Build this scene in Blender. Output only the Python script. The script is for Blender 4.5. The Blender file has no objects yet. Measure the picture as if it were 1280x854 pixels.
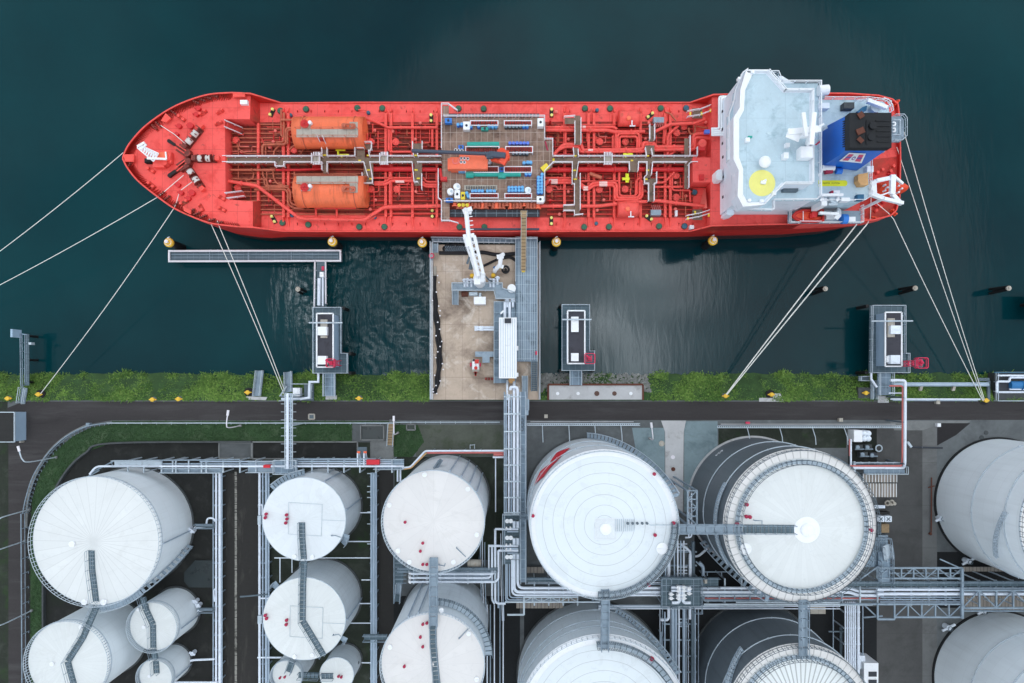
import bpy, math, random
import numpy as np
from mathutils import Vector, Matrix
random.seed(7)
rng = np.random.default_rng(11)
scn = bpy.context.scene
COL = scn.collection
PI = math.pi
# ---------------------------------------------------------------- survey frame
# Measured positions are read off as (u, v) at a known height z above the quay: the camera hovers 120 m up, looking straight down.
CAM_H, FPX, NU, NV = 120.0, 853.333, 640.0, 472.0
def P(u, v, z=0.0):
    s = (CAM_H - z) / FPX
    return Vector(((u - NU) * s, -(v - NV) * s, z))
def pp(z, *uv): return [P(u, v, z) for u, v in uv]
def M2(px, z=0.0): return px * (CAM_H - z) / FPX      # a measured length in metres
WATER = -2.5
# ---------------------------------------------------------------- materials
def lin(c):
    out = []
    for x in c:
        x /= 255.0
        out.append(x / 12.92 if x <= 0.04045 else ((x + 0.055) / 1.055) ** 2.4)
    return out
class NT:
    def __init__(s, m):
        m.use_nodes = True; s.t = m.node_tree; s.n = s.t.nodes; s.n.clear()
    def node(s, ty, **kw):
        n = s.n.new(ty)
        for k, v in kw.items():
            if k.startswith('i_'):
                key = k[2:]; key = int(key) if key.isdigit() else key.replace('_', ' ')
                n.inputs[key].default_value = v
            else: setattr(n, k, v)
        return n
    def link(s, a, b): s.t.links.new(a, b)
    def math(s, op, a, b=None, c=None):
        n = s.n.new('ShaderNodeMath'); n.operation = op
        for i, x in enumerate((a, b, c)):
            if x is None: continue
            if isinstance(x, (int, float)): n.inputs[i].default_value = x
            else: s.link(x, n.inputs[i])
        return n.outputs[0]
    def noise(s, vec, scale, detail=5, rough=.6, dist=0):
        n = s.node('ShaderNodeTexNoise', i_Scale=scale, i_Detail=detail, i_Roughness=rough, i_Distortion=dist)
        s.link(vec, n.inputs['Vector']); return n.outputs[0]
    def ramp(s, f, lo, hi):
        n = s.node('ShaderNodeMapRange', i_1=lo, i_2=hi); n.clamp = True
        s.link(f, n.inputs[0]); return n.outputs[0]
    def mix(s, f, a, b, blend='MIX'):
        n = s.n.new('ShaderNodeMix'); n.data_type = 'RGBA'; n.blend_type = blend
        for x, i in ((f, 0), (a, 6), (b, 7)):
            if isinstance(x, (int, float)): n.inputs[i].default_value = x
            elif isinstance(x, (list, tuple)): n.inputs[i].default_value = tuple(x) + ((1,) if len(x) == 3 else ())
            else: s.link(x, n.inputs[i])
        return n.outputs[2]
MATS = {}
def mat(name, rgb, rough=.6, metal=0., var=.12, scale=.6, dirt=None, dirt2=None, bump=0., bscale=8., stretch=None, lines=None, spec=.4, blotch=None):
    """Procedural paint/metal/concrete. dirt=(rgb, low, high, scale) soft stains; stretch=(x,y,z) streaks; lines=(step_x, step_y, width, rgb) joints."""
    m = bpy.data.materials.new(name); t = NT(m); MATS[name] = m
    geo = t.node('ShaderNodeNewGeometry'); pos = geo.outputs['Position']
    if stretch:
        mp = t.node('ShaderNodeMapping'); mp.inputs['Scale'].default_value = stretch
        t.link(pos, mp.inputs['Vector']); spos = mp.outputs[0]
    else: spos = pos
    base = lin(rgb)
    n1 = t.noise(spos, scale, 6, .62); n2 = t.noise(pos, scale * 9, 3, .6)
    f = t.math('ADD', t.math('MULTIPLY', n1, .7), t.math('MULTIPLY', n2, .3))
    f = t.ramp(f, .32, .68)
    c = t.mix(f, [x * (1 - var) for x in base], [min(1, x * (1 + var)) for x in base])
    for d, seed in ((dirt, 3.1), (dirt2, 17.7)):
        if d:
            mp = t.node('ShaderNodeMapping'); mp.inputs['Location'].default_value = (seed, seed * 2, seed)
            t.link(spos, mp.inputs['Vector'])
            g = t.ramp(t.noise(mp.outputs[0], d[3], 8, .68, .4), d[1], d[2])
            c = t.mix(g, c, lin(d[0]))
    if lines:
        sx = t.node('ShaderNodeSeparateXYZ'); t.link(pos, sx.inputs[0])
        for k in (0, 1):
            if lines[k]:
                fr = t.math('FRACT', t.math('DIVIDE', sx.outputs[k], lines[k]))
                ln = t.math('LESS_THAN', fr, lines[2] / lines[k])
                c = t.mix(t.math('MULTIPLY', ln, lines[4] if len(lines) > 4 else .8), c, lin(lines[3]))
    b = t.node('ShaderNodeBsdfPrincipled', i_Metallic=metal)
    b.inputs['Specular IOR Level'].default_value = spec
    t.link(c, b.inputs['Base Color'])
    rr = t.math('ADD', t.math('MULTIPLY', n1, .25), rough - .12); t.link(rr, b.inputs['Roughness'])
    if bump:
        bn = t.node('ShaderNodeBump', i_Strength=bump, i_Distance=.05)
        t.link(t.noise(pos, bscale, 4), bn.inputs['Height']); t.link(bn.outputs[0], b.inputs['Normal'])
    o = t.node('ShaderNodeOutputMaterial'); t.link(b.outputs[0], o.inputs[0])
    return m
# ---------------------------------------------------------------- mesh builder (world metres)
def bez(pts): return pts
class B:
    def __init__(s): s.v = []; s.f = []; s.sm = []
    def add(s, vs, fs, smooth=False):
        o = len(s.v); s.v += [tuple(p) for p in vs]
        s.f += [tuple(i + o for i in f) for f in fs]; s.sm += [smooth] * len(fs); return s
    def prism(s, poly, z0, z1, bottom=False):
        a = 0
        for i in range(len(poly)):
            p, q = poly[i], poly[(i + 1) % len(poly)]; a += p[0] * q[1] - q[0] * p[1]
        if a < 0: poly = poly[::-1]
        n = len(poly)
        vs = [(p[0], p[1], z0) for p in poly] + [(p[0], p[1], z1) for p in poly]
        fs = [(i, (i + 1) % n, n + (i + 1) % n, n + i) for i in range(n)] + [tuple(range(n, 2 * n))]
        if bottom or True: fs.append(tuple(range(n - 1, -1, -1)))
        return s.add(vs, fs)
    def box(s, u0, v0, u1, v1, z0, z1):       # measured rectangle at its top height
        return s.prism(pp(z1, (u0, v0), (u1, v0), (u1, v1), (u0, v1)), z0, z1)
    def poly(s, uv, z0, z1): return s.prism(pp(z1, *uv), z0, z1)
    def rbox(s, c, L, W, z0, z1, ang=0.):
        ca, sa = math.cos(ang), math.sin(ang)
        return s.prism([(c[0] + x * ca - y * sa, c[1] + x * sa + y * ca) for x, y in ((-L/2,-W/2),(L/2,-W/2),(L/2,W/2),(-L/2,W/2))], z0, z1)
    def cyl(s, c, r, z0, z1, n=16, r1=None, cap=True):
        r1 = r if r1 is None else r1
        cs = [(math.cos(2*PI*i/n), math.sin(2*PI*i/n)) for i in range(n)]
        vs = [(c[0]+r*x, c[1]+r*y, z0) for x, y in cs] + [(c[0]+r1*x, c[1]+r1*y, z1) for x, y in cs]
        s.add(vs, [(i, (i+1) % n, n+(i+1) % n, n+i) for i in range(n)], True)
        if cap:
            s.add(vs[n:], [tuple(range(n))]); s.add(vs[:n], [tuple(range(n-1, -1, -1))])
        return s
    def dome(s, c, r, z, h, n=16, k=5):
        rings = [[(c[0]+r*math.cos(a)*math.cos(t), c[1]+r*math.sin(a)*math.cos(t), z+h*math.sin(t)) for a in [2*PI*i/n for i in range(n)]] for t in [PI/2*j/k for j in range(k)]]
        vs = [p for r_ in rings for p in r_] + [(c[0], c[1], z+h)]
        fs = [(j*n+i, j*n+(i+1) % n, (j+1)*n+(i+1) % n, (j+1)*n+i) for j in range(k-1) for i in range(n)]
        fs += [((k-1)*n+i, (k-1)*n+(i+1) % n, k*n) for i in range(n)]
        return s.add(vs, fs, True)
    def tube(s, pts, r, n=7, closed=False, caps=True):
        pts = [Vector(p) for p in pts]
        q = [pts[0]]
        for p in pts[1:]:
            if (p - q[-1]).length > 1e-4: q.append(p)
        pts = q; m = len(pts)
        if m < 2: return s
        T = []
        for i in range(m):
            a = pts[i-1] if (i > 0 or closed) else None
            b = pts[(i+1) % m] if (i < m-1 or closed) else None
            d1 = (pts[i]-a).normalized() if a is not None else None
            d2 = (b-pts[i]).normalized() if b is not None else None
            if d1 is None: T.append((d2, 1.)); continue
            if d2 is None: T.append((d1, 1.)); continue
            t = d1 + d2
            t = d1 if t.length < 1e-5 else t.normalized()
            T.append((t, 1 / max(.5, t.dot(d1))))
        ref = Vector((0, 0, 1)) if abs(T[0][0].z) < .9 else Vector((1, 0, 0))
        vs = []
        x = (ref - T[0][0] * ref.dot(T[0][0])).normalized()
        for i in range(m):
            t, sc = T[i]
            x = x - t * x.dot(t)
            x = x.normalized() if x.length > 1e-5 else t.orthogonal().normalized()
            y = t.cross(x)
            for k in range(n):
                a = 2*PI*(k+.5)/n
                vs.append(pts[i] + (x*math.cos(a) + y*math.sin(a)) * r * (1 + (sc-1)*.6))
        fs = [(i*n+k, i*n+(k+1) % n, (i+1)*n+(k+1) % n, (i+1)*n+k) for i in range(m-1) for k in range(n)]
        if closed: fs += [((m-1)*n+k, (m-1)*n+(k+1) % n, (k+1) % n, k) for k in range(n)]
        s.add(vs, fs, n > 4)
        if caps and not closed:
            s.add(vs[:n], [tuple(range(n-1, -1, -1))]); s.add(vs[-n:], [tuple(range(n))])
        return s
    def beam(s, p, q, w=.2, h=None):           # rectangular bar between two points
        p, q = Vector(p), Vector(q); h = w if h is None else h
        t = (q-p).normalized(); up = Vector((0, 0, 1)) if abs(t.z) < .95 else Vector((0, 1, 0))
        x = t.cross(up).normalized() * w/2; y = x.cross(t).normalized() * h/2
        vs = [p-x-y, p+x-y, p+x+y, p-x+y, q-x-y, q+x-y, q+x+y, q-x+y]
        return s.add(vs, [(0,1,2,3),(7,6,5,4),(0,4,5,1),(1,5,6,2),(2,6,7,3),(3,7,4,0)])
    def rail(s, pts, h=1.05, r=.05, step=2.0, closed=False, mid=True):
        pts = [Vector(p) for p in pts]; up = Vector((0, 0, h))
        s.tube([p+up for p in pts], r, 5, closed)
        if mid: s.tube([p+up*.5 for p in pts], r*.8, 4, closed)
        seq = pts + ([pts[0]] if closed else [])
        for a, b in zip(seq, seq[1:]):
            k = max(1, round((b-a).length/step))
            for i in range(k): c = a.lerp(b, i/k); s.beam(c, c+up, r*1.6)
        if not closed: s.beam(seq[-1], seq[-1]+up, r*1.6)
        return s
    def sheet(s, poly, z=None):
        poly = [(p[0], p[1], p[2] if z is None else z) for p in poly]; a = 0
        for i in range(len(poly)):
            p, q = poly[i], poly[(i+1) % len(poly)]; a += p[0]*q[1]-q[0]*p[1]
        if a < 0: poly = poly[::-1]
        return s.add(poly, [tuple(range(len(poly)))])
    def mesh(s, name, material, off=(0, 0, 0)):
        me = bpy.data.meshes.new(name)
        o = Vector(off)
        me.from_pydata([(x-o[0], y-o[1], z-o[2]) for x, y, z in s.v], [], s.f)
        me.polygons.foreach_set('use_smooth', s.sm); me.materials.append(MATS[material]); me.update()
        return me
    def each(s, name, material, parent):      # every loose piece a part of its own
        up = list(range(len(s.v)))
        def root(i):
            while up[i] != i: up[i] = up[up[i]]; i = up[i]
            return i
        for f in s.f:
            for k in f[1:]: up[root(k)] = root(f[0])
        # pieces that were added corner on corner belong together
        seen = {}
        for i, p in enumerate(s.v):
            k = tuple(round(x, 3) for x in p)
            if k in seen: up[root(i)] = root(seen[k])
            else: seen[k] = i
        groups = {}
        for f, m in zip(s.f, s.sm): groups.setdefault(root(f[0]), []).append((f, m))
        out = []
        for g in groups.values():
            b = B(); ids = {}
            for f, m in g:
                for k in f:
                    if k not in ids: ids[k] = len(b.v); b.v.append(s.v[k])
                b.f.append(tuple(ids[k] for k in f)); b.sm.append(m)
            out.append(b.build(name, material, parent))
        return out
    def build(s, name, material, parent=None, label=None):
        off = WL[parent.name] if parent else (0, 0, 0)
        ob = bpy.data.objects.new(name, s.mesh(name, material, off)); COL.objects.link(ob)
        if parent: ob.parent = parent; WL[ob.name] = off
        if label: ob['label'] = label
        return ob
WL = {}
def tag(o, label, cat, group=None):
    o['label'] = label; o['category'] = cat
    if group: o['group'] = group
    return o
def thing(name, label, cat, base, group=None):
    o = bpy.data.objects.new(name, None); COL.objects.link(o); o.empty_display_size = .5
    o.location = base; WL[o.name] = Vector(base); return tag(o, label, cat, group)
def solo(name, b, material, label, cat, base, group=None):
    ob = bpy.data.objects.new(name, b.mesh(name, material, base)); COL.objects.link(ob)
    ob.location = base; return tag(ob, label, cat, group)
def struct(name, b, material, kind='structure'):
    ob = b.build(name, material); ob['kind'] = kind; return ob
def kids(o): return [c for c in COL.objects if c.parent == o]
def copy_tree(o, loc=None, rot=0., label=None, group=None, tree=None):
    c = o.copy(); COL.objects.link(c)
    if loc is not None: c.location = loc; c.rotation_euler = (0, 0, rot); WL[c.name] = Vector(loc)
    if label: c['label'] = label
    if group: c['group'] = group
    for ch in o.children:
        d = ch.copy(); COL.objects.link(d); d.parent = c
        for g in ch.children:
            e = g.copy(); COL.objects.link(e); e.parent = d
    return c
def arc(pts, r=.6, k=4):
    """round the corners of a path"""
    pts = [Vector(p) for p in pts]; out = [pts[0]]
    for a, b, c in zip(pts, pts[1:], pts[2:]):
        d1 = (a-b); d2 = (c-b); q = min(r, d1.length*.45, d2.length*.45)
        p0, p2 = b+d1.normalized()*q, b+d2.normalized()*q
        for i in range(k+1):
            t = i/k; out.append(p0*(1-t)**2 + b*2*t*(1-t) + p2*t*t)
    out.append(pts[-1]); return out
def smooth_path(pts, k=6):
    pts = [Vector(p) for p in pts]; out = []
    for i in range(len(pts)-1):
        p0, p1, p2, p3 = pts[max(0, i-1)], pts[i], pts[i+1], pts[min(len(pts)-1, i+2)]
        for j in range(k):
            t = j/k
            out.append(.5*((2*p1)+(p2-p0)*t+(2*p0-5*p1+4*p2-p3)*t*t+(3*p1-p0-3*p2+p3)*t**3))
    return out+[pts[-1]]
def truss(b, p, q, width, n, w=.18, side=None, zigzag=True):
    """flat truss lying along p-q, its second chord offset by the vector side"""
    p, q = Vector(p), Vector(q); d = side
    b.beam(p, q, w); b.beam(p+d, q+d, w)
    for i in range(n+1):
        a = p.lerp(q, i/n); b.beam(a, a+d, w*.8)
        if zigzag and i < n:
            c = p.lerp(q, (i+1)/n)
            if i % 2: b.beam(a, c+d, w*.55)
            else: b.beam(a+d, c, w*.55)
    return b
def letters(text, size, parent, material, origin, xdir, ydir, name='lettering', depth=.02):
    cu = bpy.data.curves.new(name, 'FONT'); cu.body = text; cu.size = size; cu.extrude = depth; cu.align_x = 'CENTER'; cu.align_y = 'CENTER'
    tmp = bpy.data.objects.new('tmp', cu); COL.objects.link(tmp)
    me = bpy.data.meshes.new_from_object(tmp.evaluated_get(bpy.context.evaluated_depsgraph_get()))
    bpy.data.objects.remove(tmp); bpy.data.curves.remove(cu)
    xd = Vector(xdir).normalized(); yd = Vector(ydir).normalized(); zd = xd.cross(yd)
    o = Vector(origin) - WL[parent.name]
    for v in me.vertices:
        c = v.co.copy(); v.co = o + xd*c.x + yd*c.y + zd*c.z
    me.materials.clear(); me.materials.append(MATS[material])
    ob = bpy.data.objects.new(name, me); COL.objects.link(ob); ob.parent = parent; WL[ob.name] = WL[parent.name]
    return ob

# ---------------------------------------------------------------- palette
RUST = (120, 62, 40)
mat('hull_red', (196, 44, 38), .5, var=.1, scale=.25, dirt=((150, 30, 26), .5, .75, .35), stretch=(.5, .5, 3))
mat('boot_top', (70, 42, 44), .6, var=.2, scale=.5)
mat('deck_red', (244, 92, 86), .65, var=.1, scale=.3, dirt=((224, 62, 56), .5, .7, .45), dirt2=((150, 66, 54), .61, .74, .7), lines=(4.1, 3.4, .07, (196, 62, 56), .6))
mat('deck_worn', (206, 62, 55), .75, var=.24, scale=.35, dirt=((146, 68, 52), .47, .66, .2), dirt2=((84, 46, 40), .56, .72, .6))
mat('deck_rust_shade', (150, 52, 44), .8, var=.3, scale=.4, lines=(2.3, 2.1, .12, (70, 32, 28), .6), dirt=((122, 68, 50), .46, .64, .18), dirt2=((66, 36, 32), .54, .7, .7))  # rust-brown deck, darkened further as painted shade between the ribs
mat('pipe_red', (240, 86, 78), .5, var=.14, scale=.8, dirt=((170, 78, 56), .55, .72, 1.2))
mat('pipe_deep', (206, 40, 44), .5, var=.12, scale=.8)
mat('pipe_rust', (186, 98, 74), .6, var=.2, scale=.9, dirt=((120, 66, 50), .55, .75, 1.4))
mat('beam_red', (240, 84, 74), .55, var=.12, scale=.7, dirt=((180, 74, 58), .56, .74, 1.1))
mat('tank_orange', (238, 114, 74), .45, var=.12, scale=.4, dirt=((176, 82, 50), .52, .7, .55), dirt2=((96, 44, 52), .66, .76, .8), stretch=(1.6, .35, .35))
mat('crane_orange', (244, 114, 80), .45, var=.1, scale=.8, dirt=((180, 70, 50), .6, .8, 1.5))
mat('safety_orange', (232, 74, 40), .4, var=.08, scale=1)
mat('winch_dark', (104, 44, 38), .6, var=.3, scale=2, dirt=((158, 64, 54), .46, .66, 3))
mat('black', (24, 24, 26), .6, var=.3, scale=2)
mat('rubber', (30, 30, 34), .8, var=.3, scale=2)
mat('charcoal', (52, 56, 64), .7, var=.25, scale=.8, lines=(4.2, 0, .12, (120, 124, 130), .5))
mat('slate_blue', (66, 76, 92), .6, var=.15, scale=1)
mat('deck_planks', (148, 122, 108), .85, var=.2, scale=.6, dirt=((92, 70, 60), .48, .7, .35), dirt2=((172, 152, 144), .58, .72, .8), lines=(1.02, 1.55, .1, (196, 182, 172), .45))
mat('catwalk_grey', (126, 106, 92), .85, var=.18, scale=.8, dirt=((84, 74, 66), .5, .7, .7), lines=(.9, 0, .06, (90, 82, 76), .5))
mat('grate_pale', (176, 170, 160), .8, var=.15, scale=1, dirt=((150, 120, 92), .56, .72, .8), lines=(1.4, 0, .07, (120, 116, 110), .6))
mat('white', (236, 238, 242), .45, var=.04, scale=1.2, dirt=((190, 186, 180), .6, .8, 1.6))
mat('rail_white', (232, 228, 234), .5, var=.05, scale=2)
mat('house_white', (226, 234, 244), .5, var=.04, scale=.4, dirt=((196, 206, 216), .55, .75, .6))
mat('bridge_deck', (186, 206, 216), .7, var=.09, scale=.35, dirt=((150, 176, 188), .52, .7, .5), dirt2=((206, 222, 228), .6, .72, .9), lines=(5.6, 6.2, .06, (146, 172, 184), .5))
mat('pale_yellow', (232, 226, 130), .65, var=.06, scale=1)
mat('yellow', (232, 206, 60), .55, var=.12, scale=1.5)
mat('lime_yellow', (226, 228, 44), .55, var=.06, scale=1.5)
mat('bollard_yellow', (234, 188, 62), .6, var=.14, scale=3, dirt=((170, 120, 50), .6, .78, 4))
mat('funnel_blue', (0, 98, 196), .45, var=.08, scale=.3)
mat('soot_black', (22, 25, 30), .7, var=.35, scale=.5)
mat('rust_brown', (96, 56, 44), .8, var=.2, scale=2)
mat('magenta_red', (160, 30, 68), .5, var=.1, scale=2)
mat('emblem_red', (212, 74, 112), .5, var=.05, scale=2)
mat('emblem_violet', (96, 70, 158), .5, var=.05, scale=2)
mat('drum_blue', (40, 116, 212), .4, var=.15, scale=2)
mat('drum_sky', (96, 168, 220), .4, var=.15, scale=2)
mat('drum_violet', (84, 118, 214), .4, var=.15, scale=2)
mat('drum_grey', (70, 78, 86), .5, var=.2, scale=2)
mat('teal', (40, 158, 146), .5, var=.1, scale=1)
mat('green_hatch', (56, 104, 82), .6, var=.2, scale=3)
mat('hatch_rim', (96, 70, 62), .7, var=.2, scale=3)
mat('teal_hatch', (58, 100, 122), .6, var=.2, scale=3)
mat('lid_white', (240, 196, 190), .5, var=.06, scale=2)
mat('lid_pale', (236, 120, 110), .5, var=.1, scale=3)
mat('bright_blue', (50, 120, 204), .45, var=.12, scale=2)
mat('tarp_blue', (44, 98, 132), .7, var=.25, scale=2)
mat('tarp_ochre', (206, 160, 108), .8, var=.12, scale=2)
mat('rope', (232, 231, 226), .9, var=.1, scale=3)
mat('tan', (176, 150, 116), .7, var=.15, scale=2, lines=(0, .5, .12, (96, 82, 66), .8))
# shore
mat('jetty_concrete', (186, 168, 152), .9, var=.16, scale=.22, dirt=((104, 88, 78), .5, .72, .14), dirt2=((216, 206, 196), .54, .7, .35), lines=(2.9, 4.6, .07, (138, 120, 110), .6), bump=.2)
mat('concrete_pale', (186, 186, 188), .9, var=.1, scale=.3, dirt=((140, 136, 134), .55, .75, .5), bump=.2)
mat('concrete_grey', (120, 122, 122), .9, var=.14, scale=.25, dirt=((84, 86, 86), .5, .75, .3), bump=.2)
mat('asphalt', (57, 54, 55), .9, var=.2, scale=.3, dirt=((76, 74, 75), .5, .74, .3), dirt2=((38, 36, 37), .58, .74, .5), stretch=(.16, 1.4, 1), bump=.25, bscale=14)
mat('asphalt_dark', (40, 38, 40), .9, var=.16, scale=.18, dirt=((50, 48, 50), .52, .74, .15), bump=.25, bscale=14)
mat('yard_grey', (100, 104, 106), .92, var=.2, scale=.15, dirt=((72, 75, 77), .5, .74, .1), dirt2=((126, 130, 132), .6, .75, .2), bump=.3, bscale=10)
mat('yard_dark', (34, 35, 34), .95, var=.28, scale=.2, dirt=((54, 55, 53), .52, .72, .35), dirt2=((30, 40, 28), .56, .74, .2), bump=.4, bscale=8)
mat('yard_green', (42, 48, 40), .95, var=.25, scale=.3, dirt=((66, 70, 64), .5, .72, .3), dirt2=((42, 62, 34), .55, .7, .25), bump=.4, bscale=8)
mat('lane', (48, 47, 46), .95, var=.2, scale=.2, dirt=((76, 74, 70), .55, .72, .6), stretch=(1, .2, 1), bump=.3)
mat('slab_teal', (124, 142, 148), .9, var=.14, scale=.25, dirt=((92, 110, 116), .5, .72, .25), bump=.2)
mat('slab_dark', (80, 80, 80), .9, var=.14, scale=.3, dirt=((66, 66, 66), .48, .7, .18), lines=(0, 7.5, .08, (70, 70, 70), .6), bump=.2)
mat('slab_light', (108, 109, 109), .9, var=.1, scale=.3, dirt=((90, 90, 90), .5, .72, .25), lines=(0, 7.5, .08, (84, 84, 84), .6), bump=.2)
mat('soil_black', (30, 32, 34), .95, var=.3, scale=.3, bump=.4)
mat('kerb', (146, 144, 138), .9, var=.3, scale=1.2, dirt=((80, 78, 74), .5, .62, .8))
mat('turf', (50, 76, 42), .95, var=.35, scale=.5, dirt=((70, 96, 52), .5, .7, .4), dirt2=((36, 58, 32), .5, .7, .7), bump=.5, bscale=5)
mat('lawn', (50, 74, 46), .95, var=.3, scale=.35, dirt=((84, 100, 76), .52, .74, .3), dirt2=((42, 68, 40), .5, .7, .7), bump=.5, bscale=5)
mat('stone', (128, 130, 128), .9, var=.35, scale=1.5)
mat('steel', (138, 154, 168), .5, .15, var=.14, scale=.8, dirt=((104, 118, 130), .5, .72, .7))
mat('steel_dark', (92, 106, 116), .55, .1, var=.18, scale=.8)
mat('steel_pale', (186, 198, 208), .45, .1, var=.1, scale=.8, dirt=((150, 158, 164), .55, .75, 1))
mat('grating', (124, 142, 158), .7, .1, var=.16, scale=.6, dirt=((84, 100, 112), .5, .7, .5), lines=(1.05, 1.6, .09, (176, 194, 208), .55))
mat('grating_light', (172, 186, 198), .7, .05, var=.12, scale=.6, dirt=((140, 154, 166), .52, .72, .6))
mat('grating_mid', (140, 156, 170), .7, .05, var=.14, scale=.6, dirt=((112, 128, 142), .52, .72, .6))
mat('drum_rope', (206, 200, 196), .85, var=.12, scale=4)
mat('grating_dark', (84, 102, 112), .7, .1, var=.18, scale=.6, lines=(1.1, 1.1, .08, (128, 146, 156), .5))
mat('pipe_white', (222, 230, 242), .4, var=.06, scale=.8, dirt=((178, 186, 194), .56, .76, 1))
mat('pipe_steel', (164, 180, 196), .4, .2, var=.1, scale=.8)
mat('pipe_pinkred', (196, 110, 106), .6, var=.12, scale=1)
mat('roof_dark', (66, 66, 74), .85, var=.15, scale=.5, dirt=((52, 52, 58), .5, .7, .5))
mat('wall_blue', (160, 184, 206), .5, var=.06, scale=.5)
mat('timber', (146, 138, 130), .9, var=.25, scale=.8, dirt=((168, 164, 160), .56, .68, .9), stretch=(3.5, .25, 1), lines=(.62, 0, .1, (70, 66, 62), .7))
mat('felt', (46, 46, 46), .95, var=.25, scale=1.5)
mat('clad_dark', (84, 97, 106), .5, .3, var=.1, scale=.3, dirt=((66, 78, 86), .5, .7, .4), stretch=(.6, .6, .1))
mat('yard_equipment', (70, 74, 76), .7, .1, var=.3, scale=1.2)
mat('pump_blue', (40, 112, 168), .45, var=.12, scale=2)
mat('net_red', (214, 56, 92), .6, var=.12, scale=2)
mat('dark_text', (40, 44, 50), .7)
mat('flash_red', (206, 36, 52), .5, var=.05, scale=1)
mat('wood_pallet', (150, 128, 100), .85, var=.25, scale=2)
mat('basin', (44, 52, 54), .3, var=.2, scale=.4)

def tank_shell_mat(name, rgb, course=2.4, seamcol=.86, streak=.1):
    m = bpy.data.materials.new(name); t = NT(m); MATS[name] = m
    geo = t.node('ShaderNodeNewGeometry'); pos = geo.outputs['Position']
    tc = t.node('ShaderNodeTexCoord'); sp = t.node('ShaderNodeSeparateXYZ'); t.link(tc.outputs['Object'], sp.inputs[0])
    ang = t.math('DIVIDE', t.math('ARCTAN2', sp.outputs[1], sp.outputs[0]), 2*PI)
    cz = t.math('DIVIDE', sp.outputs[2], course); row = t.math('FLOOR', cz)
    hs = t.math('LESS_THAN', t.math('FRACT', cz), .045)
    av = t.math('ADD', t.math('MULTIPLY', ang, 14), t.math('MULTIPLY', row, .37))
    vs = t.math('LESS_THAN', t.math('FRACT', av), .012)
    wn = t.node('ShaderNodeTexWhiteNoise', noise_dimensions='2D'); cb = t.node('ShaderNodeCombineXYZ')
    t.link(t.math('FLOOR', av), cb.inputs[0]); t.link(row, cb.inputs[1]); t.link(cb.outputs[0], wn.inputs['Vector'])
    base = lin(rgb)
    c = t.mix(t.math('MULTIPLY', wn.outputs[0], .6), base, [x*.93 for x in base])
    mp = t.node('ShaderNodeMapping'); mp.inputs['Scale'].default_value = (1.2, 1.2, .06); t.link(pos, mp.inputs['Vector'])
    st = t.ramp(t.noise(mp.outputs[0], .9, 6, .65), .5, .78)
    c = t.mix(t.math('MULTIPLY', st, streak*4), c, [x*.62 for x in base])
    c = t.mix(t.math('MULTIPLY', t.math('MAXIMUM', hs, vs), 1-seamcol+.1), c, [x*.45 for x in base])
    b = t.node('ShaderNodeBsdfPrincipled', i_Roughness=.42); b.inputs['Specular IOR Level'].default_value = .35
    t.link(c, b.inputs['Base Color'])
    bn = t.node('ShaderNodeBump', i_Strength=.12, i_Distance=.1)
    t.link(t.noise(pos, .35, 3), bn.inputs['Height']); t.link(bn.outputs[0], b.inputs['Normal'])
    o = t.node('ShaderNodeOutputMaterial'); t.link(b.outputs[0], o.inputs[0])
def tank_roof_mat(name, rgb, sectors=0, rings=0, dark=.35, var=.06, swidth=.05):
    """welded roof plates: radial seams and/or concentric seams, faint plate-to-plate tone, water marks"""
    m = bpy.data.materials.new(name); t = NT(m); MATS[name] = m
    tc = t.node('ShaderNodeTexCoord'); sp = t.node('ShaderNodeSeparateXYZ'); t.link(tc.outputs['Object'], sp.inputs[0])
    geo = t.node('ShaderNodeNewGeometry'); pos = geo.outputs['Position']
    rad = t.math('SQRT', t.math('ADD', t.math('POWER', sp.outputs[0], 2), t.math('POWER', sp.outputs[1], 2)))
    base = lin(rgb); c = t.mix(t.ramp(t.noise(pos, .25, 6, .6), .35, .7), [x*(1-var) for x in base], base)
    d = t.ramp(t.noise(pos, .9, 7, .7, .5), .56, .76); d2 = t.ramp(t.noise(pos, .22, 8, .72, 1.2), .55, .6)
    c = t.mix(t.math('MULTIPLY', d2, .2), c, [base[0]*.7, base[1]*.69, base[2]*.67]); c = t.mix(t.math('MULTIPLY', d, .55), c, [base[0]*.72, base[1]*.74, base[2]*.76])
    if sectors:
        a = t.math('MULTIPLY', t.math('DIVIDE', t.math('ARCTAN2', sp.outputs[1], sp.outputs[0]), 2*PI), sectors)
        wn = t.node('ShaderNodeTexWhiteNoise', noise_dimensions='1D'); t.link(t.math('FLOOR', a), wn.inputs['W'])
        c = t.mix(t.math('MULTIPLY', wn.outputs[0], .6), c, [x*.9 for x in base])
        fr = t.math('FRACT', a); e = t.math('ABSOLUTE', t.math('SUBTRACT', fr, .5))
        wd = t.math('MULTIPLY', t.math('SUBTRACT', .5, e), t.math('DIVIDE', t.math('MULTIPLY', rad, 2*PI), sectors))
        ln = t.math('LESS_THAN', wd, swidth); c = t.mix(t.math('MULTIPLY', ln, dark), c, [x*.4 for x in base])
    if rings:
        fr = t.math('FRACT', t.math('DIVIDE', t.math('ADD', rad, t.math('MULTIPLY', t.noise(pos, .15, 2), .5)), rings))
        ln = t.math('LESS_THAN', fr, .05); c = t.mix(t.math('MULTIPLY', ln, dark), c, [x*.45 for x in base])
    b = t.node('ShaderNodeBsdfPrincipled', i_Roughness=.55); b.inputs['Specular IOR Level'].default_value = .25
    t.link(c, b.inputs['Base Color']); o = t.node('ShaderNodeOutputMaterial'); t.link(b.outputs[0], o.inputs[0])
tank_shell_mat('shell_white', (236, 244, 249), 2.4, 1.0, .07)
tank_shell_mat('shell_silver', (218, 226, 232), 1.9, .84, .1)
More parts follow.
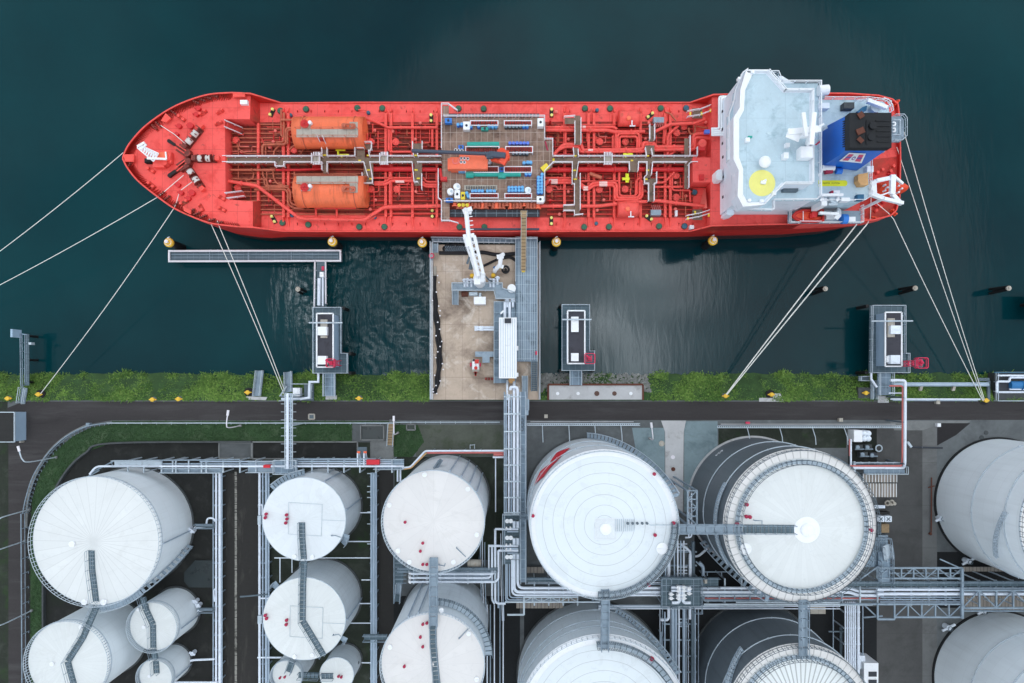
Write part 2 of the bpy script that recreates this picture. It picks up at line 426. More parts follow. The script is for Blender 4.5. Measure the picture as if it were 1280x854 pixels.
tank_shell_mat('shell_dark', (98, 107, 114), 1.6, .85, .16)
tank_roof_mat('roof_radial', (225, 227, 227), 36, 0, .2)
tank_roof_mat('roof_clean', (224, 229, 233), 28, 0, .05)
tank_roof_mat('roof_warm', (224, 221, 220), 20, 0, .07)
tank_roof_mat('roof_rings', (220, 227, 232), 0, 1.55, .55, .03)
tank_roof_mat('roof_petals', (228, 232, 233), 64, 0, .75, .05, .09)
tank_roof_mat('roof_fine', (222, 225, 225), 48, 0, .05)
tank_roof_mat('roof_plates', (234, 232, 231), 60, 0, .5, .06, .08)
# ================================================================ sky, sun, camera
w = bpy.data.worlds.new('World'); scn.world = w; t = NT(w)
SUN_EL, SUN_AZ = math.radians(79), math.radians(58)       # high sun behind thin cloud; azimuth from +Y towards +X
sky = t.node('ShaderNodeTexSky', sky_type='NISHITA', sun_disc=False, sun_elevation=SUN_EL, sun_rotation=SUN_AZ, air_density=1.0, dust_density=2.0, ozone_density=1.0)
tc = t.node('ShaderNodeTexCoord'); gv = tc.outputs['Generated']
sp = t.node('ShaderNodeSeparateXYZ'); t.link(gv, sp.inputs[0])
zc = t.math('MAXIMUM', sp.outputs[2], .08)
cb = t.node('ShaderNodeCombineXYZ'); t.link(t.math('DIVIDE', sp.outputs[0], zc), cb.inputs[0]); t.link(t.math('DIVIDE', sp.outputs[1], zc), cb.inputs[1])
n1 = t.noise(cb.outputs[0], 1.5, 7, .6, .3)
n2 = t.noise(cb.outputs[0], 4.2, 6, .62, .5)
cloud = t.mix(t.ramp(n2, .3, .7), (4.2, 4.9, 5.6), (9.2, 9.9, 10.6))
low = t.math('SUBTRACT', 1.0, t.ramp(sp.outputs[2], .1, .8))      # glow added to the sky towards the horizon to lift the tank walls
cloud = t.mix(t.math('MULTIPLY', low, 1.0), cloud, (13.6, 14.8, 16.2))
c = t.mix(t.ramp(n1, .18, .42), sky.outputs[0], cloud)
# the veiled sun lights up a thin bank of cloud close to the zenith
gn = t.math('ADD', .14, t.math('MULTIPLY', t.ramp(t.noise(cb.outputs[0], 9, 6, .55, .8), .38, .68), .86))
for ctr_, rad_, col_ in (((.165, .10, 0), .19, (290, 322, 346)), ((-.19, .15, 0), .15, (300, 335, 362))):
    dg = t.node('ShaderNodeVectorMath', operation='DISTANCE'); t.link(cb.outputs[0], dg.inputs[0]); dg.inputs[1].default_value = ctr_
    c = t.mix(t.math('MULTIPLY', t.math('POWER', t.ramp(dg.outputs['Value'], rad_, .0), 1.6), gn), c, col_)
bg = t.node('ShaderNodeBackground', i_Strength=.1); t.link(c, bg.inputs[0])
o = t.node('ShaderNodeOutputWorld'); t.link(bg.outputs[0], o.inputs[0])
sl = bpy.data.lights.new('sun', 'SUN'); sl.energy = .5; sl.angle = math.radians(50); sl.color = (1, .99, .97)
so = bpy.data.objects.new('sun', sl); COL.objects.link(so)
sd = Vector((math.sin(SUN_AZ)*math.cos(SUN_EL), math.cos(SUN_AZ)*math.cos(SUN_EL), math.sin(SUN_EL)))
so.rotation_euler = sd.to_track_quat('Z', 'Y').to_euler(); so.location = sd*200
cd = bpy.data.cameras.new('camera'); cam = bpy.data.objects.new('camera', cd); COL.objects.link(cam)
cam.location = (0, 0, CAM_H); cd.sensor_width = 36; cd.lens = 24; cd.shift_y = 45/1280; cd.clip_end = 3000; cd.clip_start = 1
scn.camera = cam
vs = scn.view_settings; vs.view_transform = 'Standard'; vs.look = 'None'; vs.exposure = 0.02; vs.gamma = 1; vs.use_curve_mapping = False
scn.cycles.max_bounces = 6; scn.cycles.glossy_bounces = 3; scn.cycles.diffuse_bounces = 3

# ================================================================ water
m = bpy.data.materials.new('harbour_water'); t = NT(m); MATS['harbour_water'] = m
pos = t.node('ShaderNodeNewGeometry').outputs['Position']
b = t.node('ShaderNodeBsdfPrincipled', i_Roughness=.2, i_IOR=1.33)
b.inputs['Specular IOR Level'].default_value = .33
n0 = t.noise(pos, .012, 3, .5); n3 = t.noise(pos, .09, 4, .6)
t.link(t.mix(t.ramp(t.math('ADD', t.math('MULTIPLY', n0, .8), t.math('MULTIPLY', n3, .2)), .35, .65), (.0008, .016, .023), (.0018, .040, .048)), b.inputs['Base Color'])
mp = t.node('ShaderNodeMapping'); mp.inputs['Rotation'].default_value = (0, 0, .35); mp.inputs['Scale'].default_value = (1.7, .34, 1); t.link(pos, mp.inputs['Vector'])
rip = t.noise(mp.outputs[0], .55, 5, .55, .8); swell = t.noise(mp.outputs[0], .16, 3, .5, .6)
# ripples are strongest in the wedge of water between boom and jetty
wm = t.node('ShaderNodeVectorMath', operation='DISTANCE'); t.link(pos, wm.inputs[0]); wm.inputs[1].default_value = (-24, 14, WATER)
zone = t.math('MULTIPLY', t.ramp(wm.outputs['Value'], 21, 5), t.ramp(t.noise(pos, .11, 3), .3, .6))
t.link(t.math('ADD', .08, t.math('MULTIPLY', zone, .08)), b.inputs['Roughness'])
amp = t.math('ADD', .012, t.math('MULTIPLY', zone, .5))
h = t.math('MULTIPLY', t.math('ADD', rip, t.math('MULTIPLY', swell, 1.2)), amp)
bn = t.node('ShaderNodeBump', i_Strength=1, i_Distance=1.0); t.link(h, bn.inputs['Height']); t.link(bn.outputs[0], b.inputs['Normal'])
o = t.node('ShaderNodeOutputMaterial'); t.link(b.outputs[0], o.inputs[0])
struct('water', B().sheet([(-900, -3, 0), (900, -3, 0), (900, 900, 0), (-900, 900, 0)], WATER), 'harbour_water')

# ================================================================ ground
YB = P(0, 500.5, 0).y
struct('ground', B().sheet([(-900, YB, 0), (900, YB, 0), (900, -900, 0), (-900, -900, 0)], 0), 'yard_grey')
mat('gravel_mossy', (84, 88, 80), .95, var=.22, scale=.3, dirt=((62, 72, 52), .5, .7, .2), bump=.4)
def patch(name, material, z, *uv): struct(name, B().sheet(pp(z, *uv)), material)
patch('yard_ground', 'yard_dark', .006, (-300, 553), (331, 553), (331, 1100), (-300, 1100))
patch('yard_ground', 'yard_green', .006, (331, 553), (474, 553), (474, 1100), (331, 1100))
patch('yard_ground', 'yard_green', .006, (493, 571), (632, 571), (632, 700), (493, 700))
patch('yard_ground', 'gravel_mossy', .006, (520, 531), (632, 531), (632, 570.5), (520, 570.5))
patch('yard_ground', 'soil_black', .006, (655, 758), (1098, 758), (1098, 1100), (655, 1100))
patch('yard_ground', 'soil_black', .006, (475, 745), (650, 745), (650, 1100), (475, 1100))
patch('yard_ground', 'soil_black', .006, (868, 640), (960, 640), (960, 757), (868, 757))
patch('yard_ground', 'yard_green', .006, (898, 532), (1058, 532), (1058, 560), (898, 560))
patch('yard_ground', 'yard_dark', .006, (1060, 534), (1127, 534), (1127, 584), (1060, 584))
patch('service_road', 'lane', .012, (278, 592), (326, 592), (326, 1100), (278, 1100))
patch('service_road', 'lane', .012, (472, 588), (492, 588), (492, 1100), (472, 1100))
patch('concrete_slab', 'concrete_grey', .010, (826, 525.5), (858, 525.5), (855, 540), (855, 640), (831, 640), (831, 540))
patch('concrete_slab', 'concrete_pale', .014, (826.5, 526), (857.5, 526), (854.6, 540), (853.5, 640), (832, 640), (831.4, 540))
patch('concrete_slab', 'slab_teal', .010, (855.2, 526.5), (897, 526.5), (897, 640), (855.2, 640))
patch('concrete_slab', 'slab_teal', .009, (790, 535), (830.8, 535), (830.8, 640), (808, 640))
patch('concrete_slab', 'slab_dark', .010, (1096, 534), (1154, 534), (1154, 1100), (1096, 1100))
patch('concrete_slab', 'slab_light', .014, (1153, 531), (1171, 531), (1171, 1100), (1153, 1100))
patch('concrete_slab', 'concrete_grey', .016, (1112, 526), (1214, 526), (1206, 530.5), (1172, 531.5), (1153, 538), (1118, 538))
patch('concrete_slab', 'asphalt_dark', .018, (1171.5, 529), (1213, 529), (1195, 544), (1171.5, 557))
patch('concrete_slab', 'soil_black', .012, (1171.4, 690), (1300, 690), (1300, 760), (1171.4, 760))
ROAD_IN = [(1400, 525), (140, 525.5), (112, 530), (86, 543), (62, 564), (45, 592), (35.5, 622), (33, 660), (33, 1100)]
patch('road', 'asphalt', .022, *([(1400, 502), (30, 502), (9, 510), (9, 1100)] + ROAD_IN[::-1]))
patch('verge_ground', 'yard_green', .010, (-300, 502), (9.5, 502), (9.5, 1100), (-300, 1100))
# kerb along the inside of the road's bend and the broken drain strip in the lane: both real steps
kb = B()
cur = smooth_path(pp(.12, *ROAD_IN[2:8]), 4)
for a, b_ in zip(cur, cur[1:]): kb.beam(a, b_, .35, .24)
struct('kerb', kb, 'concrete_grey')
ds = B(); v = 590.0
while v < 880:
    L = random.uniform(1.2, 3.2)
    ds.box(293.4+random.uniform(-.15, .15), v, 296+random.uniform(-.15, .15), v+L, 0, .05+random.uniform(0, .03)); v += L + random.choice((.15, .2, .3, .9))
struct('kerb_strip', ds, 'kerb')
patch('verge_grass', 'yard_green', .024, (5, 552), (10.5, 552), (10.5, 1100), (5, 1100))
# inner lawn round the tank yard
LAWN = [(440, 530), (140, 530), (114, 534), (90, 546), (67, 566), (50, 593), (41, 622), (38, 660), (38, 1100), (54, 1100), (54, 700), (58, 650), (68, 615), (86, 585), (108, 565), (140, 553.5), (440, 552)]
patch('lawn', 'lawn', .020, *LAWN)
patch('lawn', 'lawn', .020, (140, 526.5), (500, 526.5), (500, 529.4), (140, 529.4))
patch('lawn', 'lawn', .020, (492, 531), (522, 531), (530, 552), (516, 571), (492, 571))

# ================================================================ river bank
ys = np.array([YB-.02, YB+.5, -2.2, -1.0, -.1, .6, 2.2]); zs = np.array([.03, -.05, -.7, -1.5, -2.15, -2.65, -3.6])
def bank_z(y): return np.interp(y, ys, zs)
bk = B(); xs = np.arange(-420, 421, 1.4)
jit = np.convolve(rng.normal(0, 1, len(xs)+8), np.ones(5)/5, 'valid')[:len(xs)]
vsx = []
for i, x in enumerate(xs):
    for j, (y, z) in enumerate(zip(ys, zs)):
        k = .5*jit[i]*min(1, j/3); vsx.append((x, y+k, z + (rng.normal(0, .06) if 0 < j < 6 else 0)))
nj = len(ys)
bk.add(vsx, [(i*nj+j, (i+1)*nj+j, (i+1)*nj+j+1, i*nj+j+1) for i in range(len(xs)-1) for j in range(nj-1)], True)
struct('bank_terrain', bk, 'turf')
def leaf_mat(name, cols, sc=.35):
    m = bpy.data.materials.new(name); t = NT(m); MATS[name] = m
    pos = t.node('ShaderNodeNewGeometry').outputs['Position']
    c = t.mix(t.ramp(t.noise(pos, sc, 5, .65), .35, .65), lin(cols[0]), lin(cols[1]))
    c = t.mix(t.ramp(t.noise(pos, 2.6, 3, .7), .5, .72), c, lin(cols[2]))
    wn = t.node('ShaderNodeTexWhiteNoise'); vm = t.node('ShaderNodeVectorMath', operation='SNAP'); t.link(pos, vm.inputs[0]); vm.inputs[1].default_value = (.3, .3, 5)
    t.link(vm.outputs[0], wn.inputs['Vector'])
    c = t.mix(t.math('MULTIPLY', wn.outputs[0], .55), c, lin(cols[3]))
    b = t.node('ShaderNodeBsdfPrincipled', i_Roughness=.7); t.link(c, b.inputs['Base Color']); b.inputs['Specular IOR Level'].default_value = .2
    o = t.node('ShaderNodeOutputMaterial'); t.link(b.outputs[0], o.inputs[0])
leaf_mat('grass_blades', ((66, 104, 48), (118, 154, 70), (158, 182, 100), (56, 84, 42)), .22)
leaf_mat('lawn_blades', ((48, 76, 44), (64, 92, 56), (84, 108, 74), (38, 62, 38)))
def tufts(name, material, x, y, z, hgt, wid, lean, k=3):
    n = len(x); V = []; 
    x = np.repeat(x, k); y = np.repeat(y, k); z = np.repeat(z, k); hgt = np.repeat(hgt, k)
    N = len(x); a = rng.uniform(0, 2*PI, N); h = hgt*rng.uniform(.6, 1.2, N); wd = wid*rng.uniform(.6, 1.3, N); l = lean*rng.uniform(.4, 1.3, N)*h
    x = x + rng.normal(0, .08, N); y = y + rng.normal(0, .08, N)
    ca, sa = np.cos(a), np.sin(a)
    p0 = np.stack([x-sa*wd/2, y+ca*wd/2, z], 1); p1 = np.stack([x+sa*wd/2, y-ca*wd/2, z], 1)
    p2 = np.stack([x+ca*l*.6+sa*wd*.45, y+sa*l*.6-ca*wd*.45, z+h*.75], 1); p3 = np.stack([x+ca*l*.6-sa*wd*.45, y+sa*l*.6+ca*wd*.45, z+h*.75], 1)
    p4 = np.stack([x+ca*l*1.2, y+sa*l*1.2, z+h*.85], 1)
    V = np.stack([p0, p1, p2, p3, p4], 1).reshape(-1, 3)
    me = bpy.data.meshes.new(name); idx = np.arange(N)*5
    q = np.stack([idx, idx+1, idx+2, idx+3], 1); tr = np.stack([idx+3, idx+2, idx+4], 1)
    me.from_pydata(V.tolist(), [], q.tolist()+tr.tolist()); me.materials.append(MATS[material]); me.update()
    ob = bpy.data.objects.new(name, me); COL.objects.link(ob); ob['kind'] = 'stuff'; return ob
def bank_fill(u0, u1, dens):
    x0, x1 = P(u0, 0, -1).x, P(u1, 0, -1).x; n = int((x1-x0)*4.9*dens)
    x = rng.uniform(x0, x1, n); y = rng.uniform(YB, .75, n)
    clump = np.sin(x*.9)*np.cos(y*1.3+x*.31)+np.sin(x*.37+2)*.8
    keep = (rng.uniform(0, 1, n) < .75+.25*clump) & ~((x > P(684, 0).x) & (x < P(805, 0).x) & (y < P(0, 479.5).y))
    x, y = x[keep], y[keep]; clump = clump[keep]
    h = .2+.15*clump+.25*(y > -.4)*(np.sin(x*.53)+np.sin(x*1.7) > .6)
    return x, y+.25*np.sin(x*.8)*(y > -.5), bank_z(y)-.03, np.clip(h, .14, 1)
parts_ = [bank_fill(-30, 539, 44), bank_fill(812, 1310, 44), bank_fill(676, 812, 4)]
X, Y, Z, H = [np.concatenate([p[i] for p in parts_]) for i in range(4)]
tufts('grass', 'grass_blades', X, Y, Z, H, .13, 1.15)
# short mown grass on the inner lawn
def in_poly(x, y, poly):
    r = np.zeros(len(x), bool); n = len(poly)
    for i in range(n):
        (x1, y1), (x2, y2) = poly[i], poly[(i+1) % n]
        c = (y1 > y) != (y2 > y); r ^= c & (x < (x2-x1)*(y-y1)/((y2-y1) if y2 != y1 else 1e-9)+x1)
    return r
LX, LY = [], []
for pl in (LAWN, [(140, 526.5), (500, 526.5), (500, 529.4), (140, 529.4)], [(492, 531), (522, 531), (530, 552), (516, 571), (492, 571)]):
    wp = [tuple(P(*q).xy) for q in pl]; ax = np.array(wp)
    lo, hi = ax.min(0), ax.max(0); lo[1] = max(lo[1], -56)
    n = int((hi[0]-lo[0])*(hi[1]-lo[1])*16); x = rng.uniform(lo[0], hi[0], n); y = rng.uniform(lo[1], hi[1], n)
    k = in_poly(x, y, wp); LX.append(x[k]); LY.append(y[k])
LX = np.concatenate(LX); LY = np.concatenate(LY)
tufts('mown_grass', 'lawn_blades', LX, LY, np.full(len(LX), .02), np.full(len(LX), .12), .14, 1.1, 2)
# rip-rap stones
st = B()
ico = [(0,0,1),(.894,0,.447),(.276,.851,.447),(-.724,.526,.447),(-.724,-.526,.447),(.276,-.851,.447),(.724,.526,-.447),(-.276,.851,-.447),(-.894,0,-.447),(-.276,-.851,-.447),(.724,-.526,-.447),(0,0,-1)]
icf = [(0,1,2),(0,2,3),(0,3,4),(0,4,5),(0,5,1),(1,6,2),(2,7,3),(3,8,4),(4,9,5),(5,10,1),(6,7,2),(7,8,3),(8,9,4),(9,10,5),(10,6,1),(11,7,6),(11,8,7),(11,9,8),(11,10,9),(11,6,10)]
for _ in range(1500):
    x = random.uniform(P(676, 0, -1).x, P(812, 0, -1).x); y = random.uniform(-2.6, .8)
    if random.random() < .25 and x > P(790, 0, -1).x: continue
    r = random.uniform(.12, .34); z = float(bank_z(y))+.05
    st.add([(x+r*p[0]*random.uniform(.7, 1.3), y+r*p[1]*random.uniform(.7, 1.3), z+r*p[2]*random.uniform(.5, .9)) for p in ico], icf)
struct('bank_rubble', st, 'stone', 'stuff')
# ================================================================ storage tanks
def circ(c, r, z, a0=0., a1=2*PI, n=72):
    return [Vector((c[0]+r*math.cos(a0+(a1-a0)*i/n), c[1]+r*math.sin(a0+(a1-a0)*i/n), z)) for i in range(n+(0 if abs(a1-a0) >= 2*PI-1e-6 else 1))]
def annulus(b, c, r0, r1, z0, z1=None, a0=0., a1=2*PI, n=96, thick=.08):
    z1 = z0 if z1 is None else z1; full = abs(a1-a0) >= 2*PI-1e-6
    cs = [(math.cos(a0+(a1-a0)*i/n), math.sin(a0+(a1-a0)*i/n)) for i in range(n if full else n+1)]; m = len(cs)
    vs = []
    for r, z in ((r0, z0), (r1, z1), (r1, z1-thick), (r0, z0-thick)): vs += [(c[0]+r*x, c[1]+r*y, z) for x, y in cs]
    k = m if full else m-1
    fs = []
    for i in range(k):
        j = (i+1) % m
        for q in range(4): q2 = (q+1) % 4; fs.append((q*m+i, q2*m+i, q2*m+j, q*m+j))
    return b.add(vs, fs, False)
class Tank: pass
D = math.radians
def tank(label, cu, cv, rpx, h, shell, roof, rise=.07, rim_rail=True, rail_mat='steel_pale', girders=(), petals=None, ring=None, lip=0.0, pipes=(), base_mat='yard_equipment', group=None, rrise=None):
    t = Tank(); t.c = P(cu, cv, h); t.c.z = 0; t.r = r = M2(rpx, h); t.h = h; t.rise = r*rise; c = t.c
    t.o = o = thing('storage_tank', label, 'storage tank', c, group)
    B().cyl(c, r+.3, 0, .3, 96).build('foundation_ring', base_mat, o)
    b = B(); b.cyl(c, r, .3, h, 128, cap=False); b.build('shell', shell, o)
    rr = r*(petals[0] if petals else 1.)
    n = 144; rings = [1, .75, .5, .25, .06]
    vs = []; 
    for q in rings: vs += [(c[0]+rr*q*math.cos(2*PI*i/n), c[1]+rr*q*math.sin(2*PI*i/n), h+.1+t.rise*(1-q)) for i in range(n)]
    vs.append((c[0], c[1], h+.1+t.rise))
    fs = [(k*n+i, k*n+(i+1) % n, (k+1)*n+(i+1) % n, (k+1)*n+i) for k in range(len(rings)-1) for i in range(n)]
    fs += [((len(rings)-1)*n+i, (len(rings)-1)*n+(i+1) % n, len(rings)*n) for i in range(n)]
    B().add(vs, fs, False).build('roof', roof, o)
    e = B(); annulus(e, c, rr*.998, r+.1, h+.06 if petals else h+.09, h-.25 if petals else h+.05, thick=.18)
    e.build('roof_edge', petals[1] if petals else 'steel_pale', o)
    if rim_rail:
        rb = B(); rb.rail(circ(c, r+(.12 if not petals else -.05), h+.02, n=96), 1.1, .045, 1.9, True); rb.build('railing', rail_mat, o)
    for z, rad in girders:
        g = B(); g.tube(circ(c, r+.06+rad, z, n=96), rad+.03, 6, True)
        for i in range(20): a = 2*PI*i/20; g.beam((c.x+r*math.cos(a), c.y+r*math.sin(a), z), (c.x+(r+.3)*math.cos(a), c.y+(r+.3)*math.sin(a), z+.05), .09)
        g.build('wind_girder', 'steel_pale', o)
    if ring:
        q0, q1, a0, a1 = ring[:4]; full = a1-a0 >= 359
        rz = h+.25+t.rise*(1-q1)
        g = B(); annulus(g, c, r*q0, r*q1, rz+.12, a0=D(a0), a1=D(a1), thick=.06); gw = g.build('ring_walkway', 'grating_light', o)
        k = B()
        for q in (q0, q1): k.rail(circ(c, r*q, rz+.14, D(a0), D(a1), 72), 1.1, .04, 2.2, full)
        m = int((a1-a0)/4.5)
        for i in range(m+1):
            a = D(a0+(a1-a0)*i/m); k.beam((c.x+r*q0*math.cos(a), c.y+r*q0*math.sin(a), rz+.17), (c.x+r*q1*math.cos(a), c.y+r*q1*math.sin(a), rz+.17), .09, .05)
        k.build('walkway_rail', 'steel_dark', gw)
    for a in pipes:
        p = B(); x, y = math.cos(D(a)), math.sin(D(a)); q = r+.25
        p.tube([(c.x+q*x, c.y+q*y, .4), (c.x+q*x, c.y+q*y, h-.1)], .11, 7); p.build('wall_pipe', 'pipe_steel', o)
    return t
def roof_z(t, p): return t.h+.1+t.rise*max(0, 1-((p.x-t.c.x)**2+(p.y-t.c.y)**2)**.5/t.r)
def on_roof(t, u, v):
    p = P(u, v, t.h+t.rise*.4)
    for _ in range(2): p = P(u, v, roof_z(t, p))
    return p
def caps(t, pts, material='magenta_red', r=.22, name='vent_cap'):
    for u, v in pts:
        p = on_roof(t, u, v); b = B()
        b.cyl(p, r*.55, p.z-.1, p.z+.45, 10); b.cyl((p.x, p.y), r, p.z+.45, p.z+.62, 14); b.dome((p.x, p.y), r, p.z+.62, r*.5, 14, 3)
        b.build(name, material, t.o)
def manways(t, pts, r=.42, material='white'):
    for u, v in pts:
        p = on_roof(t, u, v); b = B(); b.cyl(p, r, p.z-.05, p.z+.35, 14); b.cyl(p, r*1.15, p.z+.35, p.z+.43, 14); b.tube([p+Vector((-r, 0, .5)), p+Vector((r, 0, .5))], .04, 5)
        b.build('manway', material, t.o)
def walk_strip(o, pts, w=.85, rails=True, steps=True, material='grating_dark', name='roof_stair', rail_mat='steel'):
    """stair / walkway of separate plates following 3-D points"""
    b = B(); k = B()
    for a, c in zip(pts, pts[1:]):
        a, c = Vector(a), Vector(c); d = c-a; n = max(1, round(d.length/.62)); x = Vector((d.y, -d.x, 0)).normalized()
        for i in range(n):
            p = a.lerp(c, i/n); q = a.lerp(c, (i+.86)/n); z = max(p.z, q.z)+.12
            b.prism([p+x*w/2, q+x*w/2, q-x*w/2, p-x*w/2], z-.08, z)
        for s in (-1, 1): b.beam(a+x*w*.52*s+Vector((0, 0, .02)), c+x*w*.52*s+Vector((0, 0, .02)), .07, .22)
    ob = b.build(name, material, o)
    if rails:
        for s in (-1, 1):
            side = []
            for i, p in enumerate(pts):
                d = (Vector(pts[min(i+1, len(pts)-1)])-Vector(pts[max(i-1, 0)])); x = Vector((d.y, -d.x, 0)).normalized()
                side.append(Vector(p)+x*w*.52*s+Vector((0, 0, .1)))
            k.rail(side, 1.0, .035, 1.6)
        k.build('handrail', rail_mat, ob)
    return ob
def spiral(t, a0, a1, z0, z1, w=.9, gap=.15, material='grating_mid'):
    r = t.r+gap; L = abs(D(a1-a0))*r; n = max(4, int(L/.5)); b = B(); k = B(); inn, out = [], []
    for i in range(n):
        a, a2 = D(a0+(a1-a0)*i/n), D(a0+(a1-a0)*(i+.9)/n); z = z0+(z1-z0)*(i+1)/n
        q = [(t.c.x+rr*math.cos(x), t.c.y+rr*math.sin(x)) for rr, x in ((r, a), (r+w, a), (r+w, a2), (r, a2))]
        b.prism(q, z-.06, z); out.append(Vector((*q[1], z-.03))); inn.append(Vector((*q[0], z-.03)))
    b.tube([p+Vector((0, 0, -.05)) for p in out], .07, 5); b.tube([p+Vector((0, 0, -.05)) for p in inn], .06, 5)
    ob = b.build('spiral_stair', material, t.o)
    k.rail(out, 1.05, .035, 1.4); k.build('handrail', 'steel_pale', ob)
def wall_mark(t, text, ang, z, size, material):
    a = D(ang); n = Vector((math.cos(a), math.sin(a), 0)); x = Vector((-n.y, n.x, 0))
    letters(text, size, t.o, material, Vector((t.c.x, t.c.y, z))+n*(t.r+.03), x, (0, 0, 1))

T = {}
T[1] = tank('widest low white tank with fanned roof seams inside the road bend', 122, 675.4, 80, 10.8, 'shell_white', 'roof_radial', .09, pipes=(-3,))
T[4] = tank('white tank cut by the lower left corner, a bent grey stair crossing its roof', 87.5, 826.3, 51.3, 10.8, 'shell_white', 'roof_fine', .08)
T[2] = tank('small white tank beside the foot of the curving stair of the widest low tank', 193.6, 781.9, 30.5, 7.3, 'shell_white', 'roof_fine', .08, pipes=(-8,))
T[22] = tank('very small white tank at the lower edge with a short grey stair on its roof', 196.5, 844, 21.5, 6, 'shell_white', 'roof_fine', .08, pipes=(-10,))
T[3] = tank('plain white tank right under the lattice pipe bridge end', 380.3, 649, 51.7, 11.4, 'shell_silver', 'roof_clean', .06, rim_rail=False, pipes=(12, 62))
T[33] = tank('mid white tank whose grey roof stair bends towards two small tanks', 380.6, 773.3, 51.1, 11.3, 'shell_silver', 'roof_fine', .06, rim_rail=False, pipes=(-2,))
T[34] = tank('small white tank half hidden below the bent roof stair', 360, 842.4, 18.8, 7, 'shell_silver', 'roof_fine', .06)
T[35] = tank('small white tank with a dark mark on its pale wall', 421, 843, 20.9, 6, 'shell_silver', 'roof_fine', .06, rim_rail=False)
T[5] = tank('tall white tank with warm smooth roof beside the central pipe bridge', 542.3, 650.8, 62.9, 20, 'shell_silver', 'roof_warm', .05, pipes=(72, 58, 46, 34))
T[55] = tank('tall white tank with a curved grating walkway round its shoulder', 541.3, 829, 64, 20, 'shell_silver', 'roof_warm', .05, pipes=(118, 106))
T[6] = tank('great white tank with a red lightning flash on its wall', 754.9, 655.2, 92.3, 20, 'shell_silver', 'roof_rings', .05, girders=((7, .05), (13.5, .05)), petals=(.925, 'white'), ring=(.905, .975, -95, 2))
T[66] = tank('great white tank below the flash tank, a walkway bridge landing on its roof', 754, 899, 105, 16, 'shell_silver', 'roof_rings', .05, girders=((5, .05), (10, .05), (12.4, .05)), petals=(.90, 'white'), ring=(.87, .94, 0, 95))
T[7] = tank('great dark walled tank with a wide white roof inside a full ring walkway', 1000.8, 657.3, 95.5, 20, 'shell_dark', 'roof_fine', .05, rail_mat='steel_dark', girders=((9.5, .07), (16.5, .07)), petals=(.885, 'roof_plates'), ring=(.815, .87, 0, 360), base_mat='concrete_pale')
T[77] = tank('dark walled tank at the lower edge, black seams fanning over its white roof', 1000, 897, 91, 19, 'shell_dark', 'roof_petals', .06, rail_mat='steel_dark', girders=((8, .07), (15.5, .07)), petals=(.885, 'roof_plates'), ring=(.82, .875, 0, 360))
T[8] = tank('pale tank cut by the right edge beside the dark concrete triangle', 1369, 658, 94, 20, 'shell_white', 'roof_plates', .05, rail_mat='steel_dark', girders=((9.5, .05), (16.8, .06)), base_mat='soil_black')
T[88] = tank('pale tank cut by the lower right corner', 1369, 920, 97, 20, 'shell_white', 'roof_plates', .05, rail_mat='steel_dark', girders=((9.5, .05), (16.8, .06)), base_mat='soil_black')
# roof stairs, spiral stairs
R = lambda t, *uv: [on_roof(t, *q) for q in uv]
walk_strip(T[1].o, R(T[1], (114.6, 688), (115.4, 712), (118.5, 736), (120.5, 752)))
spiral(T[1], -17, -50, .4, 10.6); spiral(T[1], -50.5, -89, 10.62, 10.72)
walk_strip(T[4].o, [P(121, 758, 10.9)]+R(T[4], (104, 797), (85, 827), (92, 853), (98, 880)), name='stair')
walk_strip(T[2].o, [P(178.5, 746, 8.6)]+R(T[2], (182.5, 761), (191.5, 781), (192, 810)))
walk_strip(T[2].o, R(T[2], (192, 811.5))+[P(194, 823, 7)], name='landing', rails=True)
walk_strip(T[22].o, R(T[22], (195, 826), (196, 842)))
walk_strip(T[3].o, R(T[3], (377.6, 653), (378, 672), (380, 699)))
walk_strip(T[33].o, [P(380.5, 701.5, 11.4)]+R(T[33], (379, 730), (378.5, 776), (404.5, 819)))
walk_strip(T[34].o, [P(366, 826, 7.6)]+R(T[34], (361, 840)))
walk_strip(T[34].o, R(T[34], (373.5, 843.5))+[P(399, 844.5, 6.5)], name='landing')
walk_strip(T[35].o, R(T[35], (402, 845), (417, 845)))
walk_strip(T[55].o, R(T[55], (541.5, 782), (542, 805), (546, 850), (549, 880)))
walk_strip(T[7].o, R(T[7], (929, 661), (993, 661.5)), 1.1)
spiral(T[3], 95, 138, 9, 11); spiral(T[33], 150, 128, 6.5, 11)
spiral(T[6], 92, 20, .5, 19.7); spiral(T[66], 90, 30, .5, 15.6); spiral(T[7], 150, 215, 17, 17.05, .5); spiral(T[7], -150, -112, 4, 19.5)
spiral(T[77], 130, 165, 15, 18.8); spiral(T[8], 172, 215, 17.6, 13, .5, .1, 'grating_light'); spiral(T[3], -45, -20, 6, 11); spiral(T[33], -50, -25, 5, 11)
b = B(); annulus(b, T[55].c, T[55].r+.05, T[55].r+1.15, 17.2, a0=D(0), a1=D(90), thick=.08); ob = b.build('ring_walkway', 'grating_light', T[55].o)
k = B(); k.rail(circ(T[55].c, T[55].r+1.15, 17.2, 0, PI/2, 40), 1.1, .045, 1.7)
for i in range(19): a = PI/2*i/18; k.beam(T[55].c+Vector((math.cos(a), math.sin(a), 0))*(T[55].r+.1)+Vector((0, 0, 17.26)), T[55].c+Vector((math.cos(a), math.sin(a), 0))*(T[55].r+1.1)+Vector((0, 0, 17.26)), .09)
k.build('walkway_rail', 'steel_dark', ob)
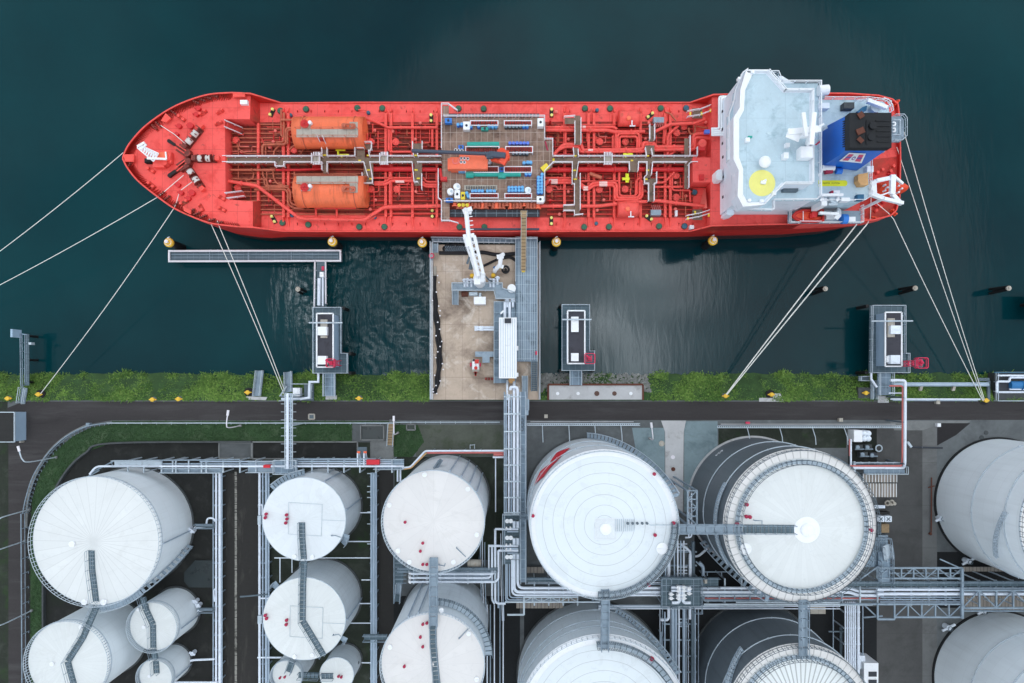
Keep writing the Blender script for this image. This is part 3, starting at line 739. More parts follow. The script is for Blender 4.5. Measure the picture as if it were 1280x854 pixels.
# caps, manways, domes
caps(T[5], [(507, 652), (529, 678), (526, 688), (529, 704.5), (534, 704.5)]); caps(T[55], [(529, 779), (534, 777.5), (526, 795), (529, 807), (506, 831.5)])
caps(T[3], [(334, 642), (333, 646.5), (359.5, 643), (360, 648), (358.5, 653)], r=.26); caps(T[33], [(333, 768), (334.5, 772), (359.5, 774), (359, 779.5)], r=.26)
caps(T[6], [(666, 644), (817, 592), (818, 668), (841, 653), (810, 730)], r=.26); caps(T[7], [(931.5, 645), (936, 645.5), (920, 654), (932, 630), (1087, 662)], r=.28)
caps(T[66], [(814, 822)], r=.35); caps(T[34], [(351, 846), (357, 845)], r=.2); caps(T[35], [(424, 844), (427.5, 845)], r=.22)
manways(T[1], [(91.5, 679.6), (107, 752), (131, 752)]); manways(T[4], [(66.5, 829), (103, 783)], .3); manways(T[2], [(181, 783), (174, 761)], .25); manways(T[22], [(188, 844)], .22)
manways(T[5], [(531, 593), (585, 611), (487, 631), (596, 668), (498, 688), (567, 702), (512, 702)], .3); manways(T[55], [(488, 808), (586, 791), (596, 848), (552, 762)], .3)
manways(T[3], [(368.5, 695), (391, 696)], .32); manways(T[33], [(369, 820), (391, 818)], .3)
manways(T[6], [(827, 685)], .75); manways(T[7], [(931, 685.5)], .75)
for t, q, r in ((T[6], (757, 661), .85), (T[7], (1008.5, 662.5), .95)):
    p = on_roof(t, *q); b = B()
    if t is T[6]: q = B(); q.prism([(p.x+x*1.45, p.y+y*1.45) for x, y in ((-1, -1), (1, -1), (1, 1), (-1, 1))], p.z-.25, p.z+.02); q.build('centre_plate', 'roof_clean', t.o); b.tube([(p.x+x*1.5, p.y+y*1.5, p.z+.1) for x, y in ((-1, -1), (1, -1), (1, 1), (-1, 1))], .04, 5, True)
    else: b.cyl(p, 1.9, p.z-.4, p.z+.03, 28)
    b.cyl(p, r, p.z, p.z+.4, 20); b.dome(p, r, p.z+.4, .25, 20, 3); b.build('centre_vent', 'white', t.o)
for i in range(5):
    p = on_roof(T[6], 784.5+6*i, 654); B().cyl(p, .2, p.z, p.z+.3, 8).build('sample_hatch', 'steel_dark', T[6].o)
# hose reels and dip pipes on roofs
for t, pts in ((T[5], [(571, 684), (582.5, 695)]), (T[55], [(574, 797), (586, 784)]), (T[3], [(415, 669), (420, 668.5), (427, 671)]), (T[33], [(417, 793), (424, 791.5), (427, 794)]), (T[5], [(549, 705), (556, 706.5), (557, 703)]), (T[7], [(942, 650), (951, 650), (951, 655)])):
    q = [p+Vector((0, 0, .5)) for p in R(t, *pts)]; q = [q[0]-Vector((0, 0, .5))]+q; B().tube(q, .07, 6).build('dip_pipe', 'steel', t.o)
for t, u, v, s in ((T[3], 382, 649, 21), (T[33], 383.5, 777.5, 20.5)):
    q = [on_roof(t, u+s*x, v+s*y)+Vector((0, 0, .12)) for x, y in ((-1, -1), (1, -.88), (.95, 1), (-1.02, .88))]; B().tube(q, .035, 5, True).build('sprinkler_loop', 'steel_pale', t.o)
    q = [on_roof(t, u+s*.98, v+1)+Vector((0, 0, .14)), on_roof(t, u+50, v+2)+Vector((0, 0, .14))]; B().tube(q, .035, 5).build('sprinkler_pipe', 'steel_pale', t.o)
# wall ring posts of the great tanks, writing and the red flash
wall_mark(T[7], '624', 128, 3.4, 1.1, 'white'); wall_mark(T[35], '5', 8, 2.2, 1.0, 'dark_text'); wall_mark(T[1], '11', -22, 2.6, 1.0, 'dark_text')
def on_wall(t, u, v):
    lo, hi = 0., t.h
    for _ in range(40):
        z = (lo+hi)/2; d = (P(u, v, z)-t.c); d.z = 0
        if d.length > t.r: hi = z
        else: lo = z
    return math.atan2(d.y, d.x), z
def flash(t):
    b = B(); n = 10
    for quad in (((713.5, 560.5), (696.4, 566.5), (688, 578.5), (699, 574.2)), ((699.5, 574.6), (676, 590), (668.2, 608), (680, 596.5))):
        w4 = [on_wall(t, *q) for q in quad]
        vs = []
        for i in range(n+1):
            for j in range(n+1):
                x, y = i/n, j/n; cs = ((1-x)*(1-y), x*(1-y), x*y, (1-x)*y)
                a = sum(c*q[0] for c, q in zip(cs, w4)); z = sum(c*q[1] for c, q in zip(cs, w4))
                vs.append((t.c.x+(t.r+.12)*math.cos(a), t.c.y+(t.r+.12)*math.sin(a), z))
        b.add(vs, [(i*(n+1)+j, (i+1)*(n+1)+j, (i+1)*(n+1)+j+1, i*(n+1)+j+1) for i in range(n) for j in range(n)])
    b.build('lightning_flash', 'flash_red', t.o)
flash(T[6])

b = B(); q = [on_roof(T[6], u, 655.3)+Vector((0, 0, .1)) for u in (762, 790, 812)]; b.rail([q[2], on_roof(T[6], 845, 655.3)], .7, .04, .9)
for k in range(10): p = on_roof(T[6], 769+2.6*k, 656.5); b.beam(p+Vector((0, .9, .05)), p-Vector((0, .9, -.05)), .12, .06)
b.each('roof_tread', 'steel_pale', T[6].o)
# ================================================================ tanker
DK, FC, CW, PL = 5.0, 8.0, 7.2, 7.6          # heights: main deck, forecastle/poop deck, catwalk, cargo platform
ship = thing('tanker_ship', 'long red chemical tanker moored along the jetty with white bridge house', 'ship', P(640, 209, DK))
def xy(uv, z): return [tuple(P(u, v, z).xy) for u, v in uv]
BOW0 = [(290, 116), (267, 117.3), (249.6, 121), (232, 127), (214.5, 135), (197, 146), (179, 160), (165, 175.6), (158, 186), (153.8, 197), (155.2, 202), (160.5, 211.7), (173.4, 227), (197, 246), (217, 260), (239, 270.5), (261, 278.5), (279, 281.5), (300, 283.6)]
BOW = [(p.x, p.y) for p in smooth_path([Vector((u, v, 0)) for u, v in BOW0], 4)]
STERN = [(930, 282.6), (1000, 281), (1060, 278.5), (1090, 276), (1110, 271), (1117, 264), (1121, 250), (1122, 200), (1121, 150), (1119, 133), (1112, 126.5), (1095, 122), (1060, 119.5), (1000, 119), (930, 120)]
outline = xy([(313, 117)]+BOW+[(316, 284.2)], FC+.9) + xy([(352, 289)], DK) + xy([(450, 289.6), (862, 289.4)], DK) + xy([(888, 283.6)], FC) + xy(STERN, FC) + xy([(890, 121)], FC) + xy([(862, 128.8), (450, 128.6), (352, 129)], DK)
n = len(outline); hb = B(); cx = P(640, 209, DK)
def top_z(i):
    x = outline[i][0]; xa, xb, xc, xd = P(316, 0, 8.9).x, P(352, 0, DK).x, P(862, 0, DK).x, P(888, 0, FC).x
    if x <= xa: return FC+.9
    if x < xb+.1: return FC+.9-(FC+.9-DK)*(x-xa)/(xb-xa)
    if x <= xc: return DK+.12
    if x < xd: return DK+(FC-DK)*(x-xc)/(xd-xc)
    return FC+.8
def inset(k, z):    # hull narrows towards the water at bow and stern
    out = []
    for x, y in outline:
        fx = max(0, (P(330, 0, 5).x-x)/24)**1.5; ax = max(0, (x-P(1010, 0, 5).x)/16)**1.5
        out.append((x+k*(fx*3.2-ax*2.6), cx.y+(y-cx.y)*(1-k*(.16*fx+.2*ax)), z))
    return out
tops = [(x, y, top_z(i)) for i, (x, y) in enumerate(outline)]
lv = [tops, [(x, y, min(z, 3.4)) for (x, y, z) in inset(.25, 3.4)], inset(.7, .4)]
for k in range(2): hb.add(lv[k]+lv[k+1], [(i, (i+1) % n, n+(i+1) % n, n+i) for i in range(n)])
hull = hb.build('hull', 'hull_red', ship)
lb = B(); w1, w2 = inset(.7, .4), inset(1., WATER-2); lb.add(w1+w2, [(i, (i+1) % n, n+(i+1) % n, n+i) for i in range(n)]); lb.build('boot_topping', 'boot_top', hull)
# bulwark cap rail
cr = B(); cr.tube([(x, y, z+.02) for x, y, z in tops], .13, 6, True); cr.build('cap_rail', 'pipe_red', hull)
# decks
def deckpoly(uv, z, zuv): return [(*P(u, v, zuv).xy, z) for u, v in uv]
mid = [(324, 120), (352, 129.2), (862, 129.2), (890, 124), (890, 282), (862, 289), (352, 288.6), (322, 284)]
B().sheet(deckpoly(mid, DK, DK)).build('main_deck', 'deck_red', ship)
B().sheet(deckpoly([(268, 146), (327, 146), (327, 254), (268, 254)], DK-.03, DK)).build('well_deck', 'deck_rust_shade', ship)
wd = B(); wd.sheet(deckpoly([(325, 153), (866, 152), (866, 200), (888, 200), (888, 235), (866, 235), (866, 272), (700, 272), (545, 272), (325, 264)], DK+.02, DK)); wornd = wd.build('centre_deck', 'deck_rust_shade', ship)
for k in range(21):
    v = 156+k*5.6
    if 193 < v < 206: continue
    for u0, u1, m in ((284, 456, 'pipe_rust'), (456.5, 552, 'deck_worn'), (684, 866, 'deck_worn')): B().beam(P(u0, v, DK+.2), P(u1, v, DK+.2), .18, .4).build('deck_rib', m, ship)
fcp = [(313, 117)]+BOW+[(316, 284.2), (316, 252), (282, 249), (281, 149), (312.5, 149)]
fd = B(); fd.prism(xy([(u, v) for u, v in fcp], FC), DK-.2, FC); fd.build('forecastle_deck', 'deck_red', ship)
# sloping walls from forecastle down to the main deck
sw = B()
for a, b_, c, d in (((312.6, 117), (312.6, 150), (325, 155), (325, 121)), ((316, 252), (316, 284), (327, 283.5), (327, 251))):
    sw.add([P(*a, FC), P(*b_, FC), P(*c, DK), P(*d, DK)], [(0, 1, 2, 3)])
sw.build('break_bulkhead', 'deck_worn', ship)
pd = B(); pd.prism(xy([(888, 283.6)]+STERN+[(890, 121)], FC), DK-.2, FC); pd.build('poop_deck', 'deck_red', ship)
B().sheet(deckpoly([(1085, 200), (1121, 196), (1120, 262), (1108, 270), (1075, 276), (1075, 205)], FC+.015, FC)).build('mooring_deck', 'deck_worn', ship)
# bulwark stays along the bow
by = B()
for (u, v), (u2, v2) in zip(BOW, BOW[1:]):
    for f in (.25, .75):
        p = P(u+(u2-u)*f, v+(v2-v)*f, FC+.9); q = P(235, 200, FC); d = (Vector((q.x, q.y, 0))-Vector((p.x, p.y, 0))).normalized()
        by.add([p, p+Vector((0, 0, -.9)), p+d*1.1+Vector((0, 0, -.88))], [(0, 1, 2)]); by.add([p+Vector((.04, .02, 0)), p+d*1.1+Vector((.04, .02, -.88)), p+Vector((.04, .02, -.9))], [(0, 1, 2)])
by.build('bulwark_stays', 'deck_worn', hull)
pl_ = B()
for q in (((201, 151), (207, 141.5), (213.5, 147.5), (207.5, 153)), ((154, 193), (167, 193), (167, 202), (156, 202)), ((229, 257.5), (238.5, 262.5), (238, 268), (229.5, 263.5)), ((291, 116), (306, 116), (306, 121), (291, 121))):
    pl_.poly(q, FC+.6, FC+.95)
pl_.each('bulwark_platform', 'beam_red', ship)
# transverse deck girders
for u in (323.5, 355, 361, 482.5, 489, 515.8, 546.3, 705.5, 735.5, 742.3, 767.5, 800.3, 831, 837.5):
    for s, (va, vb, vt) in enumerate(((196, 142, 134.5), (206, 272, 284.5))):
        if u < 330: va, vb, vt = ((196, 155, 152), (206, 258, 262))[s]
        g = B(); g.beam(P(u, va, DK+.45), P(u, vb, DK+.45), .42, .7)
        p, q = P(u, vb, DK), P(u, vt, DK); e = .1
        g.add([(p.x-e, p.y, DK+.8), (p.x-e, p.y, DK), (q.x-e, q.y, DK), (p.x+e, p.y, DK+.8), (p.x+e, p.y, DK), (q.x+e, q.y, DK)], [(0, 1, 2), (5, 4, 3), (0, 2, 5, 3)])
        g.build('deck_girder', 'beam_red', ship)
# small frame feet along both deck edges
ft = B()
for u in range(372, 880, 17):
    if 552 < u < 684: continue
    for va, vb in ((137, 141), (283, 279)):
        p, q = P(u, va, DK), P(u, vb, DK); ft.add([p, q, q+Vector((0, 0, .45))], [(0, 1, 2)]); ft.add([p+Vector((.06, 0, 0)), q+Vector((.06, 0, .45)), q+Vector((.06, 0, 0))], [(0, 1, 2)])
ft.build('edge_brackets', 'deck_worn', ship)
# ---- pipework: every run its own part
def pipe(pts, z, r=.2, m='pipe_red', fl=True):
    q = arc(pp(z, *pts), .45); b = B(); b.tube(q, r, 8)
    if fl:
        for a, c in zip(q, q[1:]):
            L = (c-a).length
            if L > 4:
                for k in range(int(L//4)):
                    x = a.lerp(c, (k+.5)/int(L//4)); d = (c-a).normalized()*.12; b.tube([x-d, x+d], r*1.45, 8)
    b.build('branch_pipe' if r <= .12 else 'cargo_pipe' if r >= .24 else 'pipe', m, ship)
Z1, Z2, Z3 = DK+.9, DK+1.3, DK+1.7
# fore part, both sides
for pts, z, r, m in (
    ([(351.5, 137), (351.5, 171), (369, 171)], Z1, .16, 'pipe_rust'), ([(355, 141), (355, 177.5), (345, 178)], Z1, .18, 'pipe_rust'),
    ([(328, 194), (328, 181), (357.5, 180.5), (357.5, 160.5), (369, 160)], Z2, .2, 'pipe_rust'), ([(359.5, 180), (359.5, 162.5), (369, 162)], Z2+.2, .16, 'pipe_rust'),
    ([(351.5, 150), (370, 150)], Z2, .18, 'pipe_rust'), ([(296, 181), (299, 187), (306, 192), (324, 192)], Z1, .1, 'pipe_rust'), ([(298, 182), (298, 194)], Z1, .1, 'pipe_rust'),
    ([(332, 194), (332, 183)], Z1, .14, 'pipe_rust'), ([(342, 194), (343, 188), (349, 182)], Z1, .14, 'pipe_rust'), ([(362, 187), (367, 182), (380, 182)], Z1, .16, 'pipe_rust'),
    ([(376, 192), (381, 185), (381, 181)], Z1, .12, 'pipe_rust'), ([(341, 150), (341, 163)], Z1, .06, 'pipe_rust'),
    ([(285, 226.5), (322, 232.5), (331, 240), (362, 263.5), (373, 272), (380, 273.5), (455, 275), (480, 259), (551, 257.5)], Z3, .3, 'pipe_red'),
    ([(318, 237), (357, 237), (360, 241), (360, 256), (368, 260.5), (380, 261)], Z1, .2, 'pipe_rust'), ([(318, 234.5), (359, 234), (363, 239), (363, 254), (370, 257), (380, 258)], Z1, .18, 'pipe_rust'),
    ([(286, 212.5), (344, 212.5)], Z2, .2, 'pipe_rust'), ([(345, 212.5), (371, 212.5), (404, 211.5)], Z2, .2, 'pipe_deep'), ([(317, 216), (316.5, 224), (309, 225)], Z1, .12, 'pipe_rust'),
    ([(308, 225), (308, 228), (318, 228.5), (322, 232)], Z1, .1, 'pipe_rust'), ([(328.5, 213), (328.5, 220), (333.5, 226), (335, 232)], Z1, .14, 'pipe_rust'), ([(333.5, 213), (333.5, 231)], Z1, .1, 'pipe_rust'),
    ([(341, 213), (342.5, 225), (347.5, 230.5), (354, 230.5)], Z1, .14, 'pipe_rust'), ([(298, 206), (298, 223)], Z1, .1, 'pipe_rust'), ([(289, 224), (330, 224.5)], Z1, .08, 'pipe_rust'),
    ([(330, 224), (331, 232.5), (361, 232.5)], Z1, .16, 'pipe_rust'), ([(343, 255), (343, 270)], Z1, .06, 'pipe_rust'), ([(365, 241), (378, 241)], Z1, .12, 'pipe_rust'),
    ([(368, 213), (368, 235), (380, 244)], Z1, .14, 'pipe_rust'), ([(395, 261), (395, 274)], Z1, .18, 'pipe_red'), ([(421, 261), (421, 276)], Z1, .2, 'pipe_red'), ([(393, 260.5), (445, 260.5)], Z1, .14, 'pipe_red'),
    # between deck tanks and platform
    ([(456, 148), (461, 149), (481, 157.5), (484, 159.5), (547, 159.5)], Z2, .22, 'pipe_red'), ([(486, 161), (486, 189)], Z1, .24, 'pipe_red'), ([(540.5, 161), (540.5, 184)], Z1, .22, 'pipe_red'),
    ([(448, 137.5), (457, 137.5), (457.5, 149)], Z1, .1, 'pipe_red'), ([(466, 155), (466, 166)], Z1, .1, 'pipe_red'), ([(472.5, 164), (472.5, 186)], Z1, .09, 'pipe_red'), ([(459, 183), (459, 167)], Z1, .1, 'pipe_red'),
    ([(487, 190), (514, 190)], Z2, .2, 'pipe_red'), ([(465, 206.5+5), (516, 211.5)], Z2, .42, 'pipe_deep'), ([(523, 212), (548, 212)], Z2, .36, 'pipe_deep'),
    ([(467, 222.5), (515, 222.5)], Z1, .16, 'pipe_red'), ([(468, 230.5), (482, 230.5), (489, 226), (517, 226)], Z1, .26, 'pipe_red'), ([(468, 228), (481, 228), (487, 223), (490, 222.7)], Z1, .2, 'pipe_red'),
    ([(488, 207), (488, 222)], Z1, .34, 'pipe_red'), ([(529, 222), (533, 227.5), (547, 227.5)], Z1, .16, 'pipe_red'), ([(528, 227), (532, 231), (547, 231)], Z1, .22, 'pipe_red'), ([(528, 231), (533, 233.5), (547, 233.5)], Z1, .18, 'pipe_red'),
    ([(541.5, 236), (541.5, 257)], Z1, .14, 'pipe_red'), ([(453.5, 240), (473.5, 240), (473.5, 230)], Z1, .08, 'pipe_red'), ([(467.5, 240), (467.5, 259)], Z1, .08, 'pipe_red'), ([(487.5, 228), (487.5, 256)], Z1, .22, 'pipe_red'),
    ([(489, 266.5), (545, 266.5)], Z1, .06, 'pipe_red'), ([(462, 275), (470, 270)], Z1, .12, 'pipe_red'),
    # aft of the platform
    ([(682, 159.2), (767, 158.8), (771, 161.5)], Z2, .24, 'pipe_red'), ([(682, 162.8), (760, 163), (768, 165), (806, 164.5)], Z2, .3, 'pipe_red'), ([(726, 156), (769, 156)], Z1, .12, 'pipe_red'),
    ([(692, 193.5), (704, 181), (727, 181), (728, 188), (801, 187), (804, 185), (804, 178.5), (817, 178.5), (819.5, 184), (866, 183.8), (867, 170), (871, 167.5), (886, 167.5)], Z3, .3, 'pipe_red'),
    ([(693, 196), (694.5, 189), (707, 183.5), (723, 184), (725, 190), (804, 189.5), (807, 188)], Z3, .26, 'pipe_red'), ([(807, 189), (807, 181.5), (816, 181.5), (817, 187.5), (868, 187), (869, 172), (887, 173.5)], Z3, .28, 'pipe_red'),
    ([(772, 187), (772, 170), (774, 167), (797, 167), (799, 169), (799, 187)], Z2, .22, 'pipe_red'), ([(774.5, 187), (774.5, 173), (776, 170.8), (795, 170.8), (796.5, 173), (796.5, 187)], Z2, .2, 'pipe_red'),
    ([(770, 187), (770, 166.5)], Z2, .14, 'pipe_red'), ([(692, 193), (730, 193)], Z1, .12, 'pipe_deep'), ([(740, 193.5), (743, 191), (752, 191)], Z1, .12, 'pipe_deep'), ([(796, 194), (797, 187)], Z1, .16, 'pipe_red'), ([(774, 194), (774, 189)], Z1, .14, 'pipe_red'),
    ([(706.8, 166), (706.8, 193)], Z1, .24, 'pipe_red'), ([(728, 167), (728, 180)], Z1, .08, 'pipe_red'), ([(733.5, 166), (733.5, 177)], Z1, .08, 'pipe_red'), ([(765.5, 170), (765.5, 185)], Z1, .12, 'pipe_red'),
    ([(819, 164.5), (838, 155.5), (870, 154), (881, 149)], Z3, .26, 'pipe_red'), ([(830, 158), (830, 181)], Z1, .2, 'pipe_red'), ([(834.5, 194), (834.5, 172), (836, 168), (848, 157)], Z2, .24, 'pipe_red'), ([(837, 194), (847, 187)], Z2, .2, 'pipe_red'),
    ([(861, 160), (861, 164), (864, 169), (869, 166), (869, 157)], Z1, .16, 'pipe_rust'), ([(871, 158), (884, 160.5), (888, 157)], Z1, .14, 'pipe_rust'), ([(832, 140.5), (838, 142), (843, 149), (845, 151)], Z1, .14, 'pipe_rust'),
    ([(682, 212.5), (714, 212.5)], Z2, .42, 'pipe_deep'), ([(723, 212), (784, 212)], Z2, .46, 'pipe_deep'), ([(797, 211.5), (806, 211.5)], Z2, .4, 'pipe_deep'), ([(815, 212), (855, 212)], Z2, .4, 'pipe_deep'),
    ([(681, 229), (684, 225.5), (714, 225.5)], Z1, .22, 'pipe_red'), ([(681, 232), (684, 228.5), (714, 228.5)], Z1, .24, 'pipe_red'), ([(681, 222.5), (714, 222.5)], Z1, .16, 'pipe_red'),
    ([(725, 229), (731, 234), (735, 234), (741, 228.5), (768, 228.5), (771, 231), (771, 245), (773, 247.5), (796, 247.5), (800, 244), (800, 228)], Z2, .24, 'pipe_red'),
    ([(725, 231.5), (730, 237), (735, 237), (743, 231.5), (766, 231.5), (768.5, 234), (768.5, 248), (770, 250.3), (797, 250.2), (803, 246), (803, 226)], Z2, .24, 'pipe_red'),
    ([(725, 226.5), (773, 226.5)], Z1, .18, 'pipe_red'), ([(774, 212), (774, 243), (777, 245.5), (793, 245.5), (795, 243), (795, 226), (800, 222.5)], Z1, .22, 'pipe_red'),
    ([(674, 257.7), (748, 257.7), (788, 253), (809, 252)], Z3, .28, 'pipe_red'), ([(815, 251.5), (823, 251), (868, 256.5), (881, 258)], Z3, .28, 'pipe_red'),
    ([(687, 232.7), (695.5, 232.7), (697, 236.5), (716, 236.5)], Z1, .09, 'pipe_red'), ([(730, 236), (730, 250)], Z1, .08, 'pipe_red'), ([(762.5, 233), (762.5, 251)], Z1, .1, 'pipe_red'), ([(788, 236), (788, 246)], Z1, .1, 'pipe_red'),
    ([(821, 228.3), (830, 228.3), (843, 215.5)], Z2, .2, 'pipe_red'), ([(818, 233.7), (853, 233.7)], Z1, .2, 'pipe_red'), ([(820, 222), (831, 222)], Z1, .14, 'pipe_red'), ([(840.5, 214), (840.5, 238), (862, 238)], Z1, .14, 'pipe_red'),
    ([(822, 206), (822, 213)], Z1, .2, 'pipe_red'), ([(837.5, 207), (837.5, 214)], Z1, .24, 'pipe_red'), ([(857, 243), (857, 270)], Z1, .1, 'pipe_rust'), ([(862, 238), (863, 253)], Z1, .14, 'pipe_red'), ([(853, 238), (853, 252)], Z1, .08, 'pipe_rust'),
    ([(797, 243), (797, 215)], Z1, .12, 'pipe_red')):
    pipe(pts, z, r, m)
# white sleeves on the pipe crossings
for u0, u1, v, z, r in ((494.5, 505.5, 227, Z1, .3), (686, 697, 225.5, Z1, .27), (686, 697, 228.5, Z1, .29), (749, 759, 228.5, Z2, .29), (749, 759, 231.5, Z2, .29), (704, 716, 258, Z3, .3), (729, 735, 234.2, Z2, .28), (729, 735, 237, Z2, .28), (728, 732, 158.9, Z2, .28), (735, 741, 188, Z3, .34)):
    B().tube(pp(z+.05, (u0, v), (u1, v)), r*.82, 8).build('pipe_sleeve', 'lid_white', ship)
# ---- red tank lids, small vents, round hatches, mooring bitts: one built, the rest copied
def part_copies(proto, at, z, rot0=None):
    o0 = Vector(proto['at']); del proto['at']
    for i, q in enumerate(at):
        c = proto.copy(); COL.objects.link(c); c.parent = proto.parent; WL[c.name] = WL[proto.parent.name]
        c.location = P(q[0], q[1], z)-o0
        if len(q) > 2: c.rotation_euler = (0, 0, 0)
        for g in proto.children:
            e = g.copy(); COL.objects.link(e); e.parent = c
def proto_part(b, name, m, u, v, z, parent=None):
    ob = b.build(name, m, parent or ship); ob['at'] = tuple(P(u, v, z)); return ob
def lid(r, u, v):
    c = P(u, v, DK); b = B(); b.cyl(c, r*.85, DK, DK+.55, 20); b.cyl((c.x, c.y), r, DK+.55, DK+.72, 20); b.dome((c.x, c.y), r*.8, DK+.72, .12, 16, 3)
    for k in range(4):
        a = PI*k/4; b.beam((c.x-r*.9*math.cos(a), c.y-r*.9*math.sin(a), DK+.82), (c.x+r*.9*math.cos(a), c.y+r*.9*math.sin(a), DK+.82), .1, .1)
    return proto_part(b, 'tank_lid', 'pipe_red', u, v, DK)
part_copies(lid(.58, 297, 177), [(369, 189), (299, 236.5), (383, 155.5), (385, 236), (465, 238), (495.5, 179.2), (497, 238), (465, 179), (686, 238), (749, 179), (781, 179), (748.5, 238.3), (780.5, 238), (845, 168), (844, 221), (844, 248), (853.5, 160)], DK)
c = P(877.5, 179.5, FC); b = B(); b.cyl(c, .65, DK, FC+.3, 24); b.build('tank_lid', 'pipe_red', ship)
def vent(u, v):
    c = P(u, v, DK); b = B(); b.cyl(c, .1, DK, DK+.6, 8); b.cyl((c.x, c.y), .27, DK+.6, DK+.75, 12); b.dome((c.x, c.y), .27, DK+.75, .2, 12, 3); return proto_part(b, 'vent', 'lid_pale', u, v, DK)
part_copies(vent(346, 165.5), [(339, 186), (339.5, 228), (469.5, 165), (462, 156), (526, 156), (520, 176), (520.7, 241), (470.5, 251.5), (464, 263), (695, 142), (710, 176), (710, 241), (754.5, 166), (754, 251.5), (806, 175.5), (804.5, 240), (810, 156), (852, 192), (881, 155), (492, 166), (343.5, 179), (746, 264), (699, 269), (843, 230), (856, 246.5), (843, 262.5), (304, 191.5)], DK)
def hatch(u, v, m):
    c = P(u, v, DK); b = B(); b.cyl(c, .52, DK, DK+.3, 18); ob = proto_part(b, 'deck_hatch', 'hatch_rim', u, v, DK)
    b = B(); b.cyl(c, .42, DK+.3, DK+.4, 18); b.beam((c.x-.2, c.y, DK+.44), (c.x+.2, c.y, DK+.44), .08); b.build('hatch_cover', m, ob); return ob
part_copies(hatch(351, 139.3, 'green_hatch'), [(383, 137.2), (447, 135.7), (478.2, 136), (573.3, 136.4), (604.7, 136.6), (731, 136.2), (762.3, 136.3), (825.6, 136), (353.5, 279), (385.7, 281.3), (449.3, 284), (480.8, 284), (574.5, 284.3), (605.6, 284.2), (730, 284.2), (761, 284), (823.5, 283.3)], DK)
part_copies(hatch(857.2, 136, 'teal_hatch'), [(855.2, 283.2), (867.6, 241)], DK)
sh = B()
for u, v in ((363.8, 145), (461, 142), (365.5, 269.8), (468.8, 272), (746, 138.8), (745, 280)):
    c = P(u, v, DK); b = B(); b.cyl(c, .3, DK, DK+.5, 12); b.dome(c, .3, DK+.5, .1, 12, 2); b.build('sounding_cap', 'teal_hatch', ship)
def bitts(u, v, ang, z=DK, m=('black', 'pale_yellow'), L=1.35):
    c = P(u, v, z); b = B(); b.rbox(c, L, .62, z, z+.18, ang); ob = b.build('mooring_bitts', m[0], ship)
    for s in (-1, 1):
        q = (c.x+s*L*.36*math.cos(ang), c.y+s*L*.36*math.sin(ang)); b = B(); b.cyl(q, .18, z+.18, z+.62, 12); b.cyl(q, .24, z+.62, z+.72, 12); b.build('bollard_post', m[1], ob)
for u, v, a in ((340.5, 141.5, 65), (539.3, 149, 90), (689.4, 142, 90), (812, 145.5, 40), (342.8, 274.8, -62), (540.8, 268, 90), (689, 277, 90), (810.5, 273, -35)): bitts(u, v, D(a))
for u, v, a in ((190, 216-2.5, -33), (254.5, 143.5-2, 35), (228, 148.5, -38), (275.5, 140, 30), (274, 154.5, 20), (231, 253.5, 30), (252, 260, -60), (278, 248, -30), (278.5, 262, -30), (190.5, 232, -40), (1100, 249, 0), (1096, 262, 40), (1114, 243, 60), (1098, 215, 30), (1113, 212, 60), (1090, 255, 20)): bitts(u, v, D(a), FC, ('deck_worn', 'beam_red'), 1.3)
rl = B()
for u, v, r in ((225.6, 159, .36), (239.5, 158.6, .48), (222.5, 169, .3), (224.3, 232, .36), (228, 242, .36), (241.5, 242, .46), (249.5, 137, .36), (247, 144.5, .32), (237, 249, .36), (1106, 232, .42), (1116, 236, .42), (1103, 252, .42), (1094, 256, .4), (1113, 219, .36)):
    c = P(u, v, FC); b = B(); b.cyl(c, r, FC, FC+.55, 16); b.cyl((c.x, c.y), r*1.1, FC+.55, FC+.62, 16); b.cyl((c.x-.55, c.y+.1), .14, FC, FC+.5, 8); b.build('pedestal_roller', 'pipe_deep', ship)
# ---- forecastle winches (windlass pair, mooring winch), chain stoppers, provision crane
def winch(u, v, ang, drums, L, m='winch_dark'):
    c = P(u, v, FC); ca, sa = math.cos(ang), math.sin(ang)
    def at(x, y, z): return Vector((c.x+x*ca-y*sa, c.y+x*sa+y*ca, z))
    b = B(); b.rbox(c, L, 1.0, FC, FC+.22, ang)
    for x in np.linspace(-L/2+.1, L/2-.1, drums+2): b.rbox(at(x, 0, 0), .16, .95, FC+.22, FC+1.25, ang)
    b.tube([at(-L/2, 0, FC+.75), at(L/2, 0, FC+.75)], .13, 8); b.rbox(at(-L/2-.25, 0, 0), .6, .8, FC+.2, FC+1.15, ang); ob = b.build('mooring_winch', m, ship)
    for k in range(drums):
        x = -L*.24+k*L*.4; b = B(); b.tube([at(x-L*.12, 0, FC+.78), at(x+L*.12, 0, FC+.78)], .52, 14); b.build('rope_drum', 'drum_rope', ob)
        b = B()
        for s in (-1, 1): b.tube([at(x+s*L*.14-.04, 0, FC+.78), at(x+s*L*.14+.04, 0, FC+.78)], .68, 14)
        b.build('drum_flange', 'winch_dark', ob)
    b = B(); b.rbox(at(L/2+.35, 0, 0), .7, .7, FC+.3, FC+1.1, ang); b.build('winch_motor', 'beam_red', ob)
winch(259.5, 200, 0, 2, 3.2); winch(243.5, 173, D(52), 2, 3.8); winch(245.5, 223.5, D(-55), 2, 3.8)
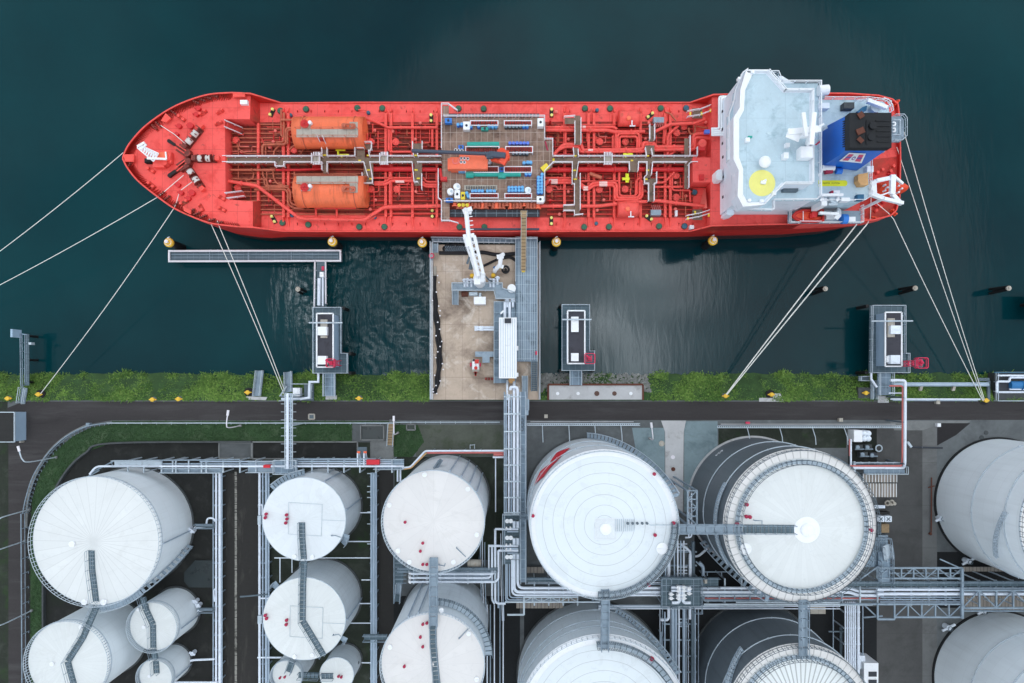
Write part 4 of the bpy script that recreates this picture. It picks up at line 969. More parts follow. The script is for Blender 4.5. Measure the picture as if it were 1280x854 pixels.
for (u, v), ang in (((225.5, 186), -34), ((226, 212), 34)):
    ca, sa = math.cos(D(ang)), math.sin(D(ang)); c = P(u, v, FC)
    def at(x, y): return (c.x+x*ca-y*sa, c.y+x*sa+y*ca)
    b = B(); b.rbox(c, 3.4, .5, FC, FC+.5, D(ang)); b.rbox(at(1, .5), 2, .35, FC, FC+.9, D(ang)); b.rbox(at(1, -.5), 2, .35, FC, FC+.9, D(ang)); b.cyl(at(1.9, 0), .55, FC, FC+1.1, 14); ob = b.build('windlass', 'winch_dark', ship)
    b = B(); b.rbox(at(-1.3, 0), 1.2, .5, FC+.02, FC+.62, D(ang)); b.cyl(at(-2.0, 0), .3, FC, FC+.5, 12); b.build('chain_stopper', 'black', ob)
    b = B(); b.tube([Vector((*at(-.5, .25), FC+.8)), Vector((*at(1.6, .25), FC+1.1))], .1, 6); b.tube([Vector((*at(-.5, -.25), FC+.8)), Vector((*at(1.6, -.25), FC+1.1))], .1, 6); b.build('hydraulic_pipe', 'pipe_red', ob)
# foremast lying along the bow on its house
b = B(); b.box(196, 190, 208, 199.5, FC, FC+1.6); fh = b.build('bow_house', 'crane_orange', ship)
b = B(); b.box(191, 201, 205, 209, FC, FC+1.1); b.cyl(P(211, 198, FC), .9, FC, FC+1.2, 14); b.cyl(P(210.5, 206, FC), .45, FC, FC+1.3, 12); b.box(205, 190, 214, 204, FC, FC+.9); b.build('bow_locker', 'pipe_red', ship)
b = B(); b.box(180.5, 198, 188.5, 202, FC, FC+.9)
for k in range(4): b.box(180.5+2.1*k, 202, 181.6+2.1*k, 203.5, FC, FC+.8)
b.build('bow_rack', 'black', ship)
b = B(); a0, a1 = P(195, 197, FC+2.2), P(173, 183, FC+2.6); d = (a1-a0); x = Vector((-d.y, d.x, 0)).normalized()
for s in (-1, 1): b.tube([a0+x*.75*s, a1+x*.3*s], .11, 6)
for k in range(9): p, q = a0.lerp(a1, k/8), a0.lerp(a1, min(1, (k+.7)/8)); w_ = .75-.45*k/8; b.beam(p+x*w_, q-x*w_, .12); b.beam(p-x*w_, p+x*w_, .14)
b.beam(P(172, 183.5, FC+2.6), P(181, 178.5, FC+2.6), .35); b.beam(P(176, 187, FC+2.6), P(183, 180.5, FC+2.6), .25); b.beam(P(184, 198, FC+2.3), P(208, 199, FC+2.3), .3); b.beam(P(207, 190, FC+2.3), P(208, 199, FC+2.3), .2)
b.build('foremast', 'white', ship)
b = B(); b.box(300, 125, 309, 130, FC, FC+.7); b.build('deck_locker', 'white', ship)
# mooring fittings inside the bulwark
for u, v, a in ((270, 122, -8), (262, 124, -14), (254, 126.5, -18), (247, 129.5, -22), (219, 142.5, -35), (212, 146, -38), (200, 157, -42), (195, 160.5, -42), (204, 243.5, 38), (211, 248.5, 36), (222, 256, 34), (241, 264.5, 25), (248, 268, 24), (256, 271.5, 20), (266, 276, 14), (276, 279, 10), (165, 206, 60), (1040, 276, -4), (1078, 275, -8), (1092, 273, -10), (1116, 266, -50), (1080, 121.5, 0), (1094, 124, 10), (1119, 130, 50)):
    c = P(u, v, FC); b = B()
    b.rbox(c, 1.2, .5, FC, FC+.25, D(a)); ob = b.build('fairlead', 'deck_worn' if u < 1000 else 'safety_orange', ship)
    for s in (-.4, 0, .4):
        q = (c.x+s*math.cos(D(a)), c.y+s*math.sin(D(a))); b = B(); b.cyl(q, .16, FC+.25, FC+.7, 10); b.build('roller', 'winch_dark' if u < 1000 else 'safety_orange', ob)

# fine drain lines and hand valves in every bay between the girders
rr = random.Random(5)
def hand_valve(u, v):
    c = P(u, v, DK); b = B(); b.cyl(c, .09, DK, DK+.7, 8); b.cyl((c.x, c.y), .2, DK+.2, DK+.45, 10); b.tube(circ(c, .22, DK+.75, n=10), .045, 5, True); b.beam((c.x-.2, c.y, DK+.75), (c.x+.2, c.y, DK+.75), .06); return proto_part(b, 'hand_valve', 'winch_dark', u, v, DK)
spots = []
for u0, u1 in ((285, 321), (327, 353), (458, 481), (491, 514), (518, 545), (684, 704), (708, 734), (744, 766), (770, 799), (803, 829), (840, 864)):
    for v0, v1 in ((155, 193), (208, 259)):
        for k in range(4):
            va = rr.uniform(v0, v1); vb = rr.uniform(v0, v1); ua = rr.uniform(u0, u0+(u1-u0)*.5); ub = rr.uniform(ua+3, u1)
            pts = [(ua, va), (ub, va), (ub, vb)] if k % 2 else [(ua, va), (ua, vb), (ub, vb)]
            b = B(); b.tube(arc(pp(DK+.35+.1*k, *pts), .25), rr.choice((.055, .07, .085)), 6); b.build('drain_pipe', rr.choice(('pipe_rust', 'pipe_red', 'pipe_deep', 'winch_dark', 'lid_pale')), ship)
            spots += [(ua, va), (ub, vb)][k % 2:k % 2+1]
            for _ in range(2):
                va = rr.uniform(v0, v1); ua = rr.uniform(u0, u1-4); ub = rr.uniform(ua+3, u1); b = B(); z = DK+.6; d = rr.uniform(.7, 1.1)
                pts = [(ua, va), (ub, va)] if rr.random() < .6 else [(ua, va), (ua, rr.uniform(v0, v1))]
                b.tube(pp(z, *pts), .05, 5); b.tube(pp(z, *[(p+d, q+d) for p, q in pts]), .05, 5)
                if k < 2: b.build('hydraulic_line', rr.choice(('winch_dark', 'pipe_rust', 'beam_red', 'pipe_deep')), ship)
part_copies(hand_valve(*spots[0]), spots[1:], DK)
# ---- two orange deck tanks and two small red ones
def hcyl(b, u0, u1, v, zc, r, n=28, head=.5):
    a, c = P(u0, v, zc), P(u1, v, zc); L = c.x-a.x; prof = []
    for k in range(6): t = PI/2*(k/5); prof.append((a.x+head*(1-math.sin(t)), r*(.12+.88*math.sin(t)) if k else r*.1))
    for k in range(1, 9): prof.append((a.x+head+(L-2*head)*k/9, r))
    for k in range(6): t = PI/2*(1-k/5); prof.append((c.x-head*(1-math.sin(t)), r*(.12+.88*math.sin(t)) if k < 5 else r*.1))
    vs = [(x, a.y+q*math.cos(2*PI*i/n), zc+q*math.sin(2*PI*i/n)) for x, q in prof for i in range(n)]; m = len(prof)
    fs = [(j*n+i, j*n+(i+1) % n, (j+1)*n+(i+1) % n, (j+1)*n+i) for j in range(m-1) for i in range(n)]
    b.add(vs, [f[::-1] for f in fs], True); b.add(vs[:n], [tuple(range(n))]); b.add(vs[-n:], [tuple(range(n-1, -1, -1))]); return b
for s, (vc, w0, w1, pz, pm) in enumerate(((166.5, 161.5, 171.5, (148, 159), 163), (240, 220.2, 229.8, (231, 240), 225))):
    b = B(); hcyl(b, 371.5 if s else 370, 458.5 if s else 457, vc, 7.7, 2.55, head=.9); dt = b.build('cargo_tank', 'tank_orange', ship)
    b = B()
    for u in (383, 446):
        for k in (-1, 1): b.beam(P(u, vc, DK+.9)+Vector((0, k*2.2, -.9)), P(u, vc, DK+2)+Vector((0, k*1.9, 0)), .5, .9)
        b.tube([P(u, vc, 7.7)+Vector((0, 2.6*math.cos(a), 2.6*math.sin(a))) for a in np.linspace(0, PI, 15)], .07, 5)
    b.build('saddle', 'pipe_rust', dt)
    b = B(); b.box(370.5, w0, 447.5, w1, 10.32, 10.42); b.build('tank_walkway', 'grate_pale', dt)
    b = B(); b.box(437, w0-9 if not s else w1, 447, w0 if not s else w1+11, 10.3, 10.4) ; b.box(376, w0-8 if not s else w1, 388, w0 if not s else w1+9, 10.3, 10.4); b.build('tank_platform', 'grate_pale', dt)
    b = B()
    for a_, b2 in (((370.5, w0), (447.5, w0)), ((370.5, w1), (447.5, w1))):
        b.rail(pp(10.42, a_, b2), .95, .035, 2)
    b.build('tank_rail', 'pipe_rust', dt)
    vv = 156 if not s else 235
    c = P(381.5, vv, 10.4); b = B(); b.cyl(c, .55, 9.6, 10.7, 16); b.cyl(c, .68, 10.7, 10.84, 16)
    for k in range(4): a = PI*k/4; b.beam((c.x-.6*math.cos(a), c.y-.6*math.sin(a), 10.9), (c.x+.6*math.cos(a), c.y+.6*math.sin(a), 10.9), .12)
    b.build('tank_dome', 'pipe_deep', dt)
    c = P(388, vv-2, 10.5); B().cyl(c, .3, 10, 10.9, 10).build('relief_valve', 'rail_white', dt)
    vv = 157.5 if not s else 236
    b = B(); b.tube(arc(pp(10.9, (428, vv-2), (443.5, vv-2), (443.5, vv+3), (428, vv+3), (428, vv-2)), .2), .14, 6); b.cyl(P(430, vv, 10.6), .35, 10, 11, 10); b.cyl(P(441, vv, 10.6), .3, 10, 11, 10); b.build('valve_manifold', 'pipe_rust', dt)
for u0, u1, vc in ((773, 799, 148.5), (771.5, 797.5, 262)):
    b = B(); hcyl(b, u0, u1, vc, 6.5, 1.28, 22, .4); dt = b.build('small_deck_tank', 'pipe_red', ship)
    b = B(); c = P((u0+u1)/2, vc-.5, 7.8); b.cyl(c, .36, 7.5, 8.0, 14); b.cyl(c, .3, 8.0, 8.06, 14); b.build('tank_cap', 'crane_orange', dt)
    b = B(); b.box(u0+3, vc-8, u0+5, vc+8, DK, 5.9); b.box(u1-5, vc-8, u1-3, vc+8, DK, 5.9); b.build('saddle', 'beam_red', dt)
    b = B(); b.tube(pp(7.9, ((u0+u1)/2+4, vc+2), ((u0+u1)/2+4, vc+9)), .1, 6); b.tube(pp(7.7, ((u0+u1)/2+1, vc+9), ((u0+u1)/2+8, vc+9)), .12, 6); b.build('drain_pipe', 'rail_white', dt)
# grey valve boxes on deck
for u, v, s in ((823.5, 150, 1), (820, 265.5, -1)):
    b = B(); b.box(u-6.5, v-3.5, u+6.5, v+3.5, DK, DK+1); ob = b.build('valve_box', 'steel', ship)
    b = B()
    for k in range(5): b.tube([P(u-4+2.4*k, v+s*3, DK+1), P(u-5.5+2.4*k, v+s*9, DK+.8)], .09, 6)
    b.build('hydraulic_line', 'pipe_pinkred', ob)
# ---- catwalk with side branches, railings, loops and steps
cw = B()
for u0, v0, u1, v1 in ((281, 197, 552, 204.2), (691.5, 197, 866, 204.2), (404, 184.5, 410.5, 197), (404, 204.2, 410.5, 217), (393, 192, 399, 197), (346.5, 204.2, 357, 209), (445.5, 187, 456, 197), (454.5, 204.2, 466.5, 230.5), (455, 180, 465.5, 187), (516.5, 179.5, 528.5, 188), (518, 188, 523, 197), (518, 204.2, 527.5, 232), (718, 144.5, 725.5, 181), (717, 185, 723, 197), (715.5, 204.2, 722.5, 224), (717.5, 224, 724.5, 269.5), (706, 147.5, 718, 155), (704, 257.5, 718, 264.5), (811, 157.5, 817, 177), (806.5, 182, 818, 193), (807.5, 204.2, 813, 224), (804.5, 223, 819.5, 231), (809.5, 231, 816.5, 252), (785.5, 204.2, 797, 215), (855.5, 173, 861, 197), (855.5, 204.2, 859.5, 236)):
    cw.box(u0, v0, u1, v1, CW-.1, CW)
cwo = cw.each('catwalk', 'catwalk_grey', ship)[0]
rb = B()
for line in ([(281, 197), (404, 197), (404, 184.5)], [(410.5, 184), (410.5, 196.8), (445, 196.8), (445, 187), (456, 187)], [(462, 190), (463, 196.8), (518, 196.8), (516.5, 188), (516.5, 179.5)], [(522.5, 192), (523, 196.8), (552, 196.8)], [(528.5, 179), (528.5, 188)], [(457, 179.5), (465.5, 179.5), (465.5, 188), (463, 191)],
    [(281, 204.4), (346, 204.4), (346, 209.5), (357, 209.5), (357, 204.4), (404, 204.4), (404, 214)], [(410.5, 217), (410.5, 204.4), (456, 204.4), (461, 222)], [(454, 218), (454, 230.7), (466.7, 230.7), (466.7, 223), (463.5, 204.4), (516, 204.4), (518.5, 229), (523, 229)], [(522.5, 204.4), (552, 204.4)], [(528, 219), (528, 238)],
    [(691.5, 196.8), (717, 196.8), (716, 187)], [(722, 189), (722.5, 196.8), (807, 196.8), (805.5, 187)], [(813, 188), (814.5, 196.8), (870, 196.8), (870, 186)], [(718, 154), (718, 181)], [(725.5, 150), (725.5, 181)], [(705, 148), (718, 147)],
    [(686, 210), (692, 204.4), (715, 204.4), (714.5, 231), (717.5, 231.5), (717.5, 257.5), (704, 258)], [(704, 264.6), (717.5, 264.6), (717.5, 270), (728, 269)], [(724.6, 219), (724.6, 263)], [(719.5, 223), (722.5, 204.4), (785.5, 204.4), (786, 215)], [(796.5, 215), (797, 204.4), (807.5, 204.4), (807.5, 220), (804.5, 223), (804.5, 231), (809.5, 231), (809.5, 252)], [(813, 220), (814.5, 204.4), (857, 204.4)], [(819.5, 217), (819.5, 230.5), (816.5, 231), (816.5, 252)], [(861, 172), (861, 196)], [(859.5, 236), (859.5, 207), (862, 204.4), (870, 204.4)], [(811, 158), (811, 176)], [(817, 157.5), (817, 176)]):
    rb = B(); rb.rail(pp(CW, *line), 1.0, .07, 1.8); rb.build('catwalk_rail', 'rail_white', ship)
lg = B()
for u in range(285, 870, 14):
    if 552 < u < 692: continue
    for v in (197.5, 203.8): lg.beam(P(u, v, CW-.1), Vector((P(u, v, CW-.1).x, P(u, v, CW-.1).y, DK)), .14)
lg.each('catwalk_post', 'pipe_deep', ship)
for u in (396, 480.5, 759.5):
    b = B(); b.box(u-4.5, 195, u+4.5, 205, CW+.4, CW+.55); ob = b.build('bridge_step', 'grate_pale', ship)
    b = B()
    for k in range(5):
        b.tube(pp(CW+1.3, (u-4+2*k, 190), (u-4+2*k, 194)), .09, 5); b.tube(pp(CW+1.3, (u-4+2*k, 203), (u-4+2*k, 206)), .09, 5)
    b.rail(pp(CW+.5, (u-4.8, 194), (u-4.8, 206)), .9, .07); b.rail(pp(CW+.5, (u+4.8, 194), (u+4.8, 206)), .9, .07); b.build('step_rail', 'rail_white', ob)
    b = B()
    for k in range(6): b.beam(P(u-4+1.8*k, 205.5, CW-.2), P(u-5+1.8*k, 210, CW-.9), .14)
    b.build('cable_drop', 'pipe_deep', ob)
b = B()
for u, v in ((460.5, 194.3), (520, 194.3), (718.5, 194.8), (809.5, 194.8), (460.5, 212.5), (520, 212.5), (718.5, 213), (809.5, 212.8), (405.5, 194), (463.5, 223.5), (523, 223), (719, 224), (807.5, 224)):
    b.box(u-2, v-.9, u+2, v+.9, CW+.02, CW+.1)
b.box(280, 197.3, 284, 204, CW+.02, CW+.08); b.box(690.6, 198, 693.2, 204, CW+.02, CW+.08)
for u in (449.5, 790, 684): b.box(u-1.5, 199.8, u+1.5, 201.6, CW+.02, CW+.05)
b.each('step_edge', 'yellow', ship)
b = B()
for u, v in ((419.5, 186), (779, 191.5), (424, 192.5)): b.box(u, v, u+12, v+2.6, CW-.6, CW-.4); b.box(u+2, v+2, u+4, v+8, CW-.7, CW-.5)
b.box(778, 222, 787, 225, CW-.6, CW-.4); b.box(782, 217, 786, 228, CW-.8, CW-.6); b.each('foam_branch', 'lime_yellow', ship)
b = B(); b.tube(pp(CW-.3, (737, 217), (752, 222.5)), .3, 8); b.build('cargo_hose', 'pipe_rust', ship)
b = B(); b.box(844, 263, 847, 270, DK, DK+.8); b.box(862.5, 281.5, 867.5, 286, DK, DK+1); b.build('deck_locker', 'rail_white', ship)
# slanting rails and ladders at the poop break and stairs from the forecastle
def ladder(a, b_, w, n, m='deck_worn', rm='rail_white', parent=ship, name='ladder'):
    a, b_ = Vector(a), Vector(b_); d = b_-a; x = Vector((d.y, -d.x, 0)).normalized()*w/2; q = B()
    for i in range(n): c = a.lerp(b_, (i+.5)/n); f = Vector((d.x, d.y, 0)).normalized()*.14; q.prism([c+x+f, c-x+f, c-x-f, c+x-f], c.z-.05, c.z)
    for s in (-1, 1): q.beam(a+x*s, b_+x*s, .08, .2)
    ob = q.build(name, m, parent); k = B()
    for s in (-1, 1): k.rail([a+x*s, b_+x*s], .95, .06, 1.5)
    k.build('ladder_rail', rm, ob); return ob
ladder(P(283.5, 156.5, FC), P(304.5, 165.5, DK), 1.05, 12); ladder(P(285, 246, FC), P(306, 243.5, DK+1), .9, 10)
ladder(P(401.5, 172, 10.4), P(407.5, 185, CW), .9, 9)
for s, pts in ((0, ((858, 141), (874, 138.5), (888, 133))), (1, ((857, 275), (873, 272), (889, 267)))):
    b = B(); b.box(865.5, 135.5 if not s else 262, 878, 148 if not s else 275, FC-1.5, FC-1.4); ob = b.build('break_platform', 'catwalk_grey', ship)
    b = B(); b.rail(pp(FC-1.4, *pts), .95, .06, 1.4); b.rail(pp(FC-1.4, *[(u, v+7*(1 if not s else -.6)) for u, v in pts]), .95, .06, 1.4); b.build('platform_rail', 'rail_white', ob)
    b = B()
    for u, v in ((863, 142), (877, 142), (888, 138)) if not s else ((860, 273), (869, 266), (886, 269)): b.box(u-1, v-2, u+1, v+2, FC-.5, FC-.42)
    b.each('step_edge', 'yellow', ob)
b = B(); b.add([P(880, 236, DK+.1), P(873, 262, DK+.1), P(884, 260, FC-.1), P(882, 236, FC-.1)], [(0, 1, 2, 3)]); b.build('sloping_plate', 'lid_pale', ship)
b = B(); b.box(866, 197, 888.5, 228, DK, FC-.02); b.build('pump_room_casing', 'deck_red', ship)
b = B(); b.box(873, 182, 881, 188, FC-.02, FC+.25); b.box(874.5, 218, 880, 224.5, FC-.02, FC+.4); b.build('casing_hatch', 'pipe_deep', ship)
b = B(); b.box(881, 162, 887.5, 166.5, FC, FC+.6); b.build('tool_chest', 'drum_violet', ship)
# ---- cargo platform amidships: planking, rails, racks, manifold, trays
PG = [(552.5, 147), (680.5, 147), (680.5, 175.5), (690.5, 175.5), (690.5, 209), (680.5, 216), (680.5, 252.8), (552.5, 252.8)]
b = B(); b.poly(PG, PL-.15, PL); plat = b.build('cargo_platform', 'deck_planks', ship)
b = B(); b.poly([(553, 132.5), (561, 132.5), (561, 147), (553, 147)], PL-.15, PL-.02); b.poly([(552.5, 253), (562, 253), (562, 277), (552.5, 277)], PL-.15, PL-.02); b.build('side_landing', 'deck_planks', plat)
b = B(); b.rail(pp(PL, (555, 147), (680.5, 147), (680.5, 175.5), (690.5, 175.5), (690.5, 196)), 1, .075, 2); b.rail(pp(PL, (691, 204.5), (680.5, 215.5), (680.5, 252.8), (556, 252.8)), 1, .075, 2)
b.rail(pp(PL, (552.5, 187), (552.5, 132), (561, 132), (572, 140)), 1, .075, 2); b.rail(pp(PL, (548.5, 213), (548.5, 249), (552.5, 252), (552.5, 277), (562, 277), (573, 280)), 1, .075, 2); b.build('platform_rail', 'rail_white', plat)
b = B()
for u in range(556, 690, 22):
    for v in (150, 172, 226, 250): b.beam(P(u, v, PL-.2), Vector((*P(u, v, PL-.2).xy, DK)), .3)
b.build('platform_post', 'pipe_deep', plat)
b = B(); b.box(560.5, 142, 674, 146.3, PL-.9, PL-.6); b.box(562, 262, 674.5, 271, PL-1.2, PL-.8); b.each('drip_tray', 'charcoal', ship)
b = B()
for u in np.linspace(569, 672, 9): b.tube(pp(PL-.7, (u, 262.2), (u, 271)), .045, 4)
b.tube(pp(PL-.7, (562.5, 266.5), (674, 266.5)), .045, 4); b.build('tray_bars', 'steel', ship)
for i, u in enumerate(np.linspace(568.5, 672.5, 25)):
    b = B(); L = 261.5 if i % 5 else 258.5; r = .26 if i % 3 else .34
    b.tube(pp(PL-.35, (u, 254), (u, L)), r, 9); b.tube(pp(PL-.35, (u, L-1.4), (u, L)), r*1.5, 10); b.build('manifold_pipe', 'pipe_rust' if i % 4 else 'crane_orange', ship)
b = B()
for u in np.linspace(572, 670, 24): b.tube(pp(PL-.4, (u, 142.5), (u, 147)), .1, 6)
b.build('manifold_drain', 'pipe_pinkred', ship)
b = B(); b.tube(pp(DK+.7, (578, 286.5), (674, 286.5)), .17, 6); b.build('fender_bar', 'slate_blue', ship)
b = B()
for u, v in ((574, 256.5), (579, 256.5), (584, 256.5)): b.cyl(P(u, v, PL), .3, PL-.6, PL+.1, 10)
b.build('blank_flange', 'yellow', ship)
RK = [(588, 151, 622.5, 156.8), (630.3, 151, 664.5, 156.8), (582, 183.3, 623.8, 190.5), (632, 183.3, 665.8, 190.8), (582, 208.3, 623, 215.5), (630.3, 208.3, 664.5, 215.5), (587.5, 242, 622.7, 247.5), (631, 242, 664.5, 247.5)]
for u0, v0, u1, v1 in RK:
    b = B(); b.box(u0, v0, u1, v1, PL, PL+.12); ob = b.build('cargo_rack', 'pipe_deep', ship)
    b = B()
    q = pp(PL+1.0, (u0, v0), (u1, v0), (u1, v1), (u0, v1)); b.tube(q, .1, 5, True)
    for k in range(4): b.beam(q[k], Vector((*q[k].xy, PL)), .14)
    b.build('rack_frame', 'rail_white', ob); b = B(); m = int((u1-u0)/2.9)
    for k in range(1, m): u = u0+(u1-u0)*k/m; b.beam(P(u, v0+.6, PL+.5), P(u, v1-.6, PL+.5), .22, .5)
    b.build('rack_divider', 'winch_dark', ob)
# slewing deck crane at rest, with its orange power house
b = B(); b.box(562.5, 196.5, 609.5, 211, PL, PL+2.1); b.box(574, 192.5, 606, 196.5, PL, PL+1.9); b.box(559.5, 198, 562.5, 211.5, PL+.3, PL+1.4); ph = b.build('crane_house', 'crane_orange', ship)
b = B(); b.tube(arc(pp(PL+2.25, (566, 198.5), (566, 204.5), (573, 204.5), (573, 198.5)), .4), .13, 7); b.build('house_handrail', 'lid_pale', ph)
for u, v in ((576.6, 198.3), (580.6, 198.3), (584.8, 198.8), (576.5, 203), (580.5, 203.2), (569.5, 188), (573.5, 188.2), (577.5, 188.5)):
    b = B(); c = P(u, v, PL+2.1); b.cyl(c, .24, PL+1.8, PL+2.3, 12); ob = b.build('air_vent', 'rail_white', ph); B().cyl(c, .15, PL+2.3, PL+2.34, 10).build('vent_mouth', 'black', ob)
b = B(); b.cyl(P(627.5, 199.5, PL), .8, PL, PL+3.4, 24); b.dome(P(627.5, 199.5, PL), .8, PL+3.4, .35, 24, 3); cr_ = b.build('crane_pedestal', 'safety_orange', ship)
b = B(); b.beam(P(634, 193, PL+3.6), P(627, 205, PL+3.3), 1.1, 1.2); b.beam(P(630, 203, PL+3.2), P(614, 198.5, PL+3), .6, .8); b.beam(P(633, 190, PL+3.4), P(634, 200, PL+3.5), .8, 1); b.build('crane_knuckle', 'safety_orange', cr_)
b = B(); b.beam(P(515, 188.7, PL+3), P(612, 192.6, PL+4), .38, .7); b.beam(P(612, 190.4, PL+4), P(612.5, 198, PL+4), 1.1, .7); b.beam(P(612, 193, PL+4), P(632, 195, PL+4.2), .8, .9); b.build('crane_boom', 'slate_blue', cr_)
for u, v in ((611.5, 203.5), (613, 201)): B().box(u-1.6, v-1.5, u+1.6, v+1.5, PL, PL+1.2).build('hose_box', 'steel_pale', ship)
# teal hose covers, container pallets
b = B(); b.tube(pp(PL+.7, (584, 181.3), (624, 181)), .48, 10); b.box(616, 178.6, 624, 184, PL, PL+1.0); b.build('hose_cover', 'teal', ship)
b = B(); b.tube(pp(PL+.6, (583, 218), (651, 218)), .4, 10); b.tube(pp(PL+.7, (582.5, 218.6), (592, 218.6)), .55, 10); b.box(622.5, 216.5, 632, 222, PL, PL+.9); b.build('hose_cover', 'teal', ship)
b = B(); b.box(580, 231.5, 621.5, 238, PL, PL+.5); gr_ = b.build('pallet_rack', 'grate_pale', ship)
b = B()
for k in range(18): b.box(582.5+2.1*k, 232.8, 583.5+2.1*k, 236.8, PL+.5, PL+.58)
b.build('rack_slot', 'charcoal', gr_)
# ---- accommodation block
ZA, ZB, RF = 15.0, 19.0, 22.0
HB = [(900, 122.5), (985, 122.5), (1000, 123), (1085, 123.5), (1104, 127), (1110, 134), (1082, 213), (1084, 247), (1078, 253), (1022, 257), (1000, 262), (985, 268.5), (900, 268.5)]
b = B(); b.prism(xy([(900, 131), (946, 131), (962, 141), (985, 141), (985, 268.5), (900, 268.5)], FC), FC, ZB-.36); house = b.build('house_block', 'house_white', ship)
b = B(); b.poly([(1000, 124.5), (1082, 124.5), (1104, 127), (1111, 134), (1113, 152), (1088, 196), (1085, 247), (1078, 251.5), (1000, 252)], FC, ZA); ad = b.build('boat_deck', 'bridge_deck', ship)
b = B(); b.rail(pp(ZA, (1026, 124.5), (1082, 124.5), (1106, 127.5), (1111, 134), (1112, 141)), 1.05, .06, 1.6); b.build('deck_rail', 'white', ad); b = B(); b.rail(pp(ZA, (1086, 200), (1085, 247), (1078, 251.5), (1030, 252)), 1.05, .06, 1.6); b.build('deck_rail', 'white', ad)
BD = [(932, 89.5), (926, 94), (921, 106), (917, 116), (915.5, 128), (909, 146), (908.5, 202), (915, 216), (916, 244), (926, 263), (964.5, 263.5), (965, 251), (1018, 250.5), (1023, 246), (1023, 104.3), (975, 104.3), (970, 92.5), (960, 92)]
b = B(); b.poly(BD, ZB-.35, ZB); bd = b.build('navigation_deck', 'bridge_deck', ship)
b = B(); b.rail(pp(ZB, *BD[8:17]), 1.05, .07, 1.7); b.rail(pp(ZB, (1022.5, 246), (1022.5, 104.5), (975, 104.5), (970, 92.5), (962, 92.5)), 1.05, .07, 1.7); b.rail(pp(ZB, *BD[0:8]), 1.05, .07, 1.7); b.rail(pp(ZB, (908.7, 202), (915, 216), (916, 244)), 1.05, .07, 1.7); b.build('deck_rail', 'white', bd)
WH = [(932, 90), (959, 90), (980, 114), (1014, 114), (1014, 230.4), (978.5, 230.4), (954.5, 256), (929, 258.5), (922, 245), (923.5, 213), (917, 199), (917, 147.5), (924.5, 135.5), (925.5, 112)]
b = B(); b.poly(WH, ZB, RF); wh = b.build('wheelhouse', 'house_white', ship)
ctr = P(965, 175, RF)
def shrink(uv, k): 
    out = []; n_ = len(uv)
    w_ = [P(u, v, RF).xy for u, v in uv]
    for i in range(n_):
        a, c, d = w_[i-1], w_[i], w_[(i+1) % n_]; e1 = (c-a).normalized(); e2 = (d-c).normalized()
        n1_, n2_ = Vector((-e1.y, e1.x)), Vector((-e2.y, e2.x)); q = (n1_+n2_); q = q/max(.4, q.length_squared)*2
        out.append(c - q*k)
    return out
def inset_front(uv):
    q = []
    for u, v in uv:
        q.append((u+7.5 if u < 926 else u+(7 if u < 934 else 0), v+(2.5 if v < 95 else (-5 if v > 250 else 0)))) 
    return q
B().sheet([P(u, v, RF+.02) for u, v in [(941, 92.3), (957, 92.3), (978.6, 116.2), (1011.5, 116.2), (1011.5, 228.2), (977, 228.2), (952.5, 252.5), (934.5, 252.5), (929, 243), (929, 211), (924, 197), (924, 149), (930, 138), (931.5, 113)]]).build('compass_deck', 'bridge_deck', wh)
b = B()
for i in range(len(WH)):
    a, c = P(*WH[i], RF), P(*WH[(i+1) % len(WH)], RF); b.beam(a+Vector((0, 0, .3)), c+Vector((0, 0, .3)), .16, .6)
VZ = [((932, 90), (941, 91.8)), ((925.5, 112), (931.5, 113)), ((924.5, 135.5), (930, 138)), ((917, 147.5), (924, 149)), ((917, 199), (924, 197)), ((923.5, 213), (929, 211)), ((922, 245), (929, 243)), ((929, 258.5), (934.5, 253)), ((954.5, 256), (952.5, 253))]
for (o1, i1), (o2, i2) in zip(VZ, VZ[1:]):
    b.add([P(*o1, RF+.62), P(*o2, RF+.62), P(*i2, RF+.35), P(*i1, RF+.35), P(*o1, RF+.1), P(*o2, RF+.1), P(*i2, RF+.1), P(*i1, RF+.1)], [(0, 1, 2, 3), (7, 6, 5, 4), (3, 2, 6, 7), (4, 5, 1, 0)])
b.build('front_visor', 'white', wh)
b = B(); b.rail(pp(RF, (980, 114.5), (1013.5, 114.5), (1013.5, 230), (978.5, 230), (955, 255)), 1.05, .06, 1.7); b.rail(pp(RF, (959, 90.5), (980, 114.5)), 1.05, .06, 1.7); b.build('roof_rail', 'white', wh)
mk = B(); ya = P(952.5, 229, RF); mk.cyl(ya, M2(16.5, RF), RF+.02, RF+.035, 64); mk.build('winching_circle', 'pale_yellow', wh)
b = B()
for u, v, r in ((956, 211.5-10, 0),): pass
c = P(957, 201.8, RF+1.5); b.cyl(c, .3, RF, RF+.7, 12); b.dome((c.x, c.y), .85, RF+1.2, .8, 20, 6); b.cyl((c.x, c.y), .5, RF+.6, RF+1.2, 20, .85); b.build('satellite_dome', 'white', wh)
b = B(); b.box(980, 190.5, 986, 198, RF, RF+1.1); b.build('roof_locker', 'white', wh)
for u, v, s in ((937.5, 250, 1.6), (953, 251, 1.7), (968.5, 241.5, 2), (941, 89, 2), (924.2, 97.5, 1.4), (985, 181, 2.5), (935, 174.5, 2.5)): b = B(); b.box(u-s, v-s, u+s, v+s, RF if 178 < u or True else 0, RF+.8); b.build('roof_light', 'white', wh)
b = B(); b.tube([P(954, 227, RF+.3), P(958, 225, RF+.6)], .18, 8); b.tube([P(951, 228, RF+.3), P(957, 228.5, RF+.3)], .25, 8); b.build('antenna_base', 'white', wh)
b = B(); c = P(938, 171, RF); b.box(935.5, 169.8, 940.5, 172, RF, RF+.4); b.build('deck_box', 'teal', wh)
